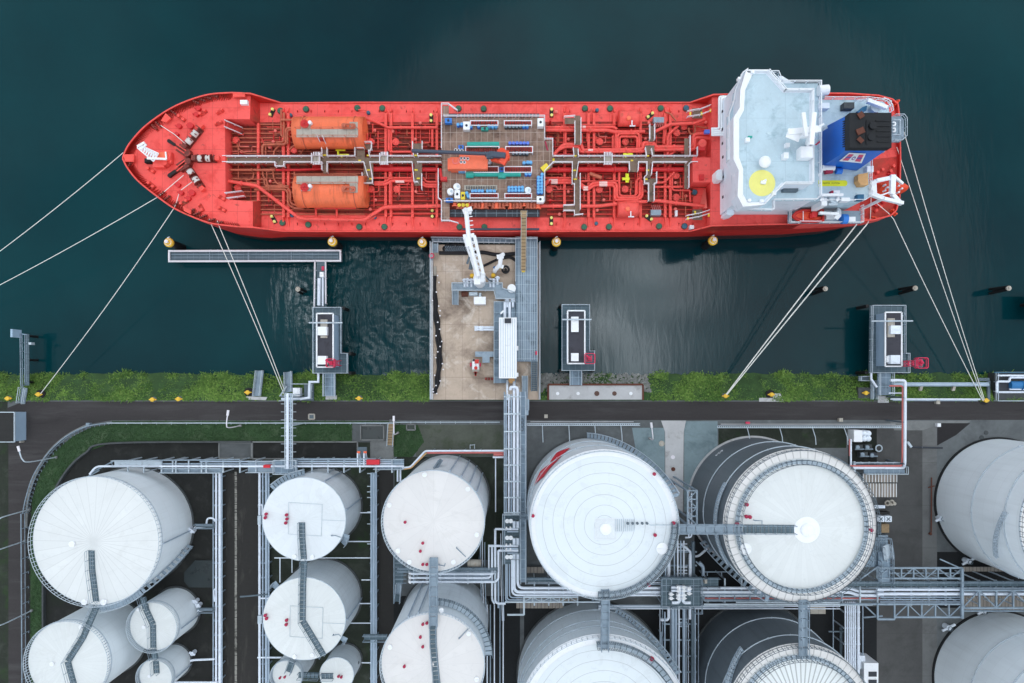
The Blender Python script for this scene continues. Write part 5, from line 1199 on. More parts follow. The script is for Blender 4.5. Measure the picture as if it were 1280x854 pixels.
# radar mast
zt = RF+5
b = B(); b.box(1001, 183, 1016, 197, RF, RF+1.6); ms = b.build('mast_house', 'white', wh)
b = B(); base = P(1010, 180, RF)
b.tube([base, P(1014, 170, zt)], .45, 10); b.tube([P(1008, 186, RF), P(1014, 170, zt)], .2, 7); b.tube([P(998, 172, RF), P(1012, 171, zt-.5)], .2, 7); b.tube([P(1018, 172, RF), P(1014, 170, zt)], .2, 7)
b.beam(P(985, 165, zt-1.4), P(1026, 161, zt-1.2), .8, .25); b.beam(P(984, 166, zt-1.6), P(1000, 172, zt-1.6), 1.3, .2); b.beam(P(1000, 170, zt-1.5), P(1030, 155, zt-1), .25, .25); b.build('mast', 'white', ms)
b = B(); b.beam(P(1004, 141, zt+.4), P(1008, 171, zt+.4), .5, .35); b.build('radar_scanner', 'white', ms)
b = B(); b.beam(P(1017.5, 141, zt+1), P(1014, 181, zt+1), .6, .4); b.beam(P(1012, 161, zt+.9), P(1022, 162, zt+.9), .9, .4); b.build('radar_scanner', 'white', ms)
b = B()
for k in range(9): p, q = P(1020+1.6*k, 163-.9*k, RF+1), P(1021+1.6*k, 168-.9*k, RF+1); b.beam(p, q, .1)
b.build('mast_ladder', 'steel_pale', ms); b = B(); b.add([P(1018.5, 181, RF+.8), P(1025, 175.5, RF+.8), P(1025, 178.5, RF+.9), P(1020, 182, RF+.9)], [(0, 1, 2, 3)]); b.build('flag', 'magenta_red', ms)
# house fittings
b = B()
for k, (p, q) in enumerate((((899, 121), 161.5), ((902, 122), 163), ((905, 123.5), 165), ((908, 125), 167))):
    x, y = p; b.tube(arc([P(920, y, FC+1.5), P(x, y, FC+1.5), P(x, 178-2*(3-k) if False else 161+2.6*k, FC+1.5), P(889, 161+2.6*k, FC+1)], .4), .2, 7)
b.build('house_pipe', 'white', house)
b = B(); b.poly([(895, 214), (898, 212), (903, 212), (903, 225), (897, 225), (895, 222)], FC, FC+2.2); b.build('ventilator', 'white', house)
b = B(); b.poly([(909, 263), (917, 263), (918, 268), (912, 269.5), (908, 267.5)], FC, FC+3); b.build('corner_locker', 'house_white', house)
b = B()
for u, v in ((903, 160), (903, 178), (903.5, 195), (904, 220), (903.5, 245), (903, 138)): b.beam(P(u, v, 12), P(u, v+3, 12), .1, .5)
b.build('window_slit', 'charcoal', house)
b = B(); b.box(967, 104.3-12.5, 969.5, 102, ZB, ZB+.1); b.rail(pp(ZB, (964, 92), (969.5, 92), (969.5, 101)), 1, .06, 1.2); b.build('wing_landing', 'steel', bd)
b = B(); b.tube(pp(ZB+.6, (1023, 113.5), (1035, 112.5)), .75, 14); b.build('liferaft_canister', 'white', bd); b = B(); b.box(1022.5, 116, 1031, 123, ZB-2, ZB-1.6); b.build('raft_platform', 'steel', bd)
b = B(); b.box(1020, 128.5, 1037, 135.5, ZA, ZA+1.2); b.build('deck_crane_base', 'house_white', ad); b = B(); b.box(1020.5, 147, 1029, 155.5, ZA, ZA+.7); b.build('skylight', 'steel_pale', ad)
b = B(); b.box(979.5, 234, 998, 239, ZB, ZB+.9); b.build('wing_console', 'steel_dark', bd)
# funnel
F0 = P(1027, 207, ZA)
fb = [P(1027, 161, ZA), P(1027, 208.5, ZA), P(1071, 213.5, ZA), P(1100, 190, ZA), P(1100, 148, ZA), P(1060, 148, ZA)]
ft_ = [P(1064, 141.5, 27), P(1064, 184, 27), P(1085, 184, 27), P(1113, 184, 27), P(1113, 141.5, 27), P(1085, 141.5, 27)]
b = B(); b.add([*fb, *ft_], [(0, 1, 7, 6), (1, 2, 8, 7), (2, 3, 9, 8), (3, 4, 10, 9), (4, 5, 11, 10), (5, 0, 6, 11), (6, 7, 8, 9, 10, 11)]); fun = b.build('funnel', 'funnel_blue', ship)
b = B(); b.box(1062, 141, 1114.5, 184.5, 26.9, 28.2); fc_ = b.build('funnel_top', 'soot_black', fun)
b = B()
for u, v, L in ((1071, 166, 9), (1073, 146, 6), (1073.5, 177, 4)): b.beam(P(u, v, 28.3), P(u+L, v-4, 28.5), .8, .35)
b.each('exhaust_pipe', 'rust_brown', fc_)
b = B()
for k in range(5): b.box(1095+.5*k, 150+6.5*k, 1113, 151.4+6.5*k, 28.2, 28.32)
b.cyl(P(1090, 158, 28.2), .5, 28.2, 28.6, 14); b.cyl(P(1088, 172, 28.2), .45, 28.2, 28.5, 14); b.box(1083, 150, 1084.5, 180, 28.2, 28.34); b.build('exhaust_grid', 'soot_black', fc_)
b = B(); p0, p1 = P(1062.3, 149, 26.2), P(1062.3, 181, 26.2)
p0, p1 = fb[0].lerp(ft_[0], .86), fb[1].lerp(ft_[1], .86); n_ = (fb[1]-fb[0]).cross(ft_[0]-fb[0]).normalized(); n_ = n_ if n_.x < 0 else -n_; dn = (ft_[0]-fb[0]).normalized()
for k in range(12): c = p0.lerp(p1, .14+.8*k/12); b.beam(c+n_*.05, c+n_*.05-dn*1.1, .3, .1)
b.build('louvre', 'soot_black', fun)
# emblem on the jetty side of the funnel
A, Bq, Cq, Dq = fb[1], fb[2], ft_[2], ft_[1]
nf = (Bq-A).cross(Dq-A).normalized(); nf = nf if nf.y < 0 else -nf
def fp(s, t_, o=.05): return A.lerp(Bq, s).lerp(Dq.lerp(Cq, s), t_)+nf*o
def emb(pts, m, name, o):
    q = [fp(s, t_, o) for s, t_ in pts]; bb = B(); bb.add(q, [tuple(range(len(q)))]); nn = (q[1]-q[0]).cross(q[2]-q[0])
    if nn.dot(nf) < 0: bb.f = [f[::-1] for f in bb.f]
    return bb.build(name, m, fun)
def rect(s0, t0, s1, t1): return [(s0, t0), (s1, t0), (s1, t1), (s0, t1)]
e0, e1, g0, g1 = .26, 1.04, .36, .76
emb(rect(e0, g0, e1, g1), 'white', 'emblem_plate', .04)
for s0, s1 in ((.33, .53), (.77, .97)):
    emb(rect(s0, .42, s1, .54), 'emblem_red', 'emblem_block', .07); emb(rect(s0, .54, s1, .60), 'emblem_violet', 'emblem_block', .07); emb(rect(s0, .60, s1, .71), 'emblem_red', 'emblem_block', .07)
emb([(.65+.12*math.cos(a), .56+.15*math.sin(a)) for a in np.linspace(0, 2*PI, 25)[:-1]], 'white', 'emblem_ring', .09)
emb([(.65+.065*math.cos(a), .56+.08*math.sin(a)) for a in np.linspace(0, 2*PI, 25)[:-1]], 'emblem_violet', 'emblem_core', .11)
emb([(.65, .51), (.695, .56), (.65, .61), (.605, .56)], 'white', 'emblem_core', .13)
# muster strip and fittings on the boat deck
b = B(); q = [(1020.5, 225.5), (1056.5, 225.5), (1058.6, 226.5), (1059.4, 229), (1058.6, 231.6), (1056.5, 232.8), (1020.5, 232.8)]; b.poly(q, ZA, ZA+.03); ms_ = b.build('muster_strip', 'lime_yellow', ad)
for tx, u in (('MUSTER', 1033), ('STATION', 1044.5)): letters(tx, .3, ms_, 'dark_text', P(u, 229.2, ZA+.04), (1, 0, 0), (0, 1, 0), depth=.004)
b = B(); b.tube(pp(ZA+1, (1027, 210), (1043, 210)), .42, 10); b.build('davit_arm', 'white', ad); b = B(); b.tube(pp(ZA+.7, (1031, 214.5), (1040, 213.5)), .45, 10); b.build('hose_reel', 'magenta_red', ad); b = B(); b.tube(pp(ZA+.7, (1045, 213.8), (1052, 213.8)), .5, 10); b.build('air_fan', 'drum_blue', ad)
b = B(); b.tube(arc(pp(ZA+1, (1019, 219), (1025, 219), (1027.5, 210.5)), .5), .25, 8); b.build('davit_arm', 'white', ad)
b = B(); b.beam(P(1027, 244, ZA+1.6), P(1053.5, 243.7, ZA+1.6), .35, .5); b.beam(P(1027, 244, ZA), P(1027, 250, ZA+1.5), .4); b.beam(P(1047, 244, ZA), P(1047, 250, ZA+1.5), .4); b.box(1052, 247, 1062.5, 251.5, ZA, ZA+1.1); b.box(1027, 247.5, 1034, 257, ZA-3, ZA+.6); b.build('rescue_davit', 'white', ad)
b = B(); b.cyl(P(1040, 249, ZA), .8, ZA, ZA+.9, 14); b.box(1036, 254, 1047, 256.5, ZA, ZA+.5); b.build('winch_drum', 'steel_pale', ad)
b = B(); b.box(1042, 238, 1050, 241.5, ZA, ZA+.7); b.build('deck_chest', 'white', ad); b = B(); b.box(1039.6, 238.3, 1042, 242, ZA, ZA+.9); b.build('fire_box', 'magenta_red', ad)
b = B(); b.box(985, 263.5, 1076, 279.5, FC+2.2, FC+2.4); sd_ = b.build('rescue_boat_deck', 'steel', ship)
b = B(); b.rail(pp(FC+2.4, (985.5, 279.2), (1075.5, 279.2), (1075.5, 258)), 1.05, .06, 1.6); b.rail(pp(FC+2.4, (985.5, 279), (985.5, 264)), 1.05, .06, 1.6); b.build('deck_rail', 'white', sd_)
b = B(); b.tube(pp(FC+3.2, (1052, 274), (1058.5, 274)), .8, 14); b.build('hose_drum', 'bright_blue', sd_); b = B(); b.box(1059, 271, 1069.5, 276.5, FC+2.4, FC+3.5); b.build('store_box', 'white', sd_)
b = B(); b.beam(P(1024, 266.5, FC+5), P(1048, 267.5, FC+5), .4, .5); b.beam(P(1047, 263, FC+2.4), P(1047, 271, FC+4.8), .7, .8); b.box(1033, 268, 1044, 274, FC+2.4, FC+3.3); b.build('boat_davit', 'white', sd_)
b = B(); b.poly([(1104, 192), (1109, 146), (1126, 145), (1130, 150), (1130, 172), (1124, 178), (1115, 178)], FC+2.4, FC+2.6); st_ = b.build('stern_platform', 'steel', ship)
b = B(); b.rail(pp(FC+2.6, (1116, 145.5), (1126, 145.5), (1129.6, 150), (1129.6, 172), (1124, 177.5), (1115, 177.5)), 1, .05, 1.4); b.tube(pp(FC+2.9, (1117, 150), (1125, 150), (1125, 168.5), (1116, 168.5)), .08, 5); b.build('deck_rail', 'steel_pale', st_)
for v in (155, 162.5): b = B(); b.tube(arc(pp(FC+2.9, (1116, v-2), (1119, v-2), (1119, v+2), (1116, v+2)), .2), .14, 6); b.build('pipe_loop', 'white', st_)
b = B(); b.box(1055, 128, 1068, 135.5, ZA, ZA+1.2); b.build('crate', 'yard_equipment', ad); b = B(); b.poly([(1071, 139.5), (1078, 134), (1084, 132), (1083, 138), (1075, 141.5)], ZA, ZA+1.1); b.build('tarpaulin', 'tarp_blue', ad)
b = B(); b.beam(P(1084, 126, ZA+1.8), P(1108, 135, ZA+1.8), .55, .7); b.build('provision_crane', 'white', ad); b = B(); b.cyl(P(1091, 137, ZA), .8, ZA, ZA+1, 14); b.build('capstan', 'steel_pale', ad); b = B(); b.box(1093, 137.5, 1097, 141, ZA, ZA+.8); b.build('fire_box', 'magenta_red', ad)
b = B(); b.rail(pp(ZA+1.2, (1101, 125.5), (1110, 129.5), (1108.5, 135)), 1, .05, 1); b.rail(pp(ZA+1, (1068, 128), (1084, 127)), 1, .05, 1); b.each('crane_rail', 'white', ad)
b = B(); b.poly([(1073, 218), (1085, 216), (1085.5, 231), (1076, 231.5), (1072.5, 226)], ZA, ZA+1.3); b.build('covered_stack', 'tarp_ochre', ad); b = B(); b.box(1072, 243, 1080, 250, ZA, ZA+1); b.build('store_box', 'tarp_blue', ad); b = B(); b.box(1084, 207.5, 1092, 215, ZA, ZA+.9); b.build('vent_box', 'white', ad)
# free fall boat frame at the stern
zf = FC+7
b = B()
for s, pts in enumerate((((1070, 240), (1089, 231), (1095, 226), (1115, 222)), ((1070, 243.5), (1090, 243), (1104, 248.5), (1128, 254)))):
    b.beam(P(*pts[0], zf-2), P(*pts[1], zf), .35, .6); b.beam(P(*pts[1], zf), P(*pts[2], zf+.4), .6, .7); b.beam(P(*pts[2], zf+.4), P(*pts[3], zf-.5), .5, .6)
    for p in pts[1:3]: b.beam(P(*p, zf), Vector((*P(*p, zf).xy, FC)), .35)
b.beam(P(1116, 219, zf), P(1115, 243, zf), .75, .6); b.beam(P(1091, 226, zf-.3), P(1092, 245, zf-.3), .9, .4); b.beam(P(1116, 219.5, zf), P(1128, 229.5, zf-1), .35, .4); b.beam(P(1115, 243, zf), P(1126, 255, zf-1), .6, .5)
b.beam(P(1089, 229, zf), P(1116, 223, zf), .3); b.beam(P(1100, 244.5, zf), P(1114, 240, zf), .2); b.build('boat_frame', 'white', ship)
b = B()
for k in range(11): u = 1071+2.0*k; b.beam(P(u, 235-.42*k, zf-2+.18*k), P(u+.6, 242.5-.3*k, zf-2+.18*k), .16)
b.beam(P(1069.5, 234.8, zf-2), P(1092, 230, zf), .3, .3); b.beam(P(1070, 243, zf-2), P(1092, 239, zf), .3, .3); b.build('boarding_ladder', 'white', ship)
fl = thing('free_fall_lifeboat', 'enclosed orange lifeboat hanging in the white frame over the ship stern', 'lifeboat', P(1115, 236, FC+3))
b = B(); zb = FC+3.4
def boat_sec(u, vc, wpx, z0, z1, k=9):
    out = []
    for i in range(k):
        a = PI*i/(k-1); out.append(P(u, vc-wpx*math.cos(a), zb)+Vector((0, 0, z0-zb+(z1-z0)*math.sin(a)**.7)))
    return out
secs = [boat_sec(*q) for q in ((1096.5, 235.2, 5.4, zb-1, zb+1.2), (1101, 235.2, 6.6, zb-1.2, zb+1.7), (1110, 235.3, 7, zb-1.4, zb+1.8), (1118, 235.5, 7, zb-1.6, zb+1.9), (1125, 235.7, 6.2, zb-1.7, zb+1.7), (1131, 235.8, 4.2, zb-1.8, zb+1.1), (1134, 236, 2.6, zb-1.8, zb+.3))]
b.add([p for s in secs for p in s], [(i*9+j, i*9+j+1, (i+1)*9+j+1, (i+1)*9+j) for i in range(6) for j in range(8)], True); b.add(secs[0], [tuple(range(9))]); b.add(secs[-1], [tuple(range(8, -1, -1))])
b.build('lifeboat_hull', 'safety_orange', fl)
for u, v in ((1107, 231), (1110, 234), (1107, 238), (1124, 232), (1128, 235.5), (1124, 240)): b = B(); c = P(u, v, zb+2); b.cyl(c, .15, zb+1.3, zb+2.0, 10); b.build('boat_hatch', 'rail_white', fl)
rbt = thing('rescue_boat', 'small open red rescue boat in its cradle beside the white deckhouse', 'boat', P(1012, 270, FC+2.4))
b = B(); zb = FC+3.3
hullp = [(991.5, 269.8), (996, 265.5), (1003, 263.4), (1020, 262.8), (1028, 263.5), (1028.5, 275.5), (1020, 276.8), (1003, 276.6), (996, 274)]
b.poly(hullp, FC+2.5, zb); b.build('boat_hull', 'safety_orange', rbt)
b = B(); b.tube(pp(zb+.1, *hullp), .26, 8, True); b.build('rubber_tube', 'hull_red', rbt)
b = B(); b.tube(pp(zb+.35, (1000, 276.3), (1027, 276.5)), .07, 5); b.tube(pp(zb+.35, (1004, 264), (1004, 276)), .07, 5); b.build('grab_line', 'rail_white', rbt)
b = B(); b.box(1013, 267, 1018, 272, zb, zb+.6); b.cyl(P(1015.5, 269.5, zb), .5, zb, zb+.8, 10); b.build('steering_console', 'pipe_deep', rbt); b = B(); b.box(1023, 266, 1029, 269.5, zb, zb+.8); b.build('outboard_motor', 'black', rbt)
# ---- loose cargo on the platform: every drum a thing
def drum(m, u, v, label, group):
    c = P(u, v, PL); o = thing('drum', label, 'drum', c, group)
    b = B(); b.cyl(c, .27, PL, PL+.88, 14); b.cyl(c, .285, PL+.28, PL+.31, 14); b.cyl(c, .285, PL+.58, PL+.61, 14); b.build('drum_body', m, o)
    b = B(); b.cyl(c, .25, PL+.881, PL+.895, 14); b.cyl((c.x+.13, c.y), .04, PL+.895, PL+.93, 8); b.build('drum_lid', 'steel' if m == 'drum_grey' else 'drum_sky' if m == 'drum_blue' else m, o); return o
protos = {}
def drums(m, pts, label, group):
    for u, v in pts:
        if m not in protos: protos[m] = drum(m, u, v, label, group)
        else: copy_tree(protos[m], P(u, v, PL), random.uniform(0, 6), label, group)
drums('drum_blue', [(573, 158), (577.6, 157.6), (589, 160.3), (598.5, 160)], 'dark blue drum by the white tank container of the outer far rack row', 'dark blue drums by the far rack')
drums('drum_sky', [(611.5, 160), (615.8, 160.2), (620, 160)], 'light blue drum at the right end of the far left rack', 'light blue drums at the far left rack')
drums('drum_grey', [(632.7, 160.3), (637.2, 160.3), (641.7, 160.3), (646, 160.3), (650.2, 160)], 'grey drum in the row under the far right rack', 'grey drums under the far right rack')
drums('drum_blue', [(654.6, 160), (658.8, 160)], 'blue drum at the right end of the grey drum row', 'blue drums ending the grey row')
drums('drum_violet', [(637.5, 181), (642, 181), (646.4, 180.8), (650.8, 181), (655, 181), (659.4, 181)], 'violet blue drum above the rack right of the crane', 'violet blue drums right of the crane')
drums('drum_grey', [(641.6, 193.6), (646, 193.4), (650.4, 193.6), (654.8, 193.4), (658.8, 193.4)], 'dark grey drum under the rack right of the crane', 'dark grey drums right of the crane')
drums('drum_sky', [(655, 205.5), (659.5, 204.8), (663.2, 205)], 'light blue drum above the middle right rack', 'light blue drums above the middle right rack')
drums('drum_blue', [(657.6, 219.2), (662, 219.2)], 'blue drum past the end of the long teal hose', 'blue drums ending the teal hose')
drums('drum_blue', [(591, 240.5), (595, 240.3), (599.2, 240.3), (603.2, 240.4)], 'blue drum between striped pallet rack and near left rack', 'blue drums under the striped rack')
drums('drum_sky', [(609.5, 240.5), (613.6, 240.4), (618, 240.5), (583.8, 243), (585.6, 246.8)], 'pale blue drum around the near left rack', 'pale blue drums by the near left rack')
drums('drum_blue', [(u, v) for u in (636.4, 640.4, 644.6, 648.8) for v in (236.2, 240)], 'blue drum in the double row above the near right rack', 'blue drums above the near right rack')
drums('drum_sky', [(653, 236), (653, 240)], 'light blue drum beside the pale round tank of the near right rack', 'light blue drums by the pale round tank')
drums('drum_blue', [(u, v) for u in (672.8, 676.8) for v in (223.5, 227.2, 231, 234.8, 238.6, 242)]+[(677.4, 219.8)], 'blue drum in the block along the right platform rail', 'blue drums along the platform rail')
def tote(u0, v0, u1, v1, h, m, label, round_=False):
    c = P((u0+u1)/2, (v0+v1)/2, PL); o = thing('tank_container' if not round_ else 'round_tank', label, 'container', c); b = B()
    if round_: r = M2((u1-u0)/2, PL+h); c2 = P((u0+u1)/2, (v0+v1)/2, PL+h); b.cyl(c2, r, PL, PL+h, 28); b.dome((c2.x, c2.y), r*.97, PL+h, .14, 28, 3); b.build('tank_body', m, o); b = B(); b.cyl((c2.x+.2, c2.y), .22, PL+h+.1, PL+h+.22, 12); b.build('tank_lid', 'steel_pale', o)
    else:
        b.box(u0, v0, u1, v1, PL+.14, PL+h); b.build('container_body', m, o); q = P((u0+u1)/2, (v0+v1)/2, PL+h)
        b = B(); b.cyl(q, .2, PL+h, PL+h+.1, 12); b.build('filler_cap', 'charcoal', o); b = B(); b.box(u0+.3, v0+.3, u1-.3, v1-.3, PL, PL+.14); b.build('pallet', 'wood_pallet', o)
tote(579, 152, 587.2, 162, 1.25, 'white', 'white square tank at the left end of the far left rack'); tote(672, 147.8, 679.6, 158, 1.3, 'white', 'white square tank in the far right corner of the platform')
tote(671, 245.3, 679.8, 253, 1.3, 'white', 'white square tank in the near right corner of the platform'); tote(568, 237.8, 575, 247.8, 1.3, 'white', 'white square tank between two round tanks and a yellow box')
tote(558.8, 235, 567.2, 243.8, 1.1, 'white', 'white round tank nearest the left platform rail', True); tote(566.7, 229, 575.4, 237.5, 1.1, 'white', 'white round tank above the square white tank by the yellow box', True); tote(655.8, 234, 664, 241.5, 1, 'house_white', 'pale round tank beside the double row of blue drums', True)
tote(576, 240, 581.2, 249.3, .9, 'yellow', 'yellow box beside the white square tank'); tote(556, 147.6, 564.6, 153.8, 1, 'bright_blue', 'bright blue box in the far left corner of the platform'); tote(557.2, 247.4, 566, 252.3, .8, 'bright_blue', 'bright blue box in the near left corner of the platform')
tote(601.5, 159, 610.3, 162.8, .8, 'teal', 'teal box in the drum row under the far left rack'); tote(573, 181.5, 579.5, 186, .8, 'drum_blue', 'dark blue box left of the upper teal hose'); tote(624.5, 209, 629.8, 215, .9, 'drum_blue', 'dark blue box between the two middle racks'); tote(573, 208.5, 582, 215.5, .8, 'drum_sky', 'mid blue box below the orange crane house')
b = B(); b.beam(P(677.5, 213, PL+.4), P(685, 207, PL+.4), .9, .5); b.build('folded_ladder', 'yellow', plat)
b = B(); b.tube(pp(PL+.6, (550, 211), (552, 224), (557, 224)), .25, 8); b.box(551, 221, 558.5, 225.5, PL, PL+.9); b.build('fire_monitor', 'pipe_deep', plat); b = B(); b.tube(pp(PL+1, (681.5, 177), (684.5, 188)), .14, 7); b.build('fire_monitor', 'magenta_red', plat)
# ================================================================ mooring piles
def dolphin(u, v, z, r, label, capm='bollard_yellow', group='yellow capped fender piles'):
    c = P(u, v, z); o = thing('fender_pile', label, 'pile', (c.x, c.y, WATER), group)
    b = B(); b.cyl(c, r*.86, WATER-3, z-.5, 20); b.build('pile_shaft', 'black', o)
    b = B(); b.cyl(c, r, z-.5, z, 20); b.dome((c.x, c.y), r, z, .22, 20, 3); ob = b.build('pile_cap', capm, o)
    b = B(); b.cyl(c, .18, z+.2, z+.75, 10); b.cyl(c, .3, z+.75, z+.85, 10); b.tube(circ(c, r*.7, z+.16, n=20), .05, 5, True); b.build('cap_knob', 'rail_white', ob)
    b = B(); b.beam((c.x-.2, c.y+r*.95, z-.1), (c.x+.2, c.y+r*1.2, z-.1), .18, .3); b.build('ladder_hook', 'steel_pale', ob); return o
dolphin(210.5, 303, 2.6, .78, 'yellow capped pile by the free end of the long boom'); dolphin(415.2, 302, 2.6, .78, 'yellow capped pile above the gangway end of the boom')
dolphin(527.7, 303.3, 2.6, .78, 'yellow capped pile at the left corner of the concrete jetty'); dolphin(695.5, 302.5, 2.6, .78, 'yellow capped pile just right of the concrete jetty'); dolphin(891.5, 300.8, 2.6, .78, 'yellow capped pile below the bridge house of the tanker')
def stake(u, v, z, r, label):
    c = P(u, v, z); o = thing('mooring_stake', label, 'pile', (c.x, c.y, WATER), 'dark stakes in open water')
    b = B()
    for k in range(3): a = 2*PI*k/3; b.tube([(c.x+.5*math.cos(a), c.y+.5*math.sin(a), WATER-1.5), (c.x+.3*math.cos(a), c.y+.3*math.sin(a), z-.2)], r*.55, 10)
    b.build('stake_posts', 'black', o); b = B(); b.cyl(c, r, z-.3, z, 12); b.cyl(c, r*.5, z, z+.25, 10); b.build('stake_head', 'grate_pale', o)
stake(372, 361.5, .8, .42, 'dark stake standing left of the narrow gangway'); stake(1032, 361, 2.0, .42, 'dark stake right beside the thick pair of ropes'); stake(1144.5, 360.2, 2.0, .42, 'dark stake between the right cabin and the rope fan'); stake(1261.5, 360.3, 2.0, .42, 'dark stake nearest the right edge')
# ================================================================ boom walkway and its gangway
bo = thing('mooring_boom', 'long narrow dark walkway with white rim floating along the bow', 'walkway', P(318, 320, 0))
b = B(); b.box(212, 314.5, 425, 325.5, WATER+.2, -.2); b.build('boom_deck', 'grating_dark', bo)
b = B(); b.tube(pp(.35, (211.5, 313.8), (425.5, 313.2), (425.5, 326.2), (211.5, 326.8)), .2, 6, True)
for u in range(214, 426, 12):
    for v in (313.7, 326.4): q = P(u, v, .35); b.beam(q, q-Vector((0, 0, .7)), .09)
b.build('boom_rail', 'rail_white', bo)
b = B(); b.beam(P(214, 318, -.1), P(423, 317.8, -.1), .12); b.beam(P(214, 321.5, -.1), P(423, 321.5, -.1), .1)
for u in (262, 310, 311, 364): b.beam(P(u, 314.5, -.12), P(u, 325.5, -.12), .1, .05)
for u in (263.5, 272): b.beam(P(u, 312, .3), P(u, 315, .3), .2)
b.build('boom_stringer', 'steel', bo)
gw = thing('gangway', 'narrow white railed gangway from boom to left cabin platform', 'gangway', P(402, 355, 0))
b = B(); b.box(396, 327.5, 408, 384, .1, .3); b.build('gangway_deck', 'grating_dark', gw)
b = B(); b.rail(pp(.3, (395.3, 327), (394.5, 384)), 1, .09, 1.5); b.rail(pp(.3, (408.5, 327), (408.8, 380)), 1, .09, 1.5); b.build('gangway_rail', 'rail_white', gw)
b = B(); b.box(399.5, 340, 404.5, 346.5, .3, 1.1); b.build('gangway_box', 'white', gw); b = B(); b.box(402, 333, 405, 338, .3, .6); b.build('lifebuoy_box', 'net_red', gw); b = B(); b.tube(pp(.9, (399, 348), (398.5, 382)), .3, 8); b.tube(pp(.6, (403.5, 347), (403.5, 383)), .2, 8); b.build('gangway_pipe', 'pipe_white', gw)
# ================================================================ three cabins over the water
def cabin(label, plat_uv, roof, hc, boxes, cross, gang, rails, wallm='wall_blue'):
    zp = 1.2; zr = zp+hc; us = [q[0] for q in plat_uv]; vs_ = [q[1] for q in plat_uv]
    o = thing('mooring_cabin', label, 'cabin', P(sum(us)/len(us), sum(vs_)/len(vs_), zp))
    b = B(); b.poly(plat_uv, zp-.25, zp); pf = b.build('platform', 'grating_dark', o)
    b = B(); b.rail(pp(zp, *plat_uv), 1.05, .07, 1.8, True); b.build('platform_rail', 'steel_pale', pf)
    b = B()
    for u, v in plat_uv: q = P(u, v, zp); b.cyl((q.x*.995, q.y), .3, WATER-2, zp-.25, 12)
    b.each('platform_pile', 'black', o)
    u0, v0, u1, v1 = roof; b = B(); b.box(u0+.6, v0+.6, u1-.6, v1-.6, zp, zr-.15); ca = b.build('cabin_wall', wallm, o)
    b = B(); b.box(u0, v0, u1, v1, zr-.15, zr); rf = b.build('cabin_roof', 'roof_dark', o)
    b = B(); q = pp(zr+.06, (u0, v0), (u1, v0), (u1, v1), (u0, v1))
    for k in range(4): b.beam(q[k], q[(k+1) % 4], .22, .2)
    b.build('roof_trim', 'white', rf)
    for (a0, c0, a1, c1, h, m) in boxes: b = B(); b.box(a0, c0, a1, c1, zr, zr+h); b.build('roof_unit', m, rf)
    (ca0, cb0), (ca1, cb1) = cross; b = B(); b.tube([P(ca0, cb0, zr+1.6), P(ca1, cb1, zr+1.6)], .13, 6); q = P((ca0+ca1)/2, cb0, zr+1.6); b.beam(q, Vector((q.x, q.y, zr)), .14); b.build('light_bar', 'steel_pale', rf)
    (g0, h0, g1, h1) = gang; b = B(); b.box(g0, h0, g1, h1, zp-.3, zp-.1); gk = b.build('access_bridge', 'grating', o)
    b = B(); b.rail(pp(zp-.1, (g0, h0), (g0, h1)), 1, .07, 1.6); b.rail(pp(zp-.1, (g1, h0), (g1, h1)), 1, .07, 1.6); b.build('bridge_rail', 'steel_pale', gk)
    for pts, m, r in rails: b = B(); b.tube(pp(zp+.6, *pts), r, 7); b.build('service_pipe', m, o)
    return o
def monitor_tower(u, v, z, w, label, lean=(0, 0)):
    c = P(u, v, 1.2); o = thing('fire_monitor_tower', label, 'fire monitor', c); b = B(); top = P(u+lean[0], v+lean[1], z)
    s = M2(w, z); 
    for k in range(4):
        a = PI/4+PI/2*k; d = Vector((math.cos(a), math.sin(a), 0)); b.tube([c+d*.6, top+d*s*.75], .075, 6)
    for f in (.3, .55, .8, 1):
        q = [c.lerp(top, f)+Vector((math.cos(PI/4+PI/2*k), math.sin(PI/4+PI/2*k), 0))*(.6+(s*.75-.6)*f) for k in range(4)]; b.tube(q, .065, 5, True); b.beam(q[0], q[2], .07); b.beam(q[1], q[3], .07)
    b.rail([top+Vector((s*x, s*y, 0)) for x, y in ((-1, -.8), (-.8, -1), (.8, -1), (1, -.8), (1, .8), (.8, 1), (-.8, 1), (-1, .8))], 1, .07, 1, True)
    b.build('tower_frame', 'net_red', o); b = B(); b.prism([(top.x+s*.8*x, top.y+s*.8*y) for x, y in ((-1, -1), (1, -1), (1, 1), (-1, 1))], top.z-.05, top.z); b.build('tower_deck', 'grating_dark', o)
    b = B(); b.tube([top+Vector((0, 0, .2)), top+Vector((0, 0, 1)), top+Vector((-.6, .5, 1.4))], .16, 8); b.cyl(top, .3, top.z, top.z+.6, 10); b.build('monitor_nozzle', 'net_red', o)
cabin('flat roofed cabin over water at the end of the narrow gangway', [(393, 385), (427.5, 385), (427.5, 442), (435.5, 442), (435.5, 466.5), (393, 466.5)], (396, 392, 416.5, 459), 4.2,
      [(400.6, 399.5, 408.8, 422.5, .35, 'grate_pale'), (397, 408.5, 408.3, 419, 1, 'white'), (397, 445, 408, 455.5, 1, 'white')], ((386, 403.5), (428, 403.5)), (405.5, 467, 419.5, 495), (([(398, 467), (398, 477.5), (387, 477.5), (387, 497), (375, 499)], 'pipe_white', .22),))
cabin('flat roofed cabin over water right of the concrete jetty', [(702, 381.5), (736.3, 381.5), (736.3, 439), (742.5, 439), (742.5, 463.3), (702, 463.3)], (709.5, 388.5, 731, 454.5), 4.2,
      [(714, 396, 723.3, 415, .5, 'white'), (714, 441.5, 723.3, 451.5, .6, 'white')], ((702.5, 399.5), (739.5, 399.5)), (712, 463.5, 726.5, 481.5), ())
for u, v in ((719, 410.2), (719, 446.5)): pass
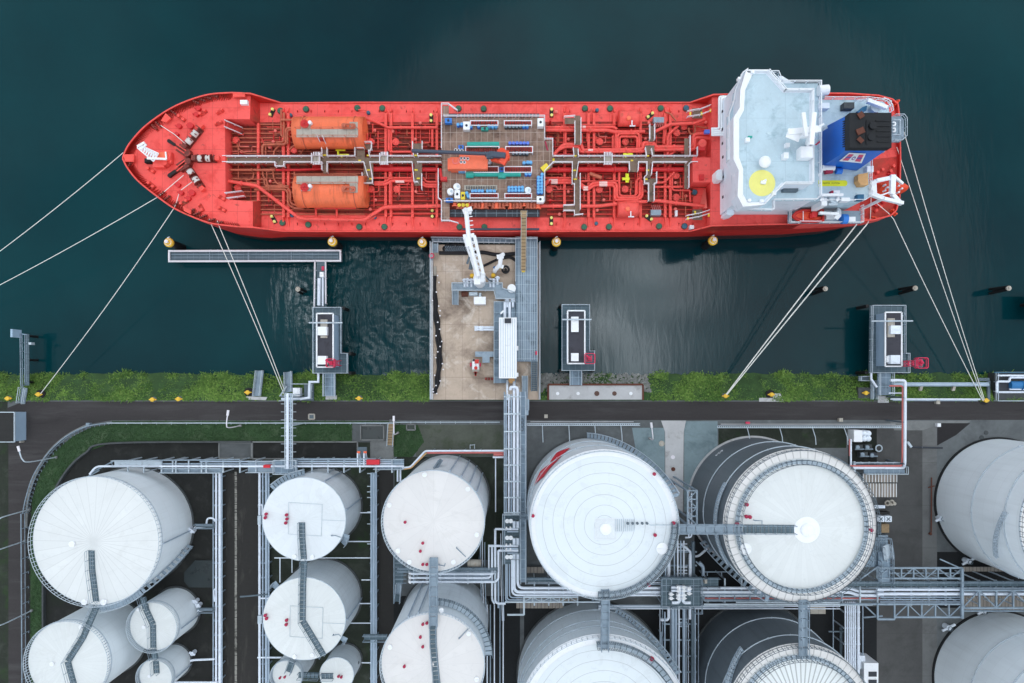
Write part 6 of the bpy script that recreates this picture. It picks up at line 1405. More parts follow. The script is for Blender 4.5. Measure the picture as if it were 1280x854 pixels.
cabin('flat roofed cabin over water near the right mooring ropes', [(1087.5, 382.5), (1128, 382.5), (1128, 442), (1133, 442), (1133, 466), (1086.5, 466)], (1106.5, 390.5, 1127, 458), 3.2,
      [(1110, 398, 1118.5, 421.5, .35, 'grate_pale'), (1113.5, 407, 1126, 417.5, 1, 'house_white'), (1109, 445, 1114, 453, .5, 'white'), (1113.5, 444, 1125.5, 455, 1, 'house_white')], ((1089, 401.5), (1141, 401.3)), (1097, 466.5, 1114, 494), (([(1089, 466), (1089, 474), (1096, 484)], 'pipe_white', .2),))
monitor_tower(423.5, 454, 8, 5, 'red lattice monitor tower beside the left cabin', (-9, 0)); monitor_tower(737.5, 447.5, 7, 6.2, 'red lattice monitor tower beside the middle cabin', (-1, 1)); monitor_tower(1127, 455, 12, 6.4, 'red lattice monitor tower beside the right cabin', (22, -1))
# ================================================================ left ladder jetty, bank stairs
lj = thing('ladder_jetty', 'slim steel landing stage with long ladder at the far left bank', 'jetty', P(30, 450, .5))
b = B(); b.box(30.5, 418, 36, 482, .3, .5); b.build('jetty_walk', 'grating_dark', lj)
b = B(); b.tube(pp(.6, (25, 420), (26.5, 484)), .08, 5); b.tube(pp(.6, (27.5, 420), (28.5, 484)), .08, 5); b.rail(pp(.5, (30.3, 418), (30.8, 482)), 1, .06, 1.6); b.rail(pp(.5, (36, 418), (36, 478)), 1, .06, 1.6); b.build('jetty_rail', 'steel', lj)
b = B(); b.box(16, 414, 24.5, 419.5, 1.2, 1.4); b.box(13, 411.5, 15.5, 421.5, 1.0, 3.2); b.beam(P(24, 417, 1.2), P(33, 418.5, .6), .15); b.build('sign_board', 'wall_blue', lj); b = B(); b.box(35.5, 428, 39, 431, .5, 1.4); b.build('light_box', 'steel_pale', lj)
b = B(); 
for v in (420, 450, 478): q = P(33, v, .3); b.cyl(q, .22, WATER-2, .3, 10)
b.build('jetty_pile', 'black', lj)
ladder(P(31, 485, .4), P(28, 504, .1), .9, 14, 'steel', 'steel_pale', lj, 'stair')
def stair(label, a, c, w, n, g='stairs down the grass bank'):
    o = thing('bank_stair', label, 'stairs', a, g); ladder(a, c, w, n, 'steel', 'steel_pale', o, 'stair_flight'); return o
stair('steel stair down the bank beside a dark mooring bollard', P(322, 495, .1), P(325.5, 463.5, -1.6), 1.15, 18); stair('steel stair down the bank beside the small pump platform', P(361.5, 490, .3), P(361, 465, -1.5), 1.2, 15)
stair('short steel stair down the bank left of the right cabin bridge', P(1091, 499, .1), P(1091, 476, .1), .8, 12)
pk = thing('pump_platform', 'small railed pump platform on the bank at the rope hooks', 'platform', P(371, 492, .4))
b = B(); b.poly([(351, 495.5), (380, 495.5), (380, 479.5), (392, 479.5), (392, 501), (351, 501)], .25, .5); b.build('platform_deck', 'steel_dark', pk)
b = B(); b.rail(pp(.5, (351, 501), (390, 498.5), (391.5, 480), (367, 480)), 1, .08, 1.3); b.rail(pp(.5, (352, 495), (360, 483)), 1, .08, 1.2); b.build('platform_rail', 'steel_pale', pk)
b = B(); b.box(366, 485, 374.5, 495.5, .5, 2); b.cyl(P(370, 488, 2), .45, 2, 2.3, 14); b.build('pump_tank', 'white', pk); b = B(); b.tube(arc(pp(1.2, (352, 499), (386, 498), (386.5, 481)), .5), .2, 7); b.build('pump_pipe', 'pipe_white', pk)
bx = thing('landing_step', 'short steel landing beside the right cabin with open grating', 'platform', P(1080, 474, .2)); b = B(); b.box(1073, 470.5, 1086, 476, 0, .2); b.build('landing_deck', 'steel_dark', bx); b = B(); b.rail(pp(.2, (1073, 470.5), (1086, 470.5), (1086, 476), (1073, 476)), 1, .06, 1.2, True); b.build('landing_rail', 'steel_pale', bx)
# ================================================================ bank bollards
def bollard(u, v, label, ring=False, z=.05):
    c = P(u, v, z); o = thing('mooring_bollard', label, 'bollard', c, 'yellow mooring bollards on the bank')
    b = B(); b.cyl(c, .3, z-.3, z+.5, 14, .26); b.cyl(c, .38, z+.5, z+.66, 16); b.dome((c.x, c.y), .38, z+.66, .12, 16, 3); b.beam((c.x-.62, c.y, z+.42), (c.x+.62, c.y, z+.42), .2); b.build('bollard_head', 'bollard_yellow', o)
    b = B(); b.cyl(c, .8 if ring else .5, z-.3, z+.06, 18); b.build('bollard_base', 'rubber' if ring else 'steel_dark', o); return o
for u, v, l, r in ((12.5, 498, 'yellow bollard at the far left end of the bank', 0), (50.5, 493, 'yellow bollard holding the single long bow rope', 1), (192.5, 499.5, 'yellow bollard on the bank left of a close pair', 0), (224.8, 498.8, 'yellow bollard on the bank, right one of a close pair', 0), (311, 490.5, 'yellow bollard on a black ring by the left bank stair', 1), (449.5, 498, 'yellow bollard between left cabin bridge and concrete jetty', 0), (963, 493.2, 'yellow bollard on a black ring by a small concrete step', 1), (1080.5, 491.2, 'yellow bollard on a dark square pad left of the right cabin', 1), (1230, 500.5, 'yellow bollard gathering the three stern ropes', 1), (906, 495, 'yellow bollard where the thick pair of ropes ends', 0)): bollard(u, v, l, r)
for q, l in (([(949, 497.5), (966, 497.5), (966, 492), (975.5, 492), (979.5, 502.2), (949, 502.2)], 'small stepped concrete pad by the black ringed bollard'), ([(1073, 484.5), (1088, 484.5), (1088, 498), (1073, 498)], 'square dark pad under the bollard left of the right cabin'), ([(307, 495.5), (334, 496.5), (332, 500.4), (310, 499.5)], 'pale concrete strip below the left bank stair'), ([(1097.5, 495), (1111, 495), (1111, 503.5), (1097.5, 503.5)], 'small concrete pad at the foot of the right cabin bridge'), ([(407, 494.5), (421, 494.5), (421, 499.5), (407, 499.5)], 'small concrete pad at the foot of the left cabin bridge')):
    c = P(*q[0], .1); b = B(); b.poly(q, -.6, .12); solo('concrete_pad', b, 'yard_equipment' if 'dark' in l else 'concrete_pale', l, 'pad', c)
# concrete apron with five round covers
ap = thing('bank_apron', 'pale concrete apron with five round covers beside the road', 'apron', P(744, 491, .1))
b = B(); b.box(686.5, 482, 802.5, 499.6, -.8, .12); b.build('apron_slab', 'concrete_pale', ap); b = B(); b.beam(P(685, 480.8, .15), P(804, 480.8, .15), .35, .3); b.beam(P(685.2, 481, .15), P(685.2, 500, .15), .3, .3); b.beam(P(803.6, 481, .15), P(803.6, 500, .15), .3, .3); b.build('apron_kerb', 'rust_brown', ap)
for u, r, m in ((697, .3, 'white'), (722.5, .3, 'white'), (746, .45, 'hatch_rim'), (768, .4, 'hatch_rim'), (788.5, .3, 'white')): b = B(); c = P(u, 492, .12); b.cyl(c, r, .1, .22, 16); b.cyl(c, r*.5, .22, .3, 12); b.build('round_cover', m, ap)
# ================================================================ concrete jetty
ZJ = 1.0
jt = thing('jetty', 'broad stained concrete jetty reaching from the road to the tanker', 'jetty', P(607, 400, ZJ))
b = B(); b.box(540, 306, 675, 499.8, ZJ-.9, ZJ); dk = b.build('jetty_deck', 'jetty_concrete', jt)
b = B(); 
for u in (545, 575, 607, 640, 671):
    for v in (311, 350, 390, 430): q = P(u, v, 0); b.cyl(q, .5, WATER-2, .1, 14)
b.each('jetty_pile', 'black', jt)
b = B(); b.box(537.8, 303, 541.2, 499.5, ZJ-.9, ZJ+.55); b.box(673.4, 303, 675.4, 499.5, ZJ-.9, ZJ+.55); b.build('edge_wall', 'concrete_pale', jt)
b = B(); b.rail(pp(ZJ+.55, (538.3, 303), (538.3, 499)), .9, .06, 2.4); b.rail(pp(ZJ+.55, (674.8, 303), (674.8, 499)), .9, .06, 2.4); b.build('edge_rail', 'steel_pale', jt)
b = B(); b.box(539.5, 297.8, 645, 303.2, ZJ-.3, ZJ+.1); b.build('front_walkway', 'grating', jt)
b = B(); b.rail(pp(ZJ+.1, (539.5, 297.8), (643.5, 299)), 1.05, .07, .95)
for u in range(541, 645, 7): b.beam(P(u, 298, ZJ+.14), P(u, 303, ZJ+.14), .1, .05)
b.rail(pp(ZJ+.1, (541, 303.4), (643, 304.6)), 1.05, .06, .9); b.build('front_rail', 'steel_pale', jt)
ladder(P(544.5, 315.5, ZJ+.1), P(544.5, 305, ZJ+1), .9, 8, 'steel', 'steel_pale', jt, 'corner_stair')
b = B(); b.box(644.2, 297.8, 671.6, 452, ZJ, ZJ+1.2); b.build('steel_deck', 'grating', jt)
b = B(); b.rail(pp(ZJ+1.2, (671.4, 452), (671.4, 298), (644.4, 298), (644.4, 352)), 1.05, .06, 1.8); b.tube(pp(ZJ+2.3, (633, 298.4), (671, 298)), .1, 6); b.build('deck_rail', 'steel_pale', jt)
b = B()
for u in np.linspace(649, 668, 8): b.beam(P(u, 302, ZJ+1.23), P(u, 450, ZJ+1.23), .07, .05)
b.build('deck_stringer', 'steel_pale', jt)
# tyre fender net and black hoses
tn = thing('tyre_net', 'black tyre and chain net hung behind the front walkway of the jetty', 'fender', P(571, 310, ZJ)); b = B()
random.seed(3)
for k in range(26): c = P(557+k*1.1+random.uniform(-.6, .6), random.uniform(308, 313.5), ZJ+.2); b.tube(circ(c, .42, ZJ+.25, n=12), .12, 6, True)
b.build('tyres', 'rubber', tn); b = B()
for k in range(14): b.tube(pp(ZJ+.45, (556+k*2.2, 307.5), (558+k*2.2, 311), (556+k*2.2, 314.5)), .05, 4)
b.build('chain', 'steel', tn)
for label, pts, r in (('black hose lying along the front of the jetty under the white arm', [(549, 316.3), (585, 316.5), (603, 315.5), (622, 318.5), (645, 317)], .33), ('black hose running slanting to the small white hose arm', [(604.5, 332.5), (614, 328), (623, 323.5)], .22), ('black hose curving from the small white hose arm to the steel deck', [(628, 323), (638, 321.8), (646, 327)], .26)):
    b = B(); b.tube(smooth_path(pp(ZJ+r, *pts), 6), r, 8); solo('hose', b, 'rubber', label, 'hose', P(*pts[0], ZJ))
bh = thing('floating_boom', 'bundle of black oil boom laid in a long bow along the left jetty wall', 'oil boom', P(545, 420, ZJ)); path = smooth_path(pp(ZJ+.4, (543, 345), (544, 376), (545.5, 395), (548, 420), (549.5, 440), (548.6, 462), (546, 482), (543, 492)), 6)
b = B()
for k, off in enumerate((-.32, 0, .3)): b.tube([p+Vector((off*(.4+.6*math.sin(PI*min(1, i/len(path))))+.1*math.sin(i*.9+k), 0, .12*(k % 2))) for i, p in enumerate(path)], .2, 7)
b.build('boom_skirt', 'rubber', bh); b = B()
for i, p in enumerate(path[::2]): q = p+Vector((random.uniform(-.7, .8), 0, .35)); b.cyl(q, .13, q.z-.1, q.z+.08, 8)
b.build('boom_float', 'rail_white', bh)
b = B(); b.tube(pp(ZJ+.3, (543.2, 333), (543.4, 362)), .12, 6); b.tube(pp(ZJ+.3, (544.8, 333), (545, 362)), .1, 6); solo('pipe', b, 'grate_pale', 'pair of thin pipes lying at the left jetty wall', 'pipe', P(544, 347, ZJ))
lb_ = thing('lifebuoy', 'red lifebuoy box on the left jetty wall near the front', 'lifebuoy', P(539.5, 320, ZJ+.6)); b = B(); b.tube(circ(P(539.5, 319.8, ZJ+1.3), .38, ZJ+1.3, n=14), .1, 6, True); b.build('buoy_ring', 'net_red', lb_); b = B(); b.box(538.5, 323, 540.5, 325, ZJ+.55, ZJ+1); b.build('buoy_bracket', 'steel', lb_)
# loading arm platform and white arms
lp = thing('loading_platform', 'grey railed steel platform carrying the white loading arm', 'platform', P(597, 359, ZJ))
b = B(); b.box(565.5, 354.5, 628, 362.5, ZJ+1.6, ZJ+1.8); b.poly([(618, 357.6), (644, 365), (644, 374), (620, 374)], ZJ+1.5, ZJ+1.7); b.build('platform_deck', 'steel', lp)
b = B(); b.rail(pp(ZJ+1.8, (572, 363.6), (565.5, 363.6), (565.5, 354.5), (628, 354.5), (628, 361), (643.5, 366)), 1.05, .08, 1.6); b.rail(pp(ZJ+1.8, (573, 363.8), (617.5, 363.8), (620, 374), (643, 374)), 1.05, .08, 1.6); b.build('platform_rail', 'steel_pale', lp)
b = B()
for u in (568, 585, 607, 625):
    for v in (355.5, 362): q = P(u, v, ZJ+1.6); b.beam(q, Vector((q.x, q.y, ZJ)), .22)
b.build('platform_leg', 'steel_dark', lp); ladder(P(569.5, 364, ZJ+1.7), P(569.5, 381, ZJ), 1, 9, 'steel', 'steel_pale', lp, 'stair')
for k, (u, v) in enumerate(((581, 351), (584.5, 350.5), (589.5, 351), (613, 351), (617, 351), (622, 348), (634, 376), (641, 376))): b = B(); c = P(u, v, ZJ+1.2); b.cyl(c, .35, ZJ, ZJ+1.7, 12); b.tube([c+Vector((0, 0, .6)), c+Vector((0, -1.2, .6))], .2, 8); b.tube([c+Vector((-.4, 0, .9)), c+Vector((.4, 0, .9))], .08, 6); b.build('valve', 'pipe_white', lp)
b = B(); b.cyl(P(639.5, 360.5, ZJ+2.3), .72, ZJ+1.6, ZJ+2.3, 20); b.build('buffer_vessel', 'white', lp); b = B(); b.tube(pp(ZJ+.7, (577, 367.5), (585, 367.5)), .5, 9); b.build('pump', 'rust_brown', lp); b = B(); b.box(586.5, 365, 597, 369.5, ZJ, ZJ+1.2); b.box(598.5, 366, 601.5, 371, ZJ, ZJ+1.6); b.build('control_panel', 'steel_pale', lp)
for u, v in ((590, 344.5), (616.5, 344)): b = B(); c = P(u, v, ZJ+1.5); b.cyl(c, .38, ZJ, ZJ+1.5, 12); b.dome(c, .38, ZJ+1.5, .3, 12, 3); b.build('yellow_column', 'bollard_yellow', lp)
la = thing('marine_loader', 'tall white lattice loading arm reaching over to the tanker manifold', 'loading arm', P(600, 350, ZJ))
zt = 9.5
b = B(); b.cyl(P(600, 354, ZJ+2), .9, ZJ, zt-1.5, 18); b.box(592.5, 343, 600.5, 355.5, zt-2, zt-.6); b.box(600, 341.5, 606.5, 351.5, zt-2.2, zt-.9); b.build('arm_base', 'white', la)
b = B(); L0, L1, R0, R1 = P(593.5, 338, zt), P(579.8, 297, zt+2.2), P(604, 342, zt), P(592.8, 294.5, zt+2.2)
b.beam(L0, L1, .34, .5); b.beam(R0, R1, .5, .6)
for k in range(7): f = k/6; b.beam(L0.lerp(L1, f), R0.lerp(R1, f), .26, .3)
for k in range(6): b.beam(L0.lerp(L1, k/6), R0.lerp(R1, (k+1)/6), .14)
b.beam(P(579, 296, zt+2.2), P(593, 294, zt+2.2), .6, .4); b.beam(L0, P(596.5, 352, zt-1), .5, .5); b.beam(R0, P(602.5, 352, zt-1), .6, .5); b.build('inboard_arm', 'white', la)
b = B(); b.tube([P(598, 345, zt+.4), P(588.5, 308, zt+2.4), P(585.5, 295, zt+2.6), P(582.8, 268, 10.8), P(582, 262, 9.8), P(581.5, 262, 8.2)], .34, 9); b.tube([P(585.5, 308, zt+2), P(583.5, 296, zt+2.4)], .5, 9); b.build('product_pipe', 'white', la)
b = B(); b.beam(P(585.5, 293, zt+2), P(583, 266, 10.6), .7, .4); b.beam(P(578.5, 265, 9.6), P(590, 261, 9.6), .7, .5); b.beam(P(588.5, 262.5, 9.4), P(587.5, 268, 9.4), .4)
for k in range(5): f = k/5; q = P(585.5, 293, zt+2).lerp(P(583, 266, 10.6), f); b.beam(q, q+Vector((.9, .1, 0)), .12)
b.build('outboard_arm', 'white', la)
b = B(); b.tube(pp(zt+1, (584, 330), (588, 318)), .2, 7); b.tube([P(606.5, 345, 7), P(611, 350, 5), P(615, 352, 3)], .13, 6); b.tube(pp(zt-.8, (588, 337), (590, 326)), .35, 8); b.build('hydraulic_cylinder', 'steel_dark', la)
ha = thing('hose_crane', 'small white hose arm with a black reel beside the big loading arm', 'loading arm', P(622, 338, ZJ))
b = B(); b.tube([P(618.5, 340, ZJ), P(618.5, 338, 4.2), P(625, 331, 5.2), P(626, 320, 5.6), P(629, 318, 5)], .36, 9); b.beam(P(621, 321.5, 5.4), P(629.5, 320.5, 5.4), .7, .5); b.beam(P(623, 332, 4.8), P(629, 334, 4.6), .6, .6); b.build('arm_tube', 'white', ha)
b = B(); c = P(632, 337, ZJ+1.4); b.tube(circ(c, .55, ZJ+1.4, n=16), .2, 7, True); b.cyl(c, .25, ZJ, ZJ+1.5, 10); b.build('hose_reel', 'rubber', ha); b = B(); b.tube(pp(4.4, (617.5, 336), (619.5, 334)), .3, 8); b.build('swivel', 'pump_blue', ha); b = B(); b.beam(P(621, 335.5, 3.6), P(629, 335, 3.6), .25); b.build('arm_brace', 'yellow', ha)
b = B(); b.box(592.3, 371, 607, 380.2, ZJ, ZJ+2.2); ob = solo('switch_house', b, 'white', 'small white flat box standing under the loading arm platform', 'kiosk', P(600, 375, ZJ))
# white roofed shelter on its plinth
shl = thing('pipe_shelter', 'long white ribbed roof shelter on the jetty beside the steel deck', 'shelter', P(635, 435, ZJ))
b = B(); b.box(617.5, 377.5, 645, 479, ZJ, ZJ+1.2); b.build('plinth', 'grating', shl)
b = B(); b.box(625, 398, 645, 472.5, ZJ+1.2, 4.6); b.build('shelter_wall', 'steel_dark', shl)
b = B(); b.box(623.7, 397, 645.9, 473, 4.6, 4.85); rf = b.build('shelter_roof', 'white', shl)
b = B()
for u in np.linspace(626, 643.5, 7): b.beam(P(u, 398.5, 4.87), P(u, 471.5, 4.87), .1, .07)
b.build('roof_rib', 'steel_pale', rf); b = B(); b.box(630.8, 398, 639, 403.8, 4.85, 5.3); b.build('roof_fan', 'charcoal', rf); b = B(); b.box(645.8, 432.5, 648, 438, 3.2, 4.2); b.box(645.8, 466, 648, 471, 3.2, 4.2); b.build('wall_lamp', 'white', shl)
b = B(); b.rail(pp(ZJ+1.2, (617.7, 478.8), (617.7, 378), (644, 378)), 1.05, .06, 1.8); b.build('plinth_rail', 'steel_pale', shl); b = B(); b.cyl(P(639.5, 475.5, 3), .55, ZJ+1.2, 3, 14); b.build('filter_vessel', 'tarp_ochre', shl)
b = B(); b.tube(pp(ZJ+1.9, (631, 378), (631, 398)), .25, 8); b.tube(pp(ZJ+1.9, (637, 378), (637, 398)), .25, 8); b.tube(pp(ZJ+1.9, (625.5, 393), (628, 390)), .12, 6); b.build('riser_pipe', 'pipe_white', shl)
for k, v in enumerate((409.2, 412.2)): b = B(); b.tube(pp(ZJ+.8, (594, v), (618, v)), .2, 8); b.tube(pp(ZJ+.8, (595, v-1.5), (595, v+1.5)), .3, 8); b.tube(pp(ZJ+.8, (602, v-1.5), (602, v+1.5)), .3, 8); b.build('hose_branch', 'pipe_white', shl)
b = B(); b.box(594, 439.5, 617, 446, ZJ, ZJ+.9); b.box(603, 446, 612, 453.5, ZJ, ZJ+.9); solo('cable_tray', b, 'steel', 'grey T shaped grating step beside the white roofed shelter', 'platform', P(605, 445, ZJ))
b = B(); b.box(605.5, 458, 617, 471.8, ZJ, ZJ+.25); ob = thing('flat_trailer', 'flat concrete slab trailer with three dark wheels by the shelter', 'trailer', P(611, 465, ZJ)); b.build('trailer_bed', 'jetty_concrete', ob)
for u in (607.5, 611.3, 615.2): b = B(); b.box(u-1.4, 472, u+1.4, 475.3, ZJ, ZJ+.5); b.build('wheel', 'winch_dark', ob)
tr = thing('foam_trailer', 'small red and white foam trailer parked on the concrete jetty', 'trailer', P(594.5, 459, ZJ))
b = B(); b.box(590, 449, 599, 464.5, ZJ+.4, ZJ+.7); b.build('trailer_bed', 'grate_pale', tr); b = B(); b.tube(pp(ZJ+1.1, (592.5, 452), (592.5, 462)), .35, 10); b.tube(pp(ZJ+1.1, (597, 452), (597, 462)), .3, 10); b.build('foam_tank', 'white', tr)
b = B(); b.box(593.5, 449.5, 598.5, 454.5, ZJ+.7, ZJ+1.5); b.cyl(P(594.8, 460, ZJ+1.5), .3, ZJ+.7, ZJ+1.6, 10); b.add([P(592.5, 465, ZJ+.6), P(596.5, 465, ZJ+.6), P(594.6, 470.5, ZJ+.6)], [(0, 1, 2)]); b.beam(P(594.5, 464, ZJ+.5), P(594.5, 470, ZJ+.5), .3, .2); b.build('pump_unit', 'hull_red', tr); b = B(); b.box(591, 449, 593.4, 453, ZJ+.7, ZJ+1.3); b.build('control_box', 'charcoal', tr)
for u, v in ((588.6, 456), (600.3, 456)): b = B(); c = P(u, v, ZJ+.35); b.tube([c+Vector((-.12, 0, 0)), c+Vector((.12, 0, 0))], .35, 12); b.build('wheel', 'net_red', tr)
ladder(P(656, 470, ZJ+1.2), P(656, 498, ZJ), .95, 14, 'steel', 'steel_pale', jt, 'side_stair'); ladder(P(667.5, 489, ZJ), P(667.5, 452, ZJ+1.2), 1, 16, 'steel_dark', 'steel', jt, 'side_stair')
b = B(); b.box(669.5, 439, 671.5, 443.5, ZJ+1.2, ZJ+2.2); solo('lifebuoy_cabinet', b, 'net_red', 'pink red cabinet on the right edge of the steel deck', 'cabinet', P(670.5, 441, ZJ+1.2)); lamp = B(); lamp.tube([P(626.5, 392, ZJ+1.2), P(626.5, 392, 6), P(628, 390, 6.2)], .09, 6); lamp.rbox(P(628, 390, 6.2), .6, .3, 6.1, 6.25, .7); solo('work_lamp', lamp, 'white', 'small lamp mast at the head of the white shelter', 'lamp', P(626.5, 392, ZJ+1.2))
# ship's gangway
gg = thing('gangway', 'tan slatted gangway from the tanker down to the steel deck', 'gangway', P(654, 300, 4))
a, c = P(654.8, 266, 8.6), P(654.2, 338.5, ZJ+1.5); b = B(); n_ = 44; x = Vector((.42, 0, 0))
b.beam(a-x, c-x, .12, .3); b.beam(a+x, c+x, .12, .3); b.build('gangway_side', 'grate_pale', gg); b = B()
for k in range(n_): q = a.lerp(c, (k+.5)/n_); b.beam(q-x, q+x, .3, .06)
b.build('gangway_tread', 'tan', gg); b = B(); b.box(650.5, 263.5, 658.8, 270.5, 8.3, 8.5); b.build('head_platform', 'tan', gg); b = B(); b.box(652.3, 338, 656.2, 340.2, ZJ+1.21, ZJ+1.5); b.build('gangway_roller', 'yellow', gg)
# ================================================================ mooring ropes
def rope(label, pts, sag=.7, r=.058, group=None):
    pts = [P(*p) for p in pts]; out = []
    for i, (a, c) in enumerate(zip(pts, pts[1:])):
        L = (c-a).length; s = sag*L/40 if L > 14 else 0
        for k in range(12 if L > 14 else 1): f = k/12; out.append(a.lerp(c, f)-Vector((0, 0, 4*s*f*(1-f))))
    out.append(pts[-1]); b = B(); b.tube(out, r, 6); solo('mooring_rope', b, 'rope', label, 'rope', pts[0], group)
rope('uppermost bow rope leaving the stem to the left edge', [(154, 191, 8.9), (-80, 372, .4)]); rope('second bow rope crossing the left edge below the uppermost one', [(229.5, 219, 8.8), (202.5, 242, 8.5), (197, 246.5, 8.6), (-80, 397, .4)])
rope('bow rope running down to the bollard left of the road hut', [(240, 227.5, 8.8), (224.5, 239, 8.5), (220.5, 253.5, 8.5), (217.5, 260.3, 8.6), (50.5, 492.5, .6)]); rope('left rope of the bow pair ending at the pump platform', [(261.5, 274, 8.4), (264, 280.5, 8.5), (355, 493, 1.2)]); rope('right rope of the bow pair ending at the pump platform', [(271.5, 276, 8.4), (273.5, 281.8, 8.5), (356, 489, 1.2)])
rope('short rope on the foredeck from winch to far bulwark', [(232, 180, 8.9), (218, 168, 8.6), (201, 157, 8.6)])
rope('left rope of the thick pair from the stern quarter to the bank', [(1071, 280.3, 8.7), (905.5, 496, .6)], .3, .1); rope('right rope of the thick pair from the stern quarter to the bank', [(1084, 280, 8.7), (906.5, 496, .6)], .35, .1)
rope('leftmost of the three stern ropes meeting at one bollard', [(1093, 252, 8.8), (1110, 266, 8.7), (1117, 274, 8.7), (1228.5, 501, .6)], .3); rope('middle of the three stern ropes meeting at one bollard', [(1121, 184, 8.7), (1229.5, 501, .6)], .3); rope('rightmost of the three stern ropes meeting at one bollard', [(1130, 165, 10.6), (1231, 501, .6)], .3)
rope('short rope on the aft deck from the boat frame to the quarter', [(1089, 244, 8.8), (1088, 273, 8.6), (1084, 280, 8.7)])
# ================================================================ pipe racks
def rack(label, name='pipe_rack', cat='pipe rack', base=(0, 0, 0)): return thing(name, label, cat, base)
def run(o, pts, z, r, m='pipe_white', bend=.8, name='pipe'):
    b = B(); b.tube(arc(pp(z, *pts) if len(pts[0]) == 2 else [P(*p) for p in pts], bend), r, 9); return b.build(name, m, o)
def walkway(o, u0, v0, u1, v1, z, m='grating', rails='both', rm='steel', name='walkway'):
    b = B(); b.box(u0, v0, u1, v1, z-.15, z); ob = b.build(name, m, o); b = B()
    L = [((u0, v0), (u1, v0)), ((u0, v1), (u1, v1))] if u1-u0 > v1-v0 else [((u0, v0), (u0, v1)), ((u1, v0), (u1, v1))]
    for i, l in enumerate(L):
        if rails == 'both' or rails == i: b.rail(pp(z, *l), 1.05, .055, 2)
    b.build('walkway_rail', rm, ob); return ob
def cross(o, z, us=None, vs_=None, a=0, c=0, w=.22, m='steel_pale', name='cross_beam', legs=True):
    for k in (us if us is not None else vs_):
        b = B(); p, q = (P(k, a, z), P(k, c, z)) if us is not None else (P(a, k, z), P(c, k, z)); b.beam(p, q, w)
        if legs:
            for e, f in ((p, q), (q, p)): e = e.lerp(f, .04); b.beam(Vector((e.x, e.y, e.z-w*.4)), Vector((e.x, e.y, 0)), w*.8)
        b.build('support_frame', m, o)
# --- central bridge from jetty over the road
Z = 6.0
cb_ = rack('wide central pipe bridge from the jetty across the road', 'pipe_bridge', 'pipe bridge', P(644, 560, 0))
for u, r, m in ((632.5, .14, 'pipe_steel'), (636, .15, 'pipe_white'), (639, .12, 'pipe_steel')): run(cb_, [(u, 493), (u, 642)], Z-.2, r, m)
for u in (642.6, 647.2): run(cb_, [(u, 490), (u, 642)], Z-.1, .24)
b = B(); b.beam(P(630.5, 490, Z), P(630.5, 705, Z), .22, .35); b.beam(P(650.3, 490, Z), P(650.3, 725, Z), .25, .35); b.beam(P(657.5, 490, Z), P(657.5, 728, Z), .18, .3)
for k in range(8): v = 492+k*13.6; b.beam(P(633, v, Z-.5), P(640, v+6.8, Z-.5), .12); b.beam(P(640, v+6.8, Z-.5), P(633, v+13.6, Z-.5), .12)
b.build('bridge_beam', 'steel', cb_); walkway(cb_, 650.8, 490, 657, 728, Z+.05, 'grating', 'both', 'steel_pale')
cross(cb_, Z+.15, vs_=(496, 517.5, 539.5, 561, 581.5, 602, 622, 641), a=630, c=650.5, m='steel_pale')
b = B(); b.box(655.5, 499, 661.5, 513, Z-.3, Z-.1); b.box(656, 513, 660.5, 519, Z-.2, Z+.6); b.build('signal_box', 'steel', cb_)
for k in range(3): b = B(); b.tube(circ(P(652.5, 525.5+5.5*k, Z+.3), .28, Z+.3, n=12), .07, 5, True); b.build('cable_coil', 'steel_dark', cb_)
run(cb_, [(634, 476, 3), (634, 484, 5), (634, 500, Z-.2)], 0, .18); run(cb_, [(638, 488, Z-.1), (638, 484, Z-.1), (646.5, 484, Z-.1), (647.2, 490, Z-.1)], 0, .24); run(cb_, [(642.6, 478, 3), (642.6, 486, 5.4), (642.6, 492, Z-.1)], 0, .24)
# valve platform at its southern end
vp = rack('square grating valve platform at the foot of the central pipe bridge', 'valve_platform', 'platform', P(640, 673, 0))
b = B(); b.box(628.3, 642.3, 650, 705.5, Z-.5, Z-.35); b.build('platform_deck', 'grating_dark', vp); b = B(); b.rail(pp(Z-.35, (628.3, 705), (628.3, 642.3), (650, 642.3)), 1.05, .06, 1.6); b.build('platform_rail', 'steel_pale', vp)
for v in (651.5, 672.5, 696.5):
    for u in (634, 638.5): b = B(); c = P(u, v, Z+.7); b.cyl(c, .12, Z-.4, Z+.6, 8); b.cyl(c, .36, Z+.6, Z+.72, 14); b.build('handwheel', 'white', vp)
for v0, v1 in ((651, 660), (672, 681), (692, 699)):
    for u in (642.6, 647.2): run(vp, [(u, v0), (u, v1)], Z+.1, .27); b = B(); b.tube(pp(Z+.1, (u, v1-.6), (u, v1)), .42, 10); b.tube(pp(Z+.1, (u, v0), (u, v0+.6)), .42, 10); b.build('valve_flange', 'steel_pale', vp)
for v in (661.5, 682.5, 688.3):
    run(vp, [(619 if v < 680 else 611 if v < 685 else 623, v+90 if False else v), (648, v)], Z, .2)
    for u in (633, 638): b = B(); b.tube(pp(Z+.1, (u-1, v-1.4), (u+1, v-1.4)), .26, 8); b.build('valve_body', 'white', vp)
    run(vp, [(634, v+3.2), (648, v+3.2)], Z, .13, 'pipe_steel')
cross(vp, Z-.6, vs_=(645, 672, 702), a=629, c=650)
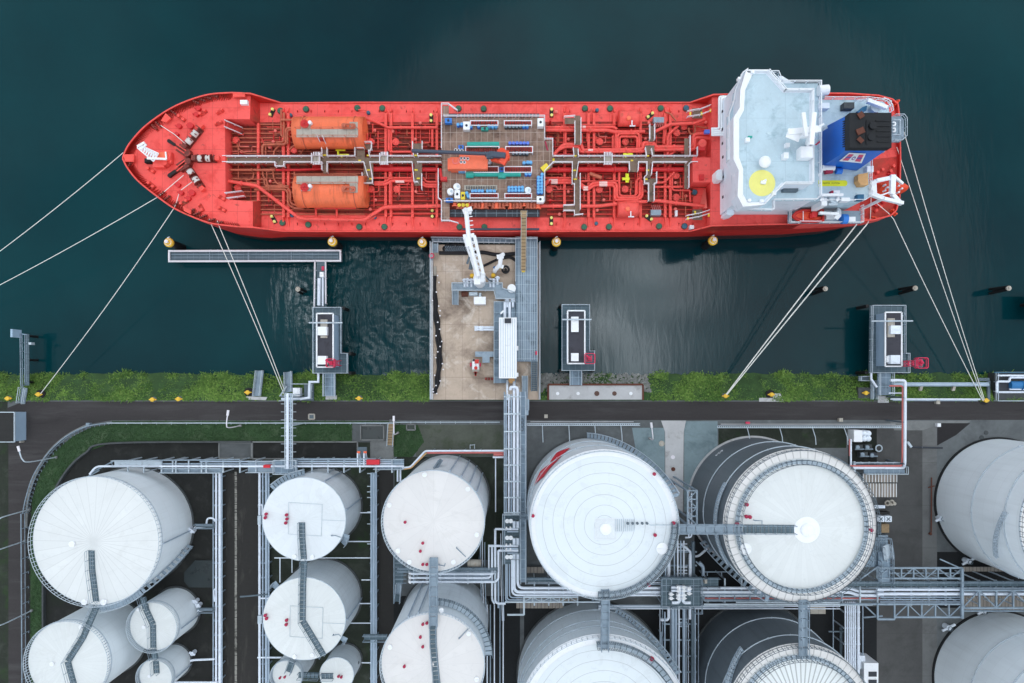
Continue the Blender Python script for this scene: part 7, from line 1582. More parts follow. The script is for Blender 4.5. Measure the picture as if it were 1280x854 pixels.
# pipes leaving the platform to west and east
wr = rack('western pipe rack squeezed between the two tall warm roofed tanks', base=P(560, 718, 0))
for pts, r in (([(619, 661.5), (619, 714), (616, 717.5), (514, 717.5)], .2), ([(615, 682.5), (615, 719), (611, 722.5), (514, 722.5)], .2), ([(623, 688.3), (623, 724), (619, 727.5), (514, 727.5)], .2), ([(611, 681), (611, 712)], .12)): run(wr, pts, Z-.4 if r > .15 else Z, r)
run(wr, [(619, 714), (619, 752), (622, 754.5), (632, 754.5)], Z-1, .2); run(wr, [(615, 719), (615, 750), (618, 755)], Z-1, .16); run(wr, [(623, 724), (623, 760)], Z-1.2, .16, 'pipe_steel')
for v in (713.5, 716, 720, 725): run(wr, [(548, v), (615, v)], Z-1, .15, 'pipe_steel')
walkway(wr, 498, 709.5, 622, 713.5, Z-.2, 'grating_dark'); b = B(); b.box(552, 714.8, 612, 728.5, Z-1.4, Z-1.3); b.build('cable_tray', 'steel', wr)
cross(wr, Z-.7, us=(517, 534, 551, 568, 585, 602, 619), a=711, c=730)
b = B(); b.box(493.5, 690, 504, 730, Z-1.2, Z-1); b.box(493.5, 730, 501, 752, Z-2.4, Z-2.2); b.build('end_platform', 'grating_dark', wr); b = B(); b.rail(pp(Z-1, (493.5, 752), (493.5, 690), (504, 690)), 1.05, .07, 1.4)
for v in range(694, 730, 5): b.beam(P(494, v, Z-.9), P(508, v, Z-.9), .1)
b.build('end_rail', 'steel', wr); ladder(P(499, 730, Z-1), P(497, 752, Z-3), .9, 12, 'steel', 'steel_pale', wr, 'stair')
for v in (715, 721, 726.5): b = B(); b.tube(arc([P(514, v+2, Z-.4), P(512, v+1, Z-.4), P(512, v-2, Z-1.4)], .4), .24, 8); b.build('pipe_bend', 'white', wr)
b = B(); b.tube(pp(5, (585, 703), (601, 703)), .75, 14); vsl = solo('condensate_drum', b, 'grate_pale', 'small pale horizontal drum beside the tall warm roofed tank', 'vessel', P(593, 703, 0)) if False else None
dr = thing('condensate_drum', 'small pale horizontal drum at the lower right of the tall warm roofed tank', 'vessel', P(593, 703, 0)); b = B(); hcyl(b, 584.5, 601.5, 704, 4.6, .62, 18, .25); b.build('drum_body', 'grate_pale', dr); b = B(); b.box(587, 700, 588.5, 708, 0, 4.3); b.box(597.5, 700, 599, 708, 0, 4.3); b.build('saddle', 'steel_dark', dr)
# --- main east-west rack
er = rack('main eastern pipe rack with trusses running to the right edge', base=P(960, 745, 0))
Ze = 7.0
for k, (v, r) in enumerate(((735.2, .24), (740.3, .27), (744.2, .17))): run(er, [((647.2, 642.6, 640)[k], 700), ((647.2, 642.6, 640)[k], v), (1052, v), (1062, v), (1072, v+4), (1100, v+4), (1104, v+4)] if k < 2 else [(640, 700), (640, v), (1052, v)], Z-.1, r, bend=1)
for u, v in ((637, 747), (634, 750), (632.3, 752)): run(er, [(u, 705), (u, v-2), (u+2.5, v), (700, v)], Z-.4, .12, 'pipe_steel')
for v in (735.8, 741.5): run(er, [(1096, v+1 if v < 740 else v+1), (1330, v+1)], Ze, .26)
walkway(er, 657, 722, 742, 727.5, Z, 'grating_dark'); walkway(er, 836, 722, 898, 733, Z+.4, 'grating_dark'); walkway(er, 1052, 726.5, 1330, 733.2, Ze, 'grating_dark', 'both', 'steel')
b = B(); b.box(656.5, 709, 680, 716.5, 2.2, 2.4); b.build('timber_cover', 'timber', er); b = B(); b.box(645.5, 740+6, 704, 760.5, 3.2, 3.4); b.box(704, 746, 722, 753.5, 3.2, 3.4); b.build('timber_cover', 'timber', er)
b = B(); b.box(1202, 709, 1330, 714.5, 2.2, 2.4); b.box(1203, 745.5, 1330, 762.5, 3.0, 3.2); b.build('timber_cover', 'timber', er)
def vtruss(u0, u1, v0, v1, z, n, w=.2, m='steel', zz=True):
    b = B(); truss(b, P(u0, v0, z), P(u1, v0, z), None, n, w, P(0, v1, z)-P(0, v0, z), zz); return b.build('truss', m, er)
vtruss(654.5, 722, 746.5, 752.6, Z+.2, 6, .2, 'steel_pale'); b = B(); b.beam(P(655, 746, Z+.2), P(655, 768.5, Z+.2), .28); b.beam(P(634, 768.5, Z+.2), P(655.2, 768.5, Z+.2), .25); b.beam(P(631, 752.6, Z+.2), P(750, 752.6, Z+.2), .22); b.build('rack_frame', 'steel_pale', er)
vtruss(880, 1052, 743.5, 751, Z+.2, 9, .2, 'steel', False); b = B(); b.beam(P(880, 755.5, Z), P(1090, 755.5, Z), .3, .4); b.beam(P(920, 753, Z+.3), P(1050, 753.3, Z+.3), .2); b.build('rack_beam', 'steel_pale', er)
for v in (745.8, 748, 749.5): run(er, [(881, v), (1100, v)], Z-.6, .12, 'pipe_steel' if v != 748 else 'pipe_pinkred')
vtruss(1096, 1203, 710, 723, Ze+.6, 7, .26); vtruss(1118, 1203, 755.2, 771.5, Ze+.6, 5, .26); vtruss(1097, 1118, 755.2, 774, Ze+.6, 1, .3, 'steel', False); vtruss(1203, 1330, 738, 760, Ze+.6, 6, .3)
b = B(); b.beam(P(1202.5, 711, Ze+.7), P(1202.5, 773, Ze+.7), .4); b.beam(P(1175, 699, Ze+.6), P(1202, 711, Ze+.6), .2); b.beam(P(1050, 755.2, Ze+.5), P(1203, 755.2, Ze+.5), .22); b.beam(P(1098, 708, Ze+.6), P(1098, 724, Ze+.6), .3); b.beam(P(1075, 724, Ze+.6), P(1098, 708, Ze+.6), .2); b.beam(P(1080, 756, Ze), P(1097, 772, Ze), .2); b.beam(P(1203, 763.5, Ze+.2), P(1330, 763.5, Ze+.2), .2, .4); b.beam(P(1096, 716.5, Ze+.3), P(1203, 716.5, Ze+.3), .16); b.build('rack_frame', 'steel', er)
for v in (746.5, 749.5, 752.5): run(er, [(1100, v), (1200, v)], Ze-.5, .12, 'pipe_steel')
cross(er, Z-.8, us=(668, 686, 704, 722), a=723, c=757); cross(er, Z-.8, us=(885, 906, 927, 948, 969, 990, 1011, 1032, 1053), a=723, c=756); cross(er, Ze-.8, us=(1075, 1097, 1118, 1139, 1161, 1182, 1203, 1224, 1245, 1266, 1287), a=725, c=757)
b = B(); b.box(1080, 672, 1110, 709, Ze-.3, Ze-.1); b.box(1098, 690, 1113, 728, Ze+.3, Ze+.5); b.build('stair_landing', 'grating', er); b = B(); b.rail(pp(Ze-.1, (1080, 672), (1110, 672), (1113, 690)), 1.05, .07, 1); b.rail(pp(Ze+.5, (1098, 728), (1098, 700)), 1.05, .07, 1); b.rail(pp(Ze+.5, (1113, 690), (1113, 728)), 1.05, .07, 1)
for k in range(11): b.beam(P(1081+2.6*k, 673, Ze), P(1081+2.6*k, 690, Ze), .07)
b.build('landing_rail', 'steel', er); ladder(P(1107, 682, Ze+2), P(1109, 699, Ze+.5), 1.1, 9, 'steel_pale', 'steel_pale', er, 'stair')
b = B(); b.box(881, 724.5, 884, 729.5, Z+.4, Z+1.4); b.build('junction_box', 'grate_pale', er)
# manifold platform between the great tanks
mp_ = rack('manifold platform with two white U shaped pipes between the great tanks', 'valve_platform', 'platform', P(851, 743, 0))
Zm = 7.2
b = B(); b.box(826, 721.5, 876, 758, Zm-.3, Zm-.1); b.build('platform_deck', 'grating_dark', mp_); b = B(); b.rail(pp(Zm-.1, (826, 721.5), (876, 721.5), (876, 765), (868, 765)), 1.05, .06, 1.6); b.rail(pp(Zm-.1, (826, 722), (826, 758), (866, 758.5)), 1.05, .06, 1.6)
for v in (732, 739.5): b.beam(P(826, v, Zm), P(876, v, Zm), .12)
for u in (833, 839.5, 867): b.beam(P(u, 724, Zm), P(u, 757, Zm), .1)
b.build('platform_rail', 'steel', mp_)
for s, pts in ((1, ((849.5, 732), (849.5, 751), (847.5, 753.5), (840, 753.5))), (-1, ((853.5, 732), (853.5, 751), (855.5, 753.5), (863, 753.5)))): run(mp_, pts, Zm+.6, .26, bend=.5)
for v in (734.5, 738.5):
    for u0, u1 in ((839, 848.5), (855, 863.5)): run(mp_, [(u0, v), (u1, v)], Zm+.6, .2)
for u, v in ((848, 734.5), (848, 738.5), (848, 744), (848, 748), (855, 734.5), (855, 738.5), (855, 744), (855, 748), (861.5, 736), (861.5, 742), (839, 743), (839, 748)): b = B(); c = P(u, v, Zm+.9); b.cyl(c, .3, Zm+.3, Zm+1, 10); b.tube([c+Vector((-.45, 0, .1)), c+Vector((.45, 0, .1))], .09, 6); b.build('valve_body', 'white', mp_)
cross(mp_, Zm-.6, us=(828, 851, 874), a=723, c=757)
# north-south bundle at the manifold platform
nb = rack('dense bundle of vertical running pipes above and below the manifold platform', base=P(850, 690, 0))
for u, v0, v1, r, m in ((832, 700, 721, .14, 'pipe_steel'), (836, 690, 721, .3, 'pipe_white'), (843, 690, 721, .12, 'pipe_steel'), (847.2, 676, 721, .13, 'pipe_white'), (851, 676, 721, .12, 'pipe_steel'), (854.8, 676, 721, .13, 'pipe_white'), (862.8, 693, 721, .28, 'pipe_white'), (866.5, 677, 722, .32, 'steel_dark'), (835.8, 758, 773, .24, 'pipe_white'), (831, 765, 880, .14, 'pipe_steel'), (841, 758, 880, .3, 'pipe_steel'), (845, 758, 880, .24, 'pipe_steel'), (848.8, 758, 880, .13, 'pipe_white'), (855, 760, 880, .28, 'pipe_steel'), (862.5, 758, 774, .22, 'pipe_white'), (866, 762, 880, .34, 'steel_dark'), (869, 762, 880, .12, 'pipe_steel'), (826, 790, 880, .16, 'pipe_steel')): run(nb, [(u, v0), (u, v1)], Z-1+(.4 if r < .2 else 0), r, m)
run(nb, [(863, 695), (863, 690), (857, 684), (850, 680)], Z-1, .2); run(nb, [(835.8, 772), (834, 775), (826, 775)], Z-.8, .24); run(nb, [(866, 695.5), (873, 695.5), (884, 686)], 3, .2); run(nb, [(879, 720), (879, 708), (874, 703)], 5, .28, 'pipe_steel')
for v in (680, 684, 688, 709, 713, 717): run(nb, [(846, v), (859, v)], Z-1.2, .1, 'pipe_white')
for v in (774, 778, 783): run(nb, [(850, v), (859, v)], Z-1.2, .12, 'pipe_steel')
cross(nb, Z-1.4, vs_=(690, 707, 720, 760, 780, 800, 820, 840), a=829, c=871, m='steel')
b = B(); b.beam(P(878, 715, 5), P(912, 715, 5), .14); b.beam(P(884, 720, 5), P(884, 716, 5), .12); b.beam(P(902, 720, 5), P(902, 715, 5), .14); b.beam(P(870, 702, 5), P(880, 712, 5), .18); b.build('brace', 'steel', nb)
b = B(); b.box(866, 618.5, 868, 657, 9, 9.2); b.build('cable_riser', 'steel', nb) if False else None
st_ = rack('slim braced steel stair tower beside the dark walled tank', 'stair_tower', 'tower', P(866, 640, 0)); b = B()
for a_, c_ in ((859, 613.5), (871, 613.5), (859, 656), (871, 656)): q = P(a_, c_, 15); b.beam(q, Vector((q.x, q.y, 0)), .25)
truss(b, P(859.5, 613.5, 15), P(859.5, 656, 15), None, 4, .25, P(871, 0, 15)-P(859.5, 0, 15)); b.build('tower_frame', 'steel', st_)
for k, u in enumerate((861, 864.5)): run(st_, [(u, 616), (u, 672), (u-8, 672)] if k else [(u, 640), (u, 672)], 8, .13)
# --- western E-W rack
ww = rack('long western pipe rack behind the round tanks beside the lawn', base=P(310, 582, 0)); Zw = 4.5
run(ww, [(112, 593), (120, 583), (505, 583)], Zw+.8, .17); run(ww, [(250, 577), (305, 577), (465, 577), (490, 577)], Zw, .14, 'pipe_steel'); run(ww, [(365, 579.5), (490, 579.5)], Zw-.3, .14); run(ww, [(372, 574.6), (470, 574.6)], Zw, .1, 'pipe_steel'); run(ww, [(150, 580), (505, 580)], Zw-.5, .16, 'pipe_steel')
walkway(ww, 143, 575.5, 202, 582, Zw, 'steel_pale', 'both', 'steel_pale'); walkway(ww, 202, 585, 278, 590.5, Zw-.6, 'steel', 'both', 'steel_pale'); walkway(ww, 310, 576, 344, 590, Zw-.4, 'steel', 'both', 'steel_pale'); walkway(ww, 468, 574, 505, 586, Zw-.6, 'grating', 'both', 'steel_pale')
b = B(); b.beam(P(112, 592, Zw), P(143, 576, Zw), .2); b.beam(P(143, 576, Zw), P(300, 574.5, Zw), .2, .3); b.beam(P(110, 596, Zw), P(124, 588, Zw), .2); b.beam(P(202, 590.6, Zw-.5), P(278, 590.6, Zw-.5), .15); b.beam(P(365, 573.5, Zw), P(470, 573.5, Zw), .18, .3)
for k in range(6): b.beam(P(114+5*k, 591-2.6*k, Zw), P(116+5*k, 588-1.2*k, Zw), .1)
b.build('rack_beam', 'steel', ww); cross(ww, Zw-.2, us=(160, 180, 202, 216, 220, 236, 252, 258, 279, 300, 320, 350, 370, 390, 410, 430, 450, 470, 490), a=575, c=591)
b = B(); b.box(329, 581.5, 337.5, 585, Zw+.2, Zw+1.2); b.box(458, 575, 474, 581, Zw, Zw+1); b.each('valve_actuator', 'flash_red', ww)
for u in (447, 455): run(ww, [(u, 582, Zw), (u, 566, Zw), (u+2, 565, Zw), (u+3.5, 574, Zw-2)], 0, .14, bend=.3); b = B(); b.tube(pp(Zw, (u-.3, 565.5), (u+3.3, 565.5)), .2, 8); b.build('hot_bend', 'crane_orange', ww)
# lattice bridge over the road
lt = rack('slender lattice pipe bridge crossing the road to the pump platform', 'pipe_bridge', 'pipe bridge', P(361, 540, 0)); Zl = 6
b = B(); q0, q1 = P(356.3, 492, Zl), P(356.3, 586, Zl); truss(b, q0, q1, None, 18, .13, P(365.5, 0, Zl)-P(356.3, 0, Zl)); b.beam(P(360, 492, Zl-.6), P(360, 586, Zl-.6), .1)
for k in range(10):
    for u in (355, 366.5): q = P(u, 495+10*k, Zl); b.beam(q-Vector((.5, 0, 0)), q+Vector((.5, 0, 0)), .07)
for u in (356.3, 365.5):
    for v in (494, 532, 584): q = P(u, v, Zl); b.beam(q, Vector((q.x, q.y, 0)), .2)
b.build('lattice', 'steel_pale', lt); run(lt, [(359.5, 492), (359.5, 586)], Zl+.1, .24); run(lt, [(363.5, 492), (363.5, 586)], Zl, .1, 'pipe_steel')
b = B(); b.box(344, 575, 372, 592, Zl-.9, Zl-.8); b.build('end_platform', 'grating', lt); b = B(); b.rail(pp(Zl-.8, (344, 575), (372, 575), (372, 592), (344, 592)), 1.1, .07, 1, True); b.build('platform_rail', 'steel_pale', lt)
# --- N-S racks in the western yard
def nsrack(label, us, u0, u1, branches=(), z=1.6):
    o = rack(label, base=P((u0+u1)/2, 700, 0))
    b = B(); b.box(u0-.5, 592, u1+.5, 880, 0, .1); b.build('sleeper_bed', 'yard_dark', o)
    for u, r, m in us: run(o, [(u, 591), (u, 880)], z, r, m)
    cross(o, z-.3, vs_=range(596, 880, 18), a=u0, c=u1, m='steel')
    for pts, r in branches: run(o, pts, z+.1, r)
    return o
wA = nsrack('double white pipe run along the lane right of the widest low tank', ((270.2, .18, 'pipe_white'), (274.8, .25, 'pipe_white'), (277.5, .1, 'pipe_steel'), (266.5, .1, 'pipe_steel')), 266, 278, (([(268, 657), (248, 659), (243, 660)], .2), ([(268, 761.5), (252, 763), (247, 764)], .18), ([(268, 824), (243, 825), (238, 826)], .18), ([(269.5, 652), (266, 647.5), (259, 648), (258, 655)], .16), ([(268, 752), (267, 738), (270, 735)], .12), ([(180, 853), (272, 853)], .16)))
walkway(wA, 245, 655, 268, 659.5, 2.6, 'steel_dark'); walkway(wA, 249, 760, 268, 764, 2.6, 'steel_dark')
for u, v in ((240, 664), (247.5, 757), (240.5, 817), (235.5, 661), (244, 752)): b = B(); c = P(u, v, 1.4); b.cyl(c, .35, .4, 1.6, 10); b.tube([c+Vector((-.5, .2, 0)), c+Vector((.5, -.2, .1))], .2, 8); b.build('tank_valve', 'pipe_white', wA)
wB = nsrack('pipe run along the lane left of the plain white tanks', ((324.5, .22, 'pipe_white'), (328.6, .14, 'pipe_steel'), (333, .26, 'pipe_steel'), (336, .14, 'pipe_steel')), 323, 337, (([(323, 631), (328, 631), (328, 655)], .16), ([(322, 822), (352, 822)], .14), ([(326, 748), (336, 748)], .14)))
b = B(); b.box(322, 645, 326, 656, 3.6, 4.3); b.box(322, 770, 327, 780, 3.6, 4.2); b.build('lamp_box', 'steel_pale', wB); b = B(); b.beam(P(300, 746, 5), P(335, 743, 4), .2, .3); b.build('jib', 'steel_dark', wB)
wC = nsrack('pipe run along the lane right of the plain white tanks', ((464.2, .2, 'pipe_steel'), (467.3, .28, 'pipe_steel'), (470.2, .16, 'pipe_steel')), 462.5, 471.5, tuple(([(463.5, v), (u, v)], .1) for u, v in ((450, 641), (428, 677), (343, 697.5), (452, 725), (443, 754.5), (436, 779), (452, 828.5))) + (([(350, 697.5), (350, 728)], .1), ([(365, 697.5), (365, 716)], .09)))
walkway(wC, 455, 793, 484, 800, 4.4, 'grating_dark')
for v in (592, 608, 615, 622, 640, 655, 680): b = B(); b.beam(P(459, v, 3.2), P(464, v, 3.2), .14); b.build('stub_pipe', 'steel_pale', wC)
b = B(); b.box(447, 559, 458.5, 575, 1.6, 1.8); b.build('pump_shade', 'steel_dark', wC)
# --- red and white lines
hp = rack('kinked white and red pipe line above the tall warm roofed tank', 'pipe_line', 'pipe line', P(560, 572, 0))
run(hp, [(503, 585, 4), (513, 584, 4.2), (531.5, 563.8, 4.5), (632, 563.5, 5)], 0, .17, bend=.4); run(hp, [(534, 566, 4.4), (632, 565.6, 4.8)], 0, .2, 'pipe_pinkred'); run(hp, [(505, 586.5, 4), (514, 585, 4.2), (533, 566, 4.3)], 0, .14, 'tarp_ochre', .3); run(hp, [(617, 568, 4.6), (632, 568, 4.6)], 0, .28, 'pipe_pinkred'); run(hp, [(616, 571.5, 4.4), (632, 571.5, 4.4)], 0, .2); run(hp, [(619.5, 573, 4), (619.5, 640, 4)], 0, .1)
b = B()
for u in (540, 560, 580, 600): q = P(u, 565, 4.4); b.beam(q, Vector((q.x, q.y, 0)), .2)
b.each('pipe_support', 'steel_dark', hp); b = B(); b.rail(pp(1, (588, 560), (588, 556), (593.5, 555.5), (593.5, 560)), 1, .06, 1); b.build('valve_cage', 'steel_pale', hp)
for u in (497, 500.5): run(hp, [(u, 586), (u, 602)], 3.5, .16)
rp = rack('red and white pipe pair crossing the road near the right cabin', 'pipe_line', 'pipe line', P(1129, 530, 0)); zr = 5.4
run(rp, [(1113, 475.5, zr), (1131.6, 475.5, zr), (1131, 578, zr), (1130, 585, zr-1), (1066, 585, zr-1)], 0, .24, bend=.5); run(rp, [(1112, 482.5, zr-.3), (1128.4, 482.5, zr-.3), (1128, 570, zr-.2), (1127.3, 582.5, zr-.8), (1062, 582.5, zr-1)], 0, .15, 'pipe_pinkred', .4); run(rp, [(1111, 491.5, 3), (1129, 491.5, 4)], 0, .12)
b = B()
for v in (497, 528, 580): q = P(1130, v, zr); b.beam(q, Vector((q.x, q.y, 0)), .25)
b.each('pipe_support', 'steel_dark', rp); run(rp, [(1063.5, 549, 4), (1063.5, 583, 4.2)], 0, .16); run(rp, [(1062, 549, 4), (1062, 570, 4)], 0, .12, 'pipe_pinkred'); run(rp, [(1068, 577), (1068, 600)], 3.5, .18)
cp = rack('dense sheaf of white pipes below the main rack beside two white boxes', base=P(1064, 800, 0))
for k, u in enumerate((1056.5, 1059.3, 1062, 1064.3, 1066.7, 1069)): run(cp, [(u, 752), (u, 880)], 4.2, .13)
run(cp, [(1072.8, 756), (1072.8, 880)], 4.2, .24); run(cp, [(1041.5, 757), (1041.5, 880)], 2, .09, 'pipe_steel'); run(cp, [(1078.5, 756), (1078.5, 820)], 3, .1, 'pipe_steel'); run(cp, [(1080, 772), (1103, 770)], 2, .14, 'steel'); cross(cp, 3.9, vs_=(765, 785, 805, 825, 845), a=1054, c=1075)
b = B(); b.box(1036, 789, 1058, 790.5, 3, 3.2); b.box(1050, 784, 1053, 840, 2.4, 2.6); b.build('cable_tray', 'steel_dark', cp)
# ================================================================ walkway bridges between tank roofs
def bridge(label, pts, w, ties=True):
    o = thing('walkway_bridge', label, 'walkway', P(*pts[0])); q = [P(*p) for p in pts]; b = B()
    for a, c in zip(q, q[1:]):
        d = (c-a).normalized(); x = Vector((d.y, -d.x, 0))*w/2; n_ = max(1, int((c-a).length/1.25))
        for k in range(n_): e, f = a.lerp(c, k/n_), a.lerp(c, (k+.93)/n_); b.beam(e, f, w, .08)
    b.build('bridge_deck', 'grating_mid', o); b = B()
    for s in (-1, 1):
        side = []
        for i, p in enumerate(q): d = (q[min(i+1, len(q)-1)]-q[max(0, i-1)]).normalized(); side.append(p+Vector((d.y, -d.x, 0))*w/2*s)
        b.rail(side, 1.05, .06, 1.4)
        for a, c in zip(side, side[1:]): b.beam(a, c, .14, .32)
    b.build('bridge_rail', 'steel', o); return o
bridge('long walkway bridge between the flash tank and the dark walled tank', [(846.5, 660.8, 20.4), (929, 661, 20.9)], 1.15); bridge('short walkway bridge between the two tall warm roofed tanks', [(542.5, 697, 20.9), (542, 783, 20.9)], 1.05)
bridge('walkway bridge from the flash tank down to the tank below it', [(756.5, 737, 20.3), (755.5, 812, 16.9)], 1.1); bridge('walkway bridge between the two dark walled tanks', [(1003.5, 750, 20.2), (1003.5, 821, 19.6)], 1.05)
bridge('steep little walkway from the stair of the flash tank to the valve platform', [(650, 645, 6.4), (659.5, 645.5, 8)], .9); bridge('railed landing on the near wall top of the tall warm roofed tank', [(543, 638-50.5, 18.2), (551, 575, 14)], .8)
# ================================================================ fences, wire trays, lamps
def fence(label, pts, h, r, step, m='steel_pale', name='fence'):
    o = thing(name, label, 'fence', P(*pts[0], 0)); q = pp(0, *pts); b = B(); b.tube([p+Vector((0, 0, h)) for p in q], r, 6); b.tube([p+Vector((0, 0, h*.5)) for p in q], r*.6, 5); b.build('fence_rail', m, o)
    for a, c in zip(q, q[1:]):
        n_ = max(1, round((c-a).length/step))
        for k in range(n_): e = a.lerp(c, k/n_); b = B(); b.beam(e, e+Vector((0, 0, h+.1)), .1); b.beam(e, e+Vector((0, -.35, 0))+Vector((0, 0, .1)), .08); b.build('fence_post', m, o)
    return o
fence('long straight white fence rail along the lawn beside the road', [(140, 528.2), (494, 528.2)], 1.6, .085, 2.6); fence('white fence rail from the small stair to the central bridge', [(495, 527.2), (625, 527.2)], 1.6, .075, 2.6)
cv = smooth_path([Vector((u, v, 0)) for u, v in ((140, 528.2), (113, 533), (89, 545.5), (67, 566), (49.5, 593), (40.5, 620), (36.5, 640))], 5); fence('curving fence along the inner side of the road bend', [(p.x, p.y) for p in cv], 1.6, .085, 2.6, 'steel')
fence('straight fence pair running down beside the left road', [(35.5, 640), (37, 900)], 1.8, .1, 2.6, 'steel')
def tray(label, u0, u1, v, posts):
    o = thing('cable_rack', label, 'cable rack', P(u0, v, 0)); b = B(); b.beam(P(u0, v-1, .9), P(u1, v-1, .9), .1, .15); b.beam(P(u0, v+1.2, .9), P(u1, v+1.2, .9), .14, .15)
    n_ = int((u1-u0)/2.4)
    for k in range(n_): u = u0+(u1-u0)*k/n_; b.beam(P(u, v-1, .9), P(u, v+1.2, .9), .12, .08)
    b.build('ladder_tray', 'steel_pale', o); b = B(); b.beam(P(u0+4, v-3.2, .3), P(u1-8, v-3.2, .3), .12, .2); b.build('drain_grate', 'concrete_pale', o)
    for u in posts: b = B(); q = P(u, v+1, .8); b.tube([q, q+Vector((0, -1.6, 1.2)), q+Vector((.05, -2.9, 1.3))], .075, 6); b.build('spray_post', 'steel_pale', o); 
tray('ladder like cable rack along the road before the flash tank', 659, 800, 530.5, (678, 711, 743.5, 776)); tray('ladder like cable rack along the road before the dark walled tank', 897, 1127, 533.5, (934, 974.5, 1015.5, 1055))
def lamp_post(label, base, h, arm, m='rail_white', end=.5):
    o = thing('street_lamp', label, 'street lamp', P(*base, 0), 'lamp posts round the tank yard'); p = P(*base, 0); t_ = p+Vector((0, 0, h)); a = Vector((*arm, 0)); b = B()
    b.tube(smooth_path([p, p+Vector((0, 0, h*.85)), t_+a*.3+Vector((0, 0, .2)), t_+a+Vector((0, 0, .3))], 6), .1, 7); b.build('lamp_pole', m, o)
    b = B(); e = t_+a+Vector((0, 0, .3)); d = a.normalized()*end; b.tube([e-d*.2, e+d*1.6], .2, 8); b.build('lamp_head', 'rail_white', o); b = B(); b.cyl(p, .25, 0, .3, 10); b.build('lamp_foot', 'concrete_grey', o)
lamp_post('curved lamp post leaning over the lawn fence', (301, 532), 6, (.3, 2.2)); lamp_post('curved lamp post bending over the road curve', (71, 571.5), 8, (-.6, 2.0), 'steel_pale'); lamp_post('dark lamp post over the left road beside the fence corner', (37, 637), 6.5, (-.9, -.8), 'steel_pale', .2); lamp_post('lamp post reaching over the left edge from the fence', (32, 676), 7.5, (-1.5, -.4), 'steel_pale', .2); lamp_post('low lamp post in the lower left corner of the road', (40, 763), 7.5, (-1.6, .4), 'steel_pale', .2); lamp_post('white lamp post at the head of the small stair', (497.5, 541), 4, (0, 2.4)); lamp_post('white hooked lamp post beside the teal slab', (812, 548, ), 3, (-.3, 2.2))
# ================================================================ hut, stair, sumps, small yard things
ht = thing('roadside_hut', 'dark flat roofed hut with pale wall at the bend of the road', 'hut', P(15, 533, 0)); b = B(); b.box(-6, 516, 17.8, 552, 0, 2.9); b.build('hut_wall', 'wall_blue', ht); b = B(); b.box(-7, 515.5, 18, 552.5, 2.9, 3.1); b.build('hut_roof', 'felt', ht); b = B(); b.beam(P(18.2, 515, 3.1), P(18.2, 553, 3.1), .14, .2); b.beam(P(-7, 515.4, 3.15), P(18, 515.4, 3.15), .14, .2); b.beam(P(-7, 552.6, 3.15), P(18, 552.6, 3.15), .14, .2); b.build('roof_trim', 'steel_pale', ht); b = B(); b.tube(pp(.1, (29.2, 516), (29.2, 552)), .12, 6); b.cyl(P(29, 552, .1), .18, 0, .9, 8); b.build('guard_rail', 'grate_pale', ht)
ss = thing('yard_stair', 'small steel stair descending from the road into the tank yard', 'stairs', P(490, 545, 0)); ladder(P(489.5, 530, 1.2), P(488, 557, .1), 1, 11, 'tan', 'steel_pale', ss, 'stair_flight'); b = B(); b.box(486.5, 524.5, 493, 530, 0, 1.25); b.build('stair_head', 'concrete_grey', ss)
def basin(label, u0, v0, u1, v1, m='basin', rim='concrete_grey', h=.5):
    o = thing('sump_basin', label, 'basin', P(u0, v0, 0)); b = B(); b.box(u0, v0, u1, v1, .02, .06); b.build('basin_floor', m, o); b = B(); q = pp(h/2, (u0, v0), (u1, v0), (u1, v1), (u0, v1))
    for k in range(4): b.beam(q[k], q[(k+1) % 4], .22, h)
    b.build('basin_rim', rim, o)
basin('dark square pit beside the small yard stair', 451, 532, 480, 550); basin('small square pit on the lawn right of the yard stair', 508.5, 530.5, 519, 537.5); basin('small grated drain on the road edge by the lattice bridge', 386, 518, 393, 524, 'steel_dark', 'grate_pale', .12); basin('shallow walled gravel basin under the lattice pipe bridge', 315.5, 552.5, 447, 573.5, 'yard_dark', 'concrete_grey', .35); basin('flat grey basin left of the lattice bridge basin', 274, 553.5, 314.5, 573, 'yard_grey', 'concrete_grey', .25); basin('shallow pale slab between pit and stair foot', 463.5, 552, 491, 573, 'concrete_grey', 'concrete_grey', .1)
b = B(); b.poly([(230, 716), (244, 700.5), (267, 700.5), (267, 734.5), (236, 734.5), (230, 727)], 0, .25); b2 = solo('tank_pit', b, 'basin', 'dark cut corner basin between widest tank and white pipe run', 'basin', P(248, 718, 0))
lw = thing('bund_wall', 'low concrete wall curving with the lawn round the tank yard', 'wall', P(140, 554, 0)); b = B(); q = smooth_path(pp(.35, (315, 552.3), (140, 554), (108, 566), (86, 586), (68, 616), (59, 650), (55, 700), (55, 900)), 5)
for a, c in zip(q, q[1:]): b.beam(a, c, .3, .7)
b.build('wall_body', 'yard_equipment', lw)
for u, v, l, m in ((682.5, 520.5, 'small pale cabinet on the road edge before the flash tank', 'grate_pale'), (1174, 531.5, 'small white cabinet at the corner of the dark triangle', 'white'), (1051.5, 525, 'small grey cabinet on the road edge before the dark walled tank', 'grate_pale'), (1173, 503, 'small pale valve box on the bank under the long low pipe', 'grate_pale'), (109.5, 531, 'small caged valve box on the outside of the road bend', 'steel')):
    b = B(); b.box(u-2, v-2, u+2, v+2, 0, .8); b.box(u-2.2, v-2.2, u+2.2, v+2.2, .8, .9); solo('service_cabinet', b, m, l, 'cabinet', P(u, v, 0))
b = B(); b.box(933, 527.5, 937.5, 530, .9, 1.5); solo('hydrant_box', b, 'net_red', 'red hydrant box on the cable rack before the dark walled tank', 'cabinet', P(935, 529, 0))
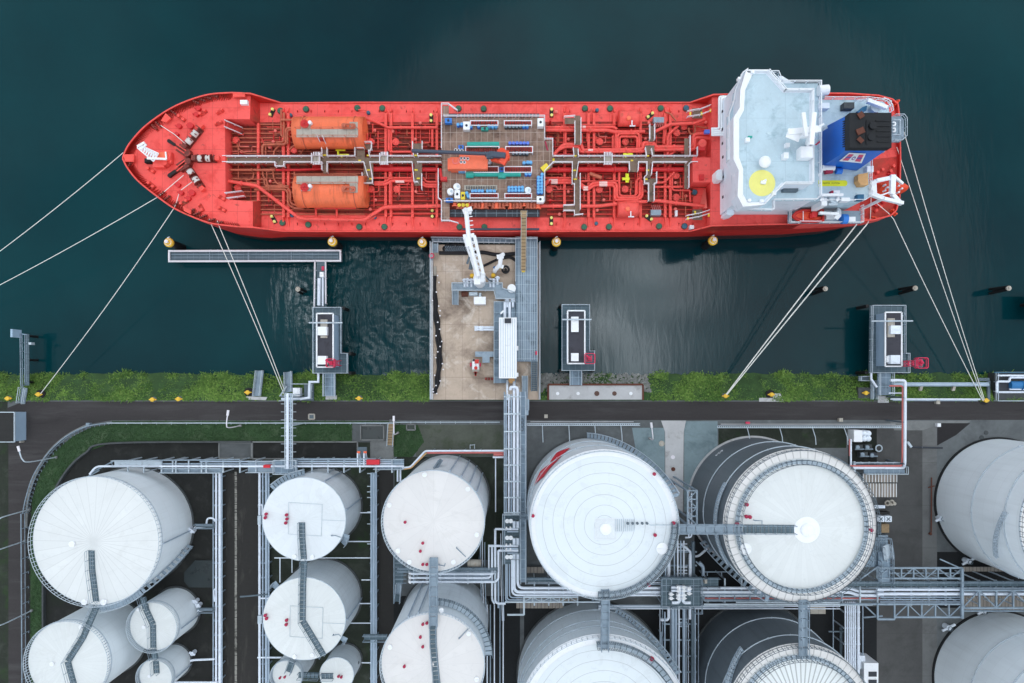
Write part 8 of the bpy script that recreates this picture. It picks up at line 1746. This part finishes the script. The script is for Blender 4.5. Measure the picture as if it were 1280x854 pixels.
for u, v, m, l in ((841, 571.5, 'rail_white', 'white round cover on the pale slab'), (841.5, 586.5, 'rust_brown', 'upper brown round cover on the pale slab'), (841.5, 604.5, 'rust_brown', 'lower brown round cover on the pale slab'), (827, 554.5, 'grate_pale', 'round pale manhole cover at the slab edge beside the flash tank')):
    b = B(); c = P(u, v, 0); b.cyl(c, .36 if v != 554.5 else .5, 0, .12, 16); b.cyl(c, .3, .12, .15, 16); solo('manhole_cover', b, m, l, 'manhole', c)
for u, v, l in ((1232.5, 541, 'left of two concrete ring covers by the right tank'), (1227, 547, 'lower of two concrete ring covers by the right tank')): b = B(); b.cyl(P(u, v, 0), .38, 0, .1, 16); solo('manhole_cover', b, 'yard_equipment', l, 'manhole', P(u, v, 0))
# equipment yard by the dark walled tank
vs2 = thing('vessel_skid', 'white vessel skid with four round tops beside the cable rack', 'vessel', P(1078, 545, 0)); b = B(); b.box(1067.5, 538, 1078, 552.5, .2, 2.4); b.build('skid_cabinet', 'white', vs2)
for u, v in ((1081, 542), (1086, 542), (1081, 548.5), (1086, 548.5)): b = B(); c = P(u, v, 2.2); b.cyl(c, .5, .2, 2.1, 16); b.dome(c, .5, 2.1, .3, 16, 4); b.build('pressure_bottle', 'house_white', vs2)
for u0, v0, u1, v1, h, l, m in ((1069, 556, 1079, 563, 1.2, 'dark boxed pump under the white vessel skid', 'yard_equipment'), (1081, 556, 1090, 563, 1.4, 'dark pump block right of the boxed pump', 'yard_equipment'), (1075, 565, 1085, 572, 1.1, 'dark motor block in front of the boxed pump', 'yard_equipment'), (1087, 566, 1096, 572, .8, 'low dark base block nearest the round ring', 'charcoal')):
    c = P((u0+u1)/2, (v0+v1)/2, 0); o = thing('pump_block', l, 'pump', c); b = B(); b.box(u0, v0, u1, v1, 0, h); b.build('pump_casing', m, o); b = B(); b.cyl(P(u0+2.5, v0+3, h), .35, h, h+.25, 12); b.tube([P(u0, v1-1.5, h+.1), P(u1+1, v1-1.5, h+.1)], .12, 6); b.build('pump_head', 'steel', o)
b = B(); b.tube(circ(P(1098.5, 560.5, .4), .55, .4, n=20), .13, 7, True); solo('tank_ring', b, 'steel_pale', 'pale steel ring lying in the pump yard', 'ring', P(1098.5, 560.5, .4))
def shed(l, u0, v0, u1, v1, z, m='timber'):
    o = thing('lean_to_roof', l, 'shed', P((u0+u1)/2, (v0+v1)/2, 0)); b = B(); b.box(u0, v0, u1, v1, z-.12, z); rf = b.build('shed_roof', m, o); b = B(); n_ = 11
    for k in range(n_+1): u = u0+(u1-u0)*k/n_; b.beam(P(u, v0, z+.04), P(u, v1, z+.04), .09, .08)
    b.build('roof_batten', 'white', rf); b = B()
    for u in (u0+1, u1-1):
        for v in (v0+1, v1-1): q = P(u, v, z-.1); b.beam(q, Vector((q.x, q.y, 0)), .18)
    b.build('shed_post', 'steel_dark', o)
shed('upper weathered ribbed shed roof right of the dark walled tank', 1079, 592, 1121, 603, 3); shed('lower weathered ribbed shed roof right of the dark walled tank', 1081, 604.5, 1120.5, 621.5, 3)
pl2 = thing('pipe_platform', 'grey railed pipe platform above the upper ribbed shed', 'platform', P(1100, 588, 0)); b = B(); b.box(1065, 578, 1130, 580.5, 3.2, 3.4); b.box(1080, 587, 1131, 592, 3.2, 3.4); b.build('platform_deck', 'grating', pl2); b = B(); b.rail(pp(3.4, (1080, 592), (1131, 592), (1131, 583)), 1.05, .06, 1.2); b.rail(pp(3.4, (1065, 577.5), (1128, 577.5)), 1, .06, 1.4); b.build('platform_rail', 'steel_pale', pl2)
for v in (632.5, 634.5): b = B(); b.tube(pp(1, (1092, v), (1106, v)), .16, 7); solo('pipe', b, 'pipe_white', 'white pipe end below the ribbed sheds' + (', upper' if v < 633 else ', lower'), 'pipe', P(1099, v, 1))
fan = thing('twin_blower', 'pair of round blowers beside the white pipe ends', 'pump', P(1112, 629, 0))
for u, v in ((1109.5, 629), (1114.5, 628.5)): b = B(); b.tube(circ(P(u, v, 1.1), .4, 1.1, n=14), .15, 6, True); b.cyl(P(u, v, 0), .3, 0, 1, 12); b.build('blower_ring', 'grate_pale', fan)
for u0, l in ((1097, 'left white topped box of the pair beside the ring walkway tank'), (1106.5, 'right white topped box of the pair beside the ring walkway tank')): o = thing('cooling_box', l, 'box', P(u0+4, 649, 0)); b = B(); b.box(u0, 645.5, u0+8.3, 652.5, 0, 1.9); b.build('box_body', 'house_white', o); b = B(); b.beam(P(u0+2, 647, 1.93), P(u0+6.3, 651, 1.93), .14, .05); b.beam(P(u0+2, 651, 1.93), P(u0+6.3, 647, 1.93), .14, .05); b.build('box_cross', 'steel_dark', o)
o = thing('pallet_stack', 'tan pallet load beside the right edge of the dark walled tank', 'pallet', P(1106, 660.5, 0)); b = B(); b.box(1102, 655.5, 1111.5, 666, 0, 1.4); b.build('load', 'wood_pallet', o); b = B(); b.box(1097, 654.5, 1101.8, 667.5, 0, 1.0); b.build('side_tray', 'steel_dark', o)
b = B(); b.box(1096, 640, 1112, 643, 0, 1.2); solo('equipment_skid', b, 'black', 'black low skid above the two white topped boxes', 'skid', P(1104, 641, 0)); b = B(); b.box(1098, 669, 1110, 671.5, 0, 1); solo('equipment_skid', b, 'steel', 'grey low skid below the tan pallet load', 'skid', P(1104, 670, 0))
b = B(); b.tube(pp(.5, (1164.5, 597), (1164, 667)), .11, 8); b.tube(pp(.5, (1160.5, 609.5), (1168, 607.5)), .12, 6); b.tube([P(1162, 666.5, .5), P(1164, 668, .5)], .25, 8); solo('pipe', b, 'rust_brown', 'rusty single pipe lying on the pale strip by the right tank', 'pipe', P(1164, 632, .5))
o = thing('barrier_boom', 'dark barrier boom with white end across the yard lane', 'barrier', P(1150, 559, 0)); b = B(); b.tube(pp(1, (1139, 559), (1178, 560)), .16, 7); b.build('boom_pole', 'charcoal', o); b = B(); b.beam(P(1134, 552.5, 1), P(1139, 559, 1), .4); b.build('boom_weight', 'steel_pale', o)
o = thing('white_kiosk', 'tall white equipment kiosk by the lower right of the pipe sheaf', 'kiosk', P(1088, 840, 0)); b = B(); b.box(1080, 829, 1098, 870, 0, 4.2); b.build('kiosk_body', 'white', o); b = B(); b.box(1086, 840, 1096, 846, 4.2, 4.3); b.box(1086, 850, 1096, 856, 4.2, 4.3); b.build('kiosk_hatch', 'charcoal', o); b = B(); b.box(1074, 820, 1081.5, 836, 0, 3.4); b.build('side_cabinet', 'house_white', o)
o = thing('container_unit', 'pale open container beside the walkway of the dark walled tanks', 'container', P(1021, 762, 0)); b = B(); b.box(1013, 757, 1032, 767.5, 0, 1.5); b.build('container_body', 'grate_pale', o)
for u, v, l in ((1164-0.5+14, 648, 'pale lying valve stub left of the right tank'), (1200, 672, 'white valve cluster at the foot of the right tank'), (1211, 702, 'white valve pair below the right tank'), (1186, 785, 'white valve cluster at the foot of the lower right tank'), (1230, 764, 'white lamp box between rack and lower right tank')):
    o = thing('valve_cluster', l, 'valve', P(u, v, 0)); b = B(); c = P(u, v, 1.2); b.cyl(c, .45, 0, 1.3, 12); b.tube([c+Vector((-1.1, -.5, 0)), c+Vector((1.1, .6, 0))], .22, 8); b.build('valve_body', 'house_white', o); b = B(); b.tube(circ(c+Vector((0, 0, .5)), .38, 1.7, n=12), .06, 5, True); b.build('valve_wheel', 'steel_dark', o)
o = thing('pump_skid', 'blue pump on a railed skid at the right edge of the bank', 'pump', P(1265, 483, .3)); b = B(); b.box(1243, 466, 1330, 500, -1.5, .15); b.build('skid_slab', 'yard_equipment', o); b = B(); b.rail(pp(.15, (1330, 465.5), (1242.5, 465.5), (1242.5, 501), (1330, 501)), 1.05, .09, 1.6); b.build('skid_rail', 'steel_pale', o)
b = B(); b.tube(pp(1.1, (1262, 481.5), (1300, 481.5)), .7, 14); b.tube(pp(1.1, (1276, 482), (1276.6, 482)), .85, 14); b.build('pump_motor', 'pump_blue', o); b = B(); b.tube(arc(pp(1.4, (1246, 490), (1246, 477), (1262, 477), (1262, 472), (1330, 472)), .4), .2, 7); b.tube(pp(1.2, (1262, 486.5), (1330, 486.5)), .18, 7); b.tube(pp(1.6, (1247, 469.5), (1330, 469.5)), .16, 7); b.box(1246, 489, 1330, 491.5, .15, .6); b.build('skid_pipe', 'pipe_white', o); b = B(); b.box(1246, 476, 1262, 488, .15, .9); b.build('gear_box', 'charcoal', o); b = B(); b.beam(P(1243, 465.8, 1.3), P(1330, 465.8, 1.3), .2, .3); b.build('skid_beam', 'teal_hatch', o)
o = thing('pipe_line', 'broad pale pipe line along the bank right of the right cabin', 'pipe line', P(1175, 481, .6)); b = B(); b.tube(pp(.8, (1114, 481), (1235, 481)), .32, 9); b.tube(pp(.9, (1114, 479), (1235, 479)), .14, 7); b.build('pipe', 'pipe_steel', o)
for u in (1152, 1193): b = B(); b.beam(P(u, 480.5, .8), P(u-2, 488, .2), .5, .4); b.build('pipe_support', 'grate_pale', o)
b = B(); b.box(1223, 472.5, 1237, 476.5, 0, .3); b.box(1234.5, 476, 1238, 500, 0, .3); b.build('access_step', 'steel_dark', o)
o = thing('pipe_line', 'thin low pipe line along the road edge below the broad pale one', 'pipe line', P(1170, 499, .4)); b = B(); b.tube(pp(.6, (1113, 499), (1225, 499.3)), .16, 8); b.build('pipe', 'pipe_white', o); b = B(); b.tube(pp(.5, (1116, 500.6), (1222, 501)), .1, 6); b.build('tracer_pipe', 'pipe_steel', o)
fj = thing('lamp_jetty', 'dark landing stage just beyond the right edge of the water', 'jetty', P(1290, 380, .5)); b = B(); b.box(1283, 366, 1330, 396, .2, .5); b.build('jetty_deck', 'grating_dark', fj); b = B(); b.cyl(P(1290, 380, 0), .3, WATER-2, .2, 10); b.build('jetty_pile', 'black', fj)

for k, v in enumerate((756.8, 758, 759.4, 761)): run(er, [(748, v), (1050 if k % 2 else 980, v)], 4.6+.2*k, .09, ('pipe_steel', 'pipe_white')[k % 2])
for k, v in enumerate((723.8, 726, 728.6, 730.4)): run(er, [(745 if k % 2 else 660, v), (834, v)], 4.8+.2*k, .09, ('pipe_white', 'pipe_steel')[k % 2])
for k, u in enumerate((600.5, 603, 606, 626, 628)): run(wr, [(u, 660+9*k % 20), (u, 712), (u+2, 776)], 3.2+.2*k, .08, ('pipe_steel', 'pipe_white')[k % 2])
for k, u in enumerate((609, 613, 618, 625, 629)): run(wr, [(u, 756), (u, 880)], 3+.3*k, .1, ('pipe_white', 'steel')[k % 2])
for k, u in enumerate((825, 828, 838, 858, 860.5, 873)): run(nb, [(u, 762), (u, 880)], 3+.2*k, .09, ('pipe_white', 'pipe_steel')[k % 2])
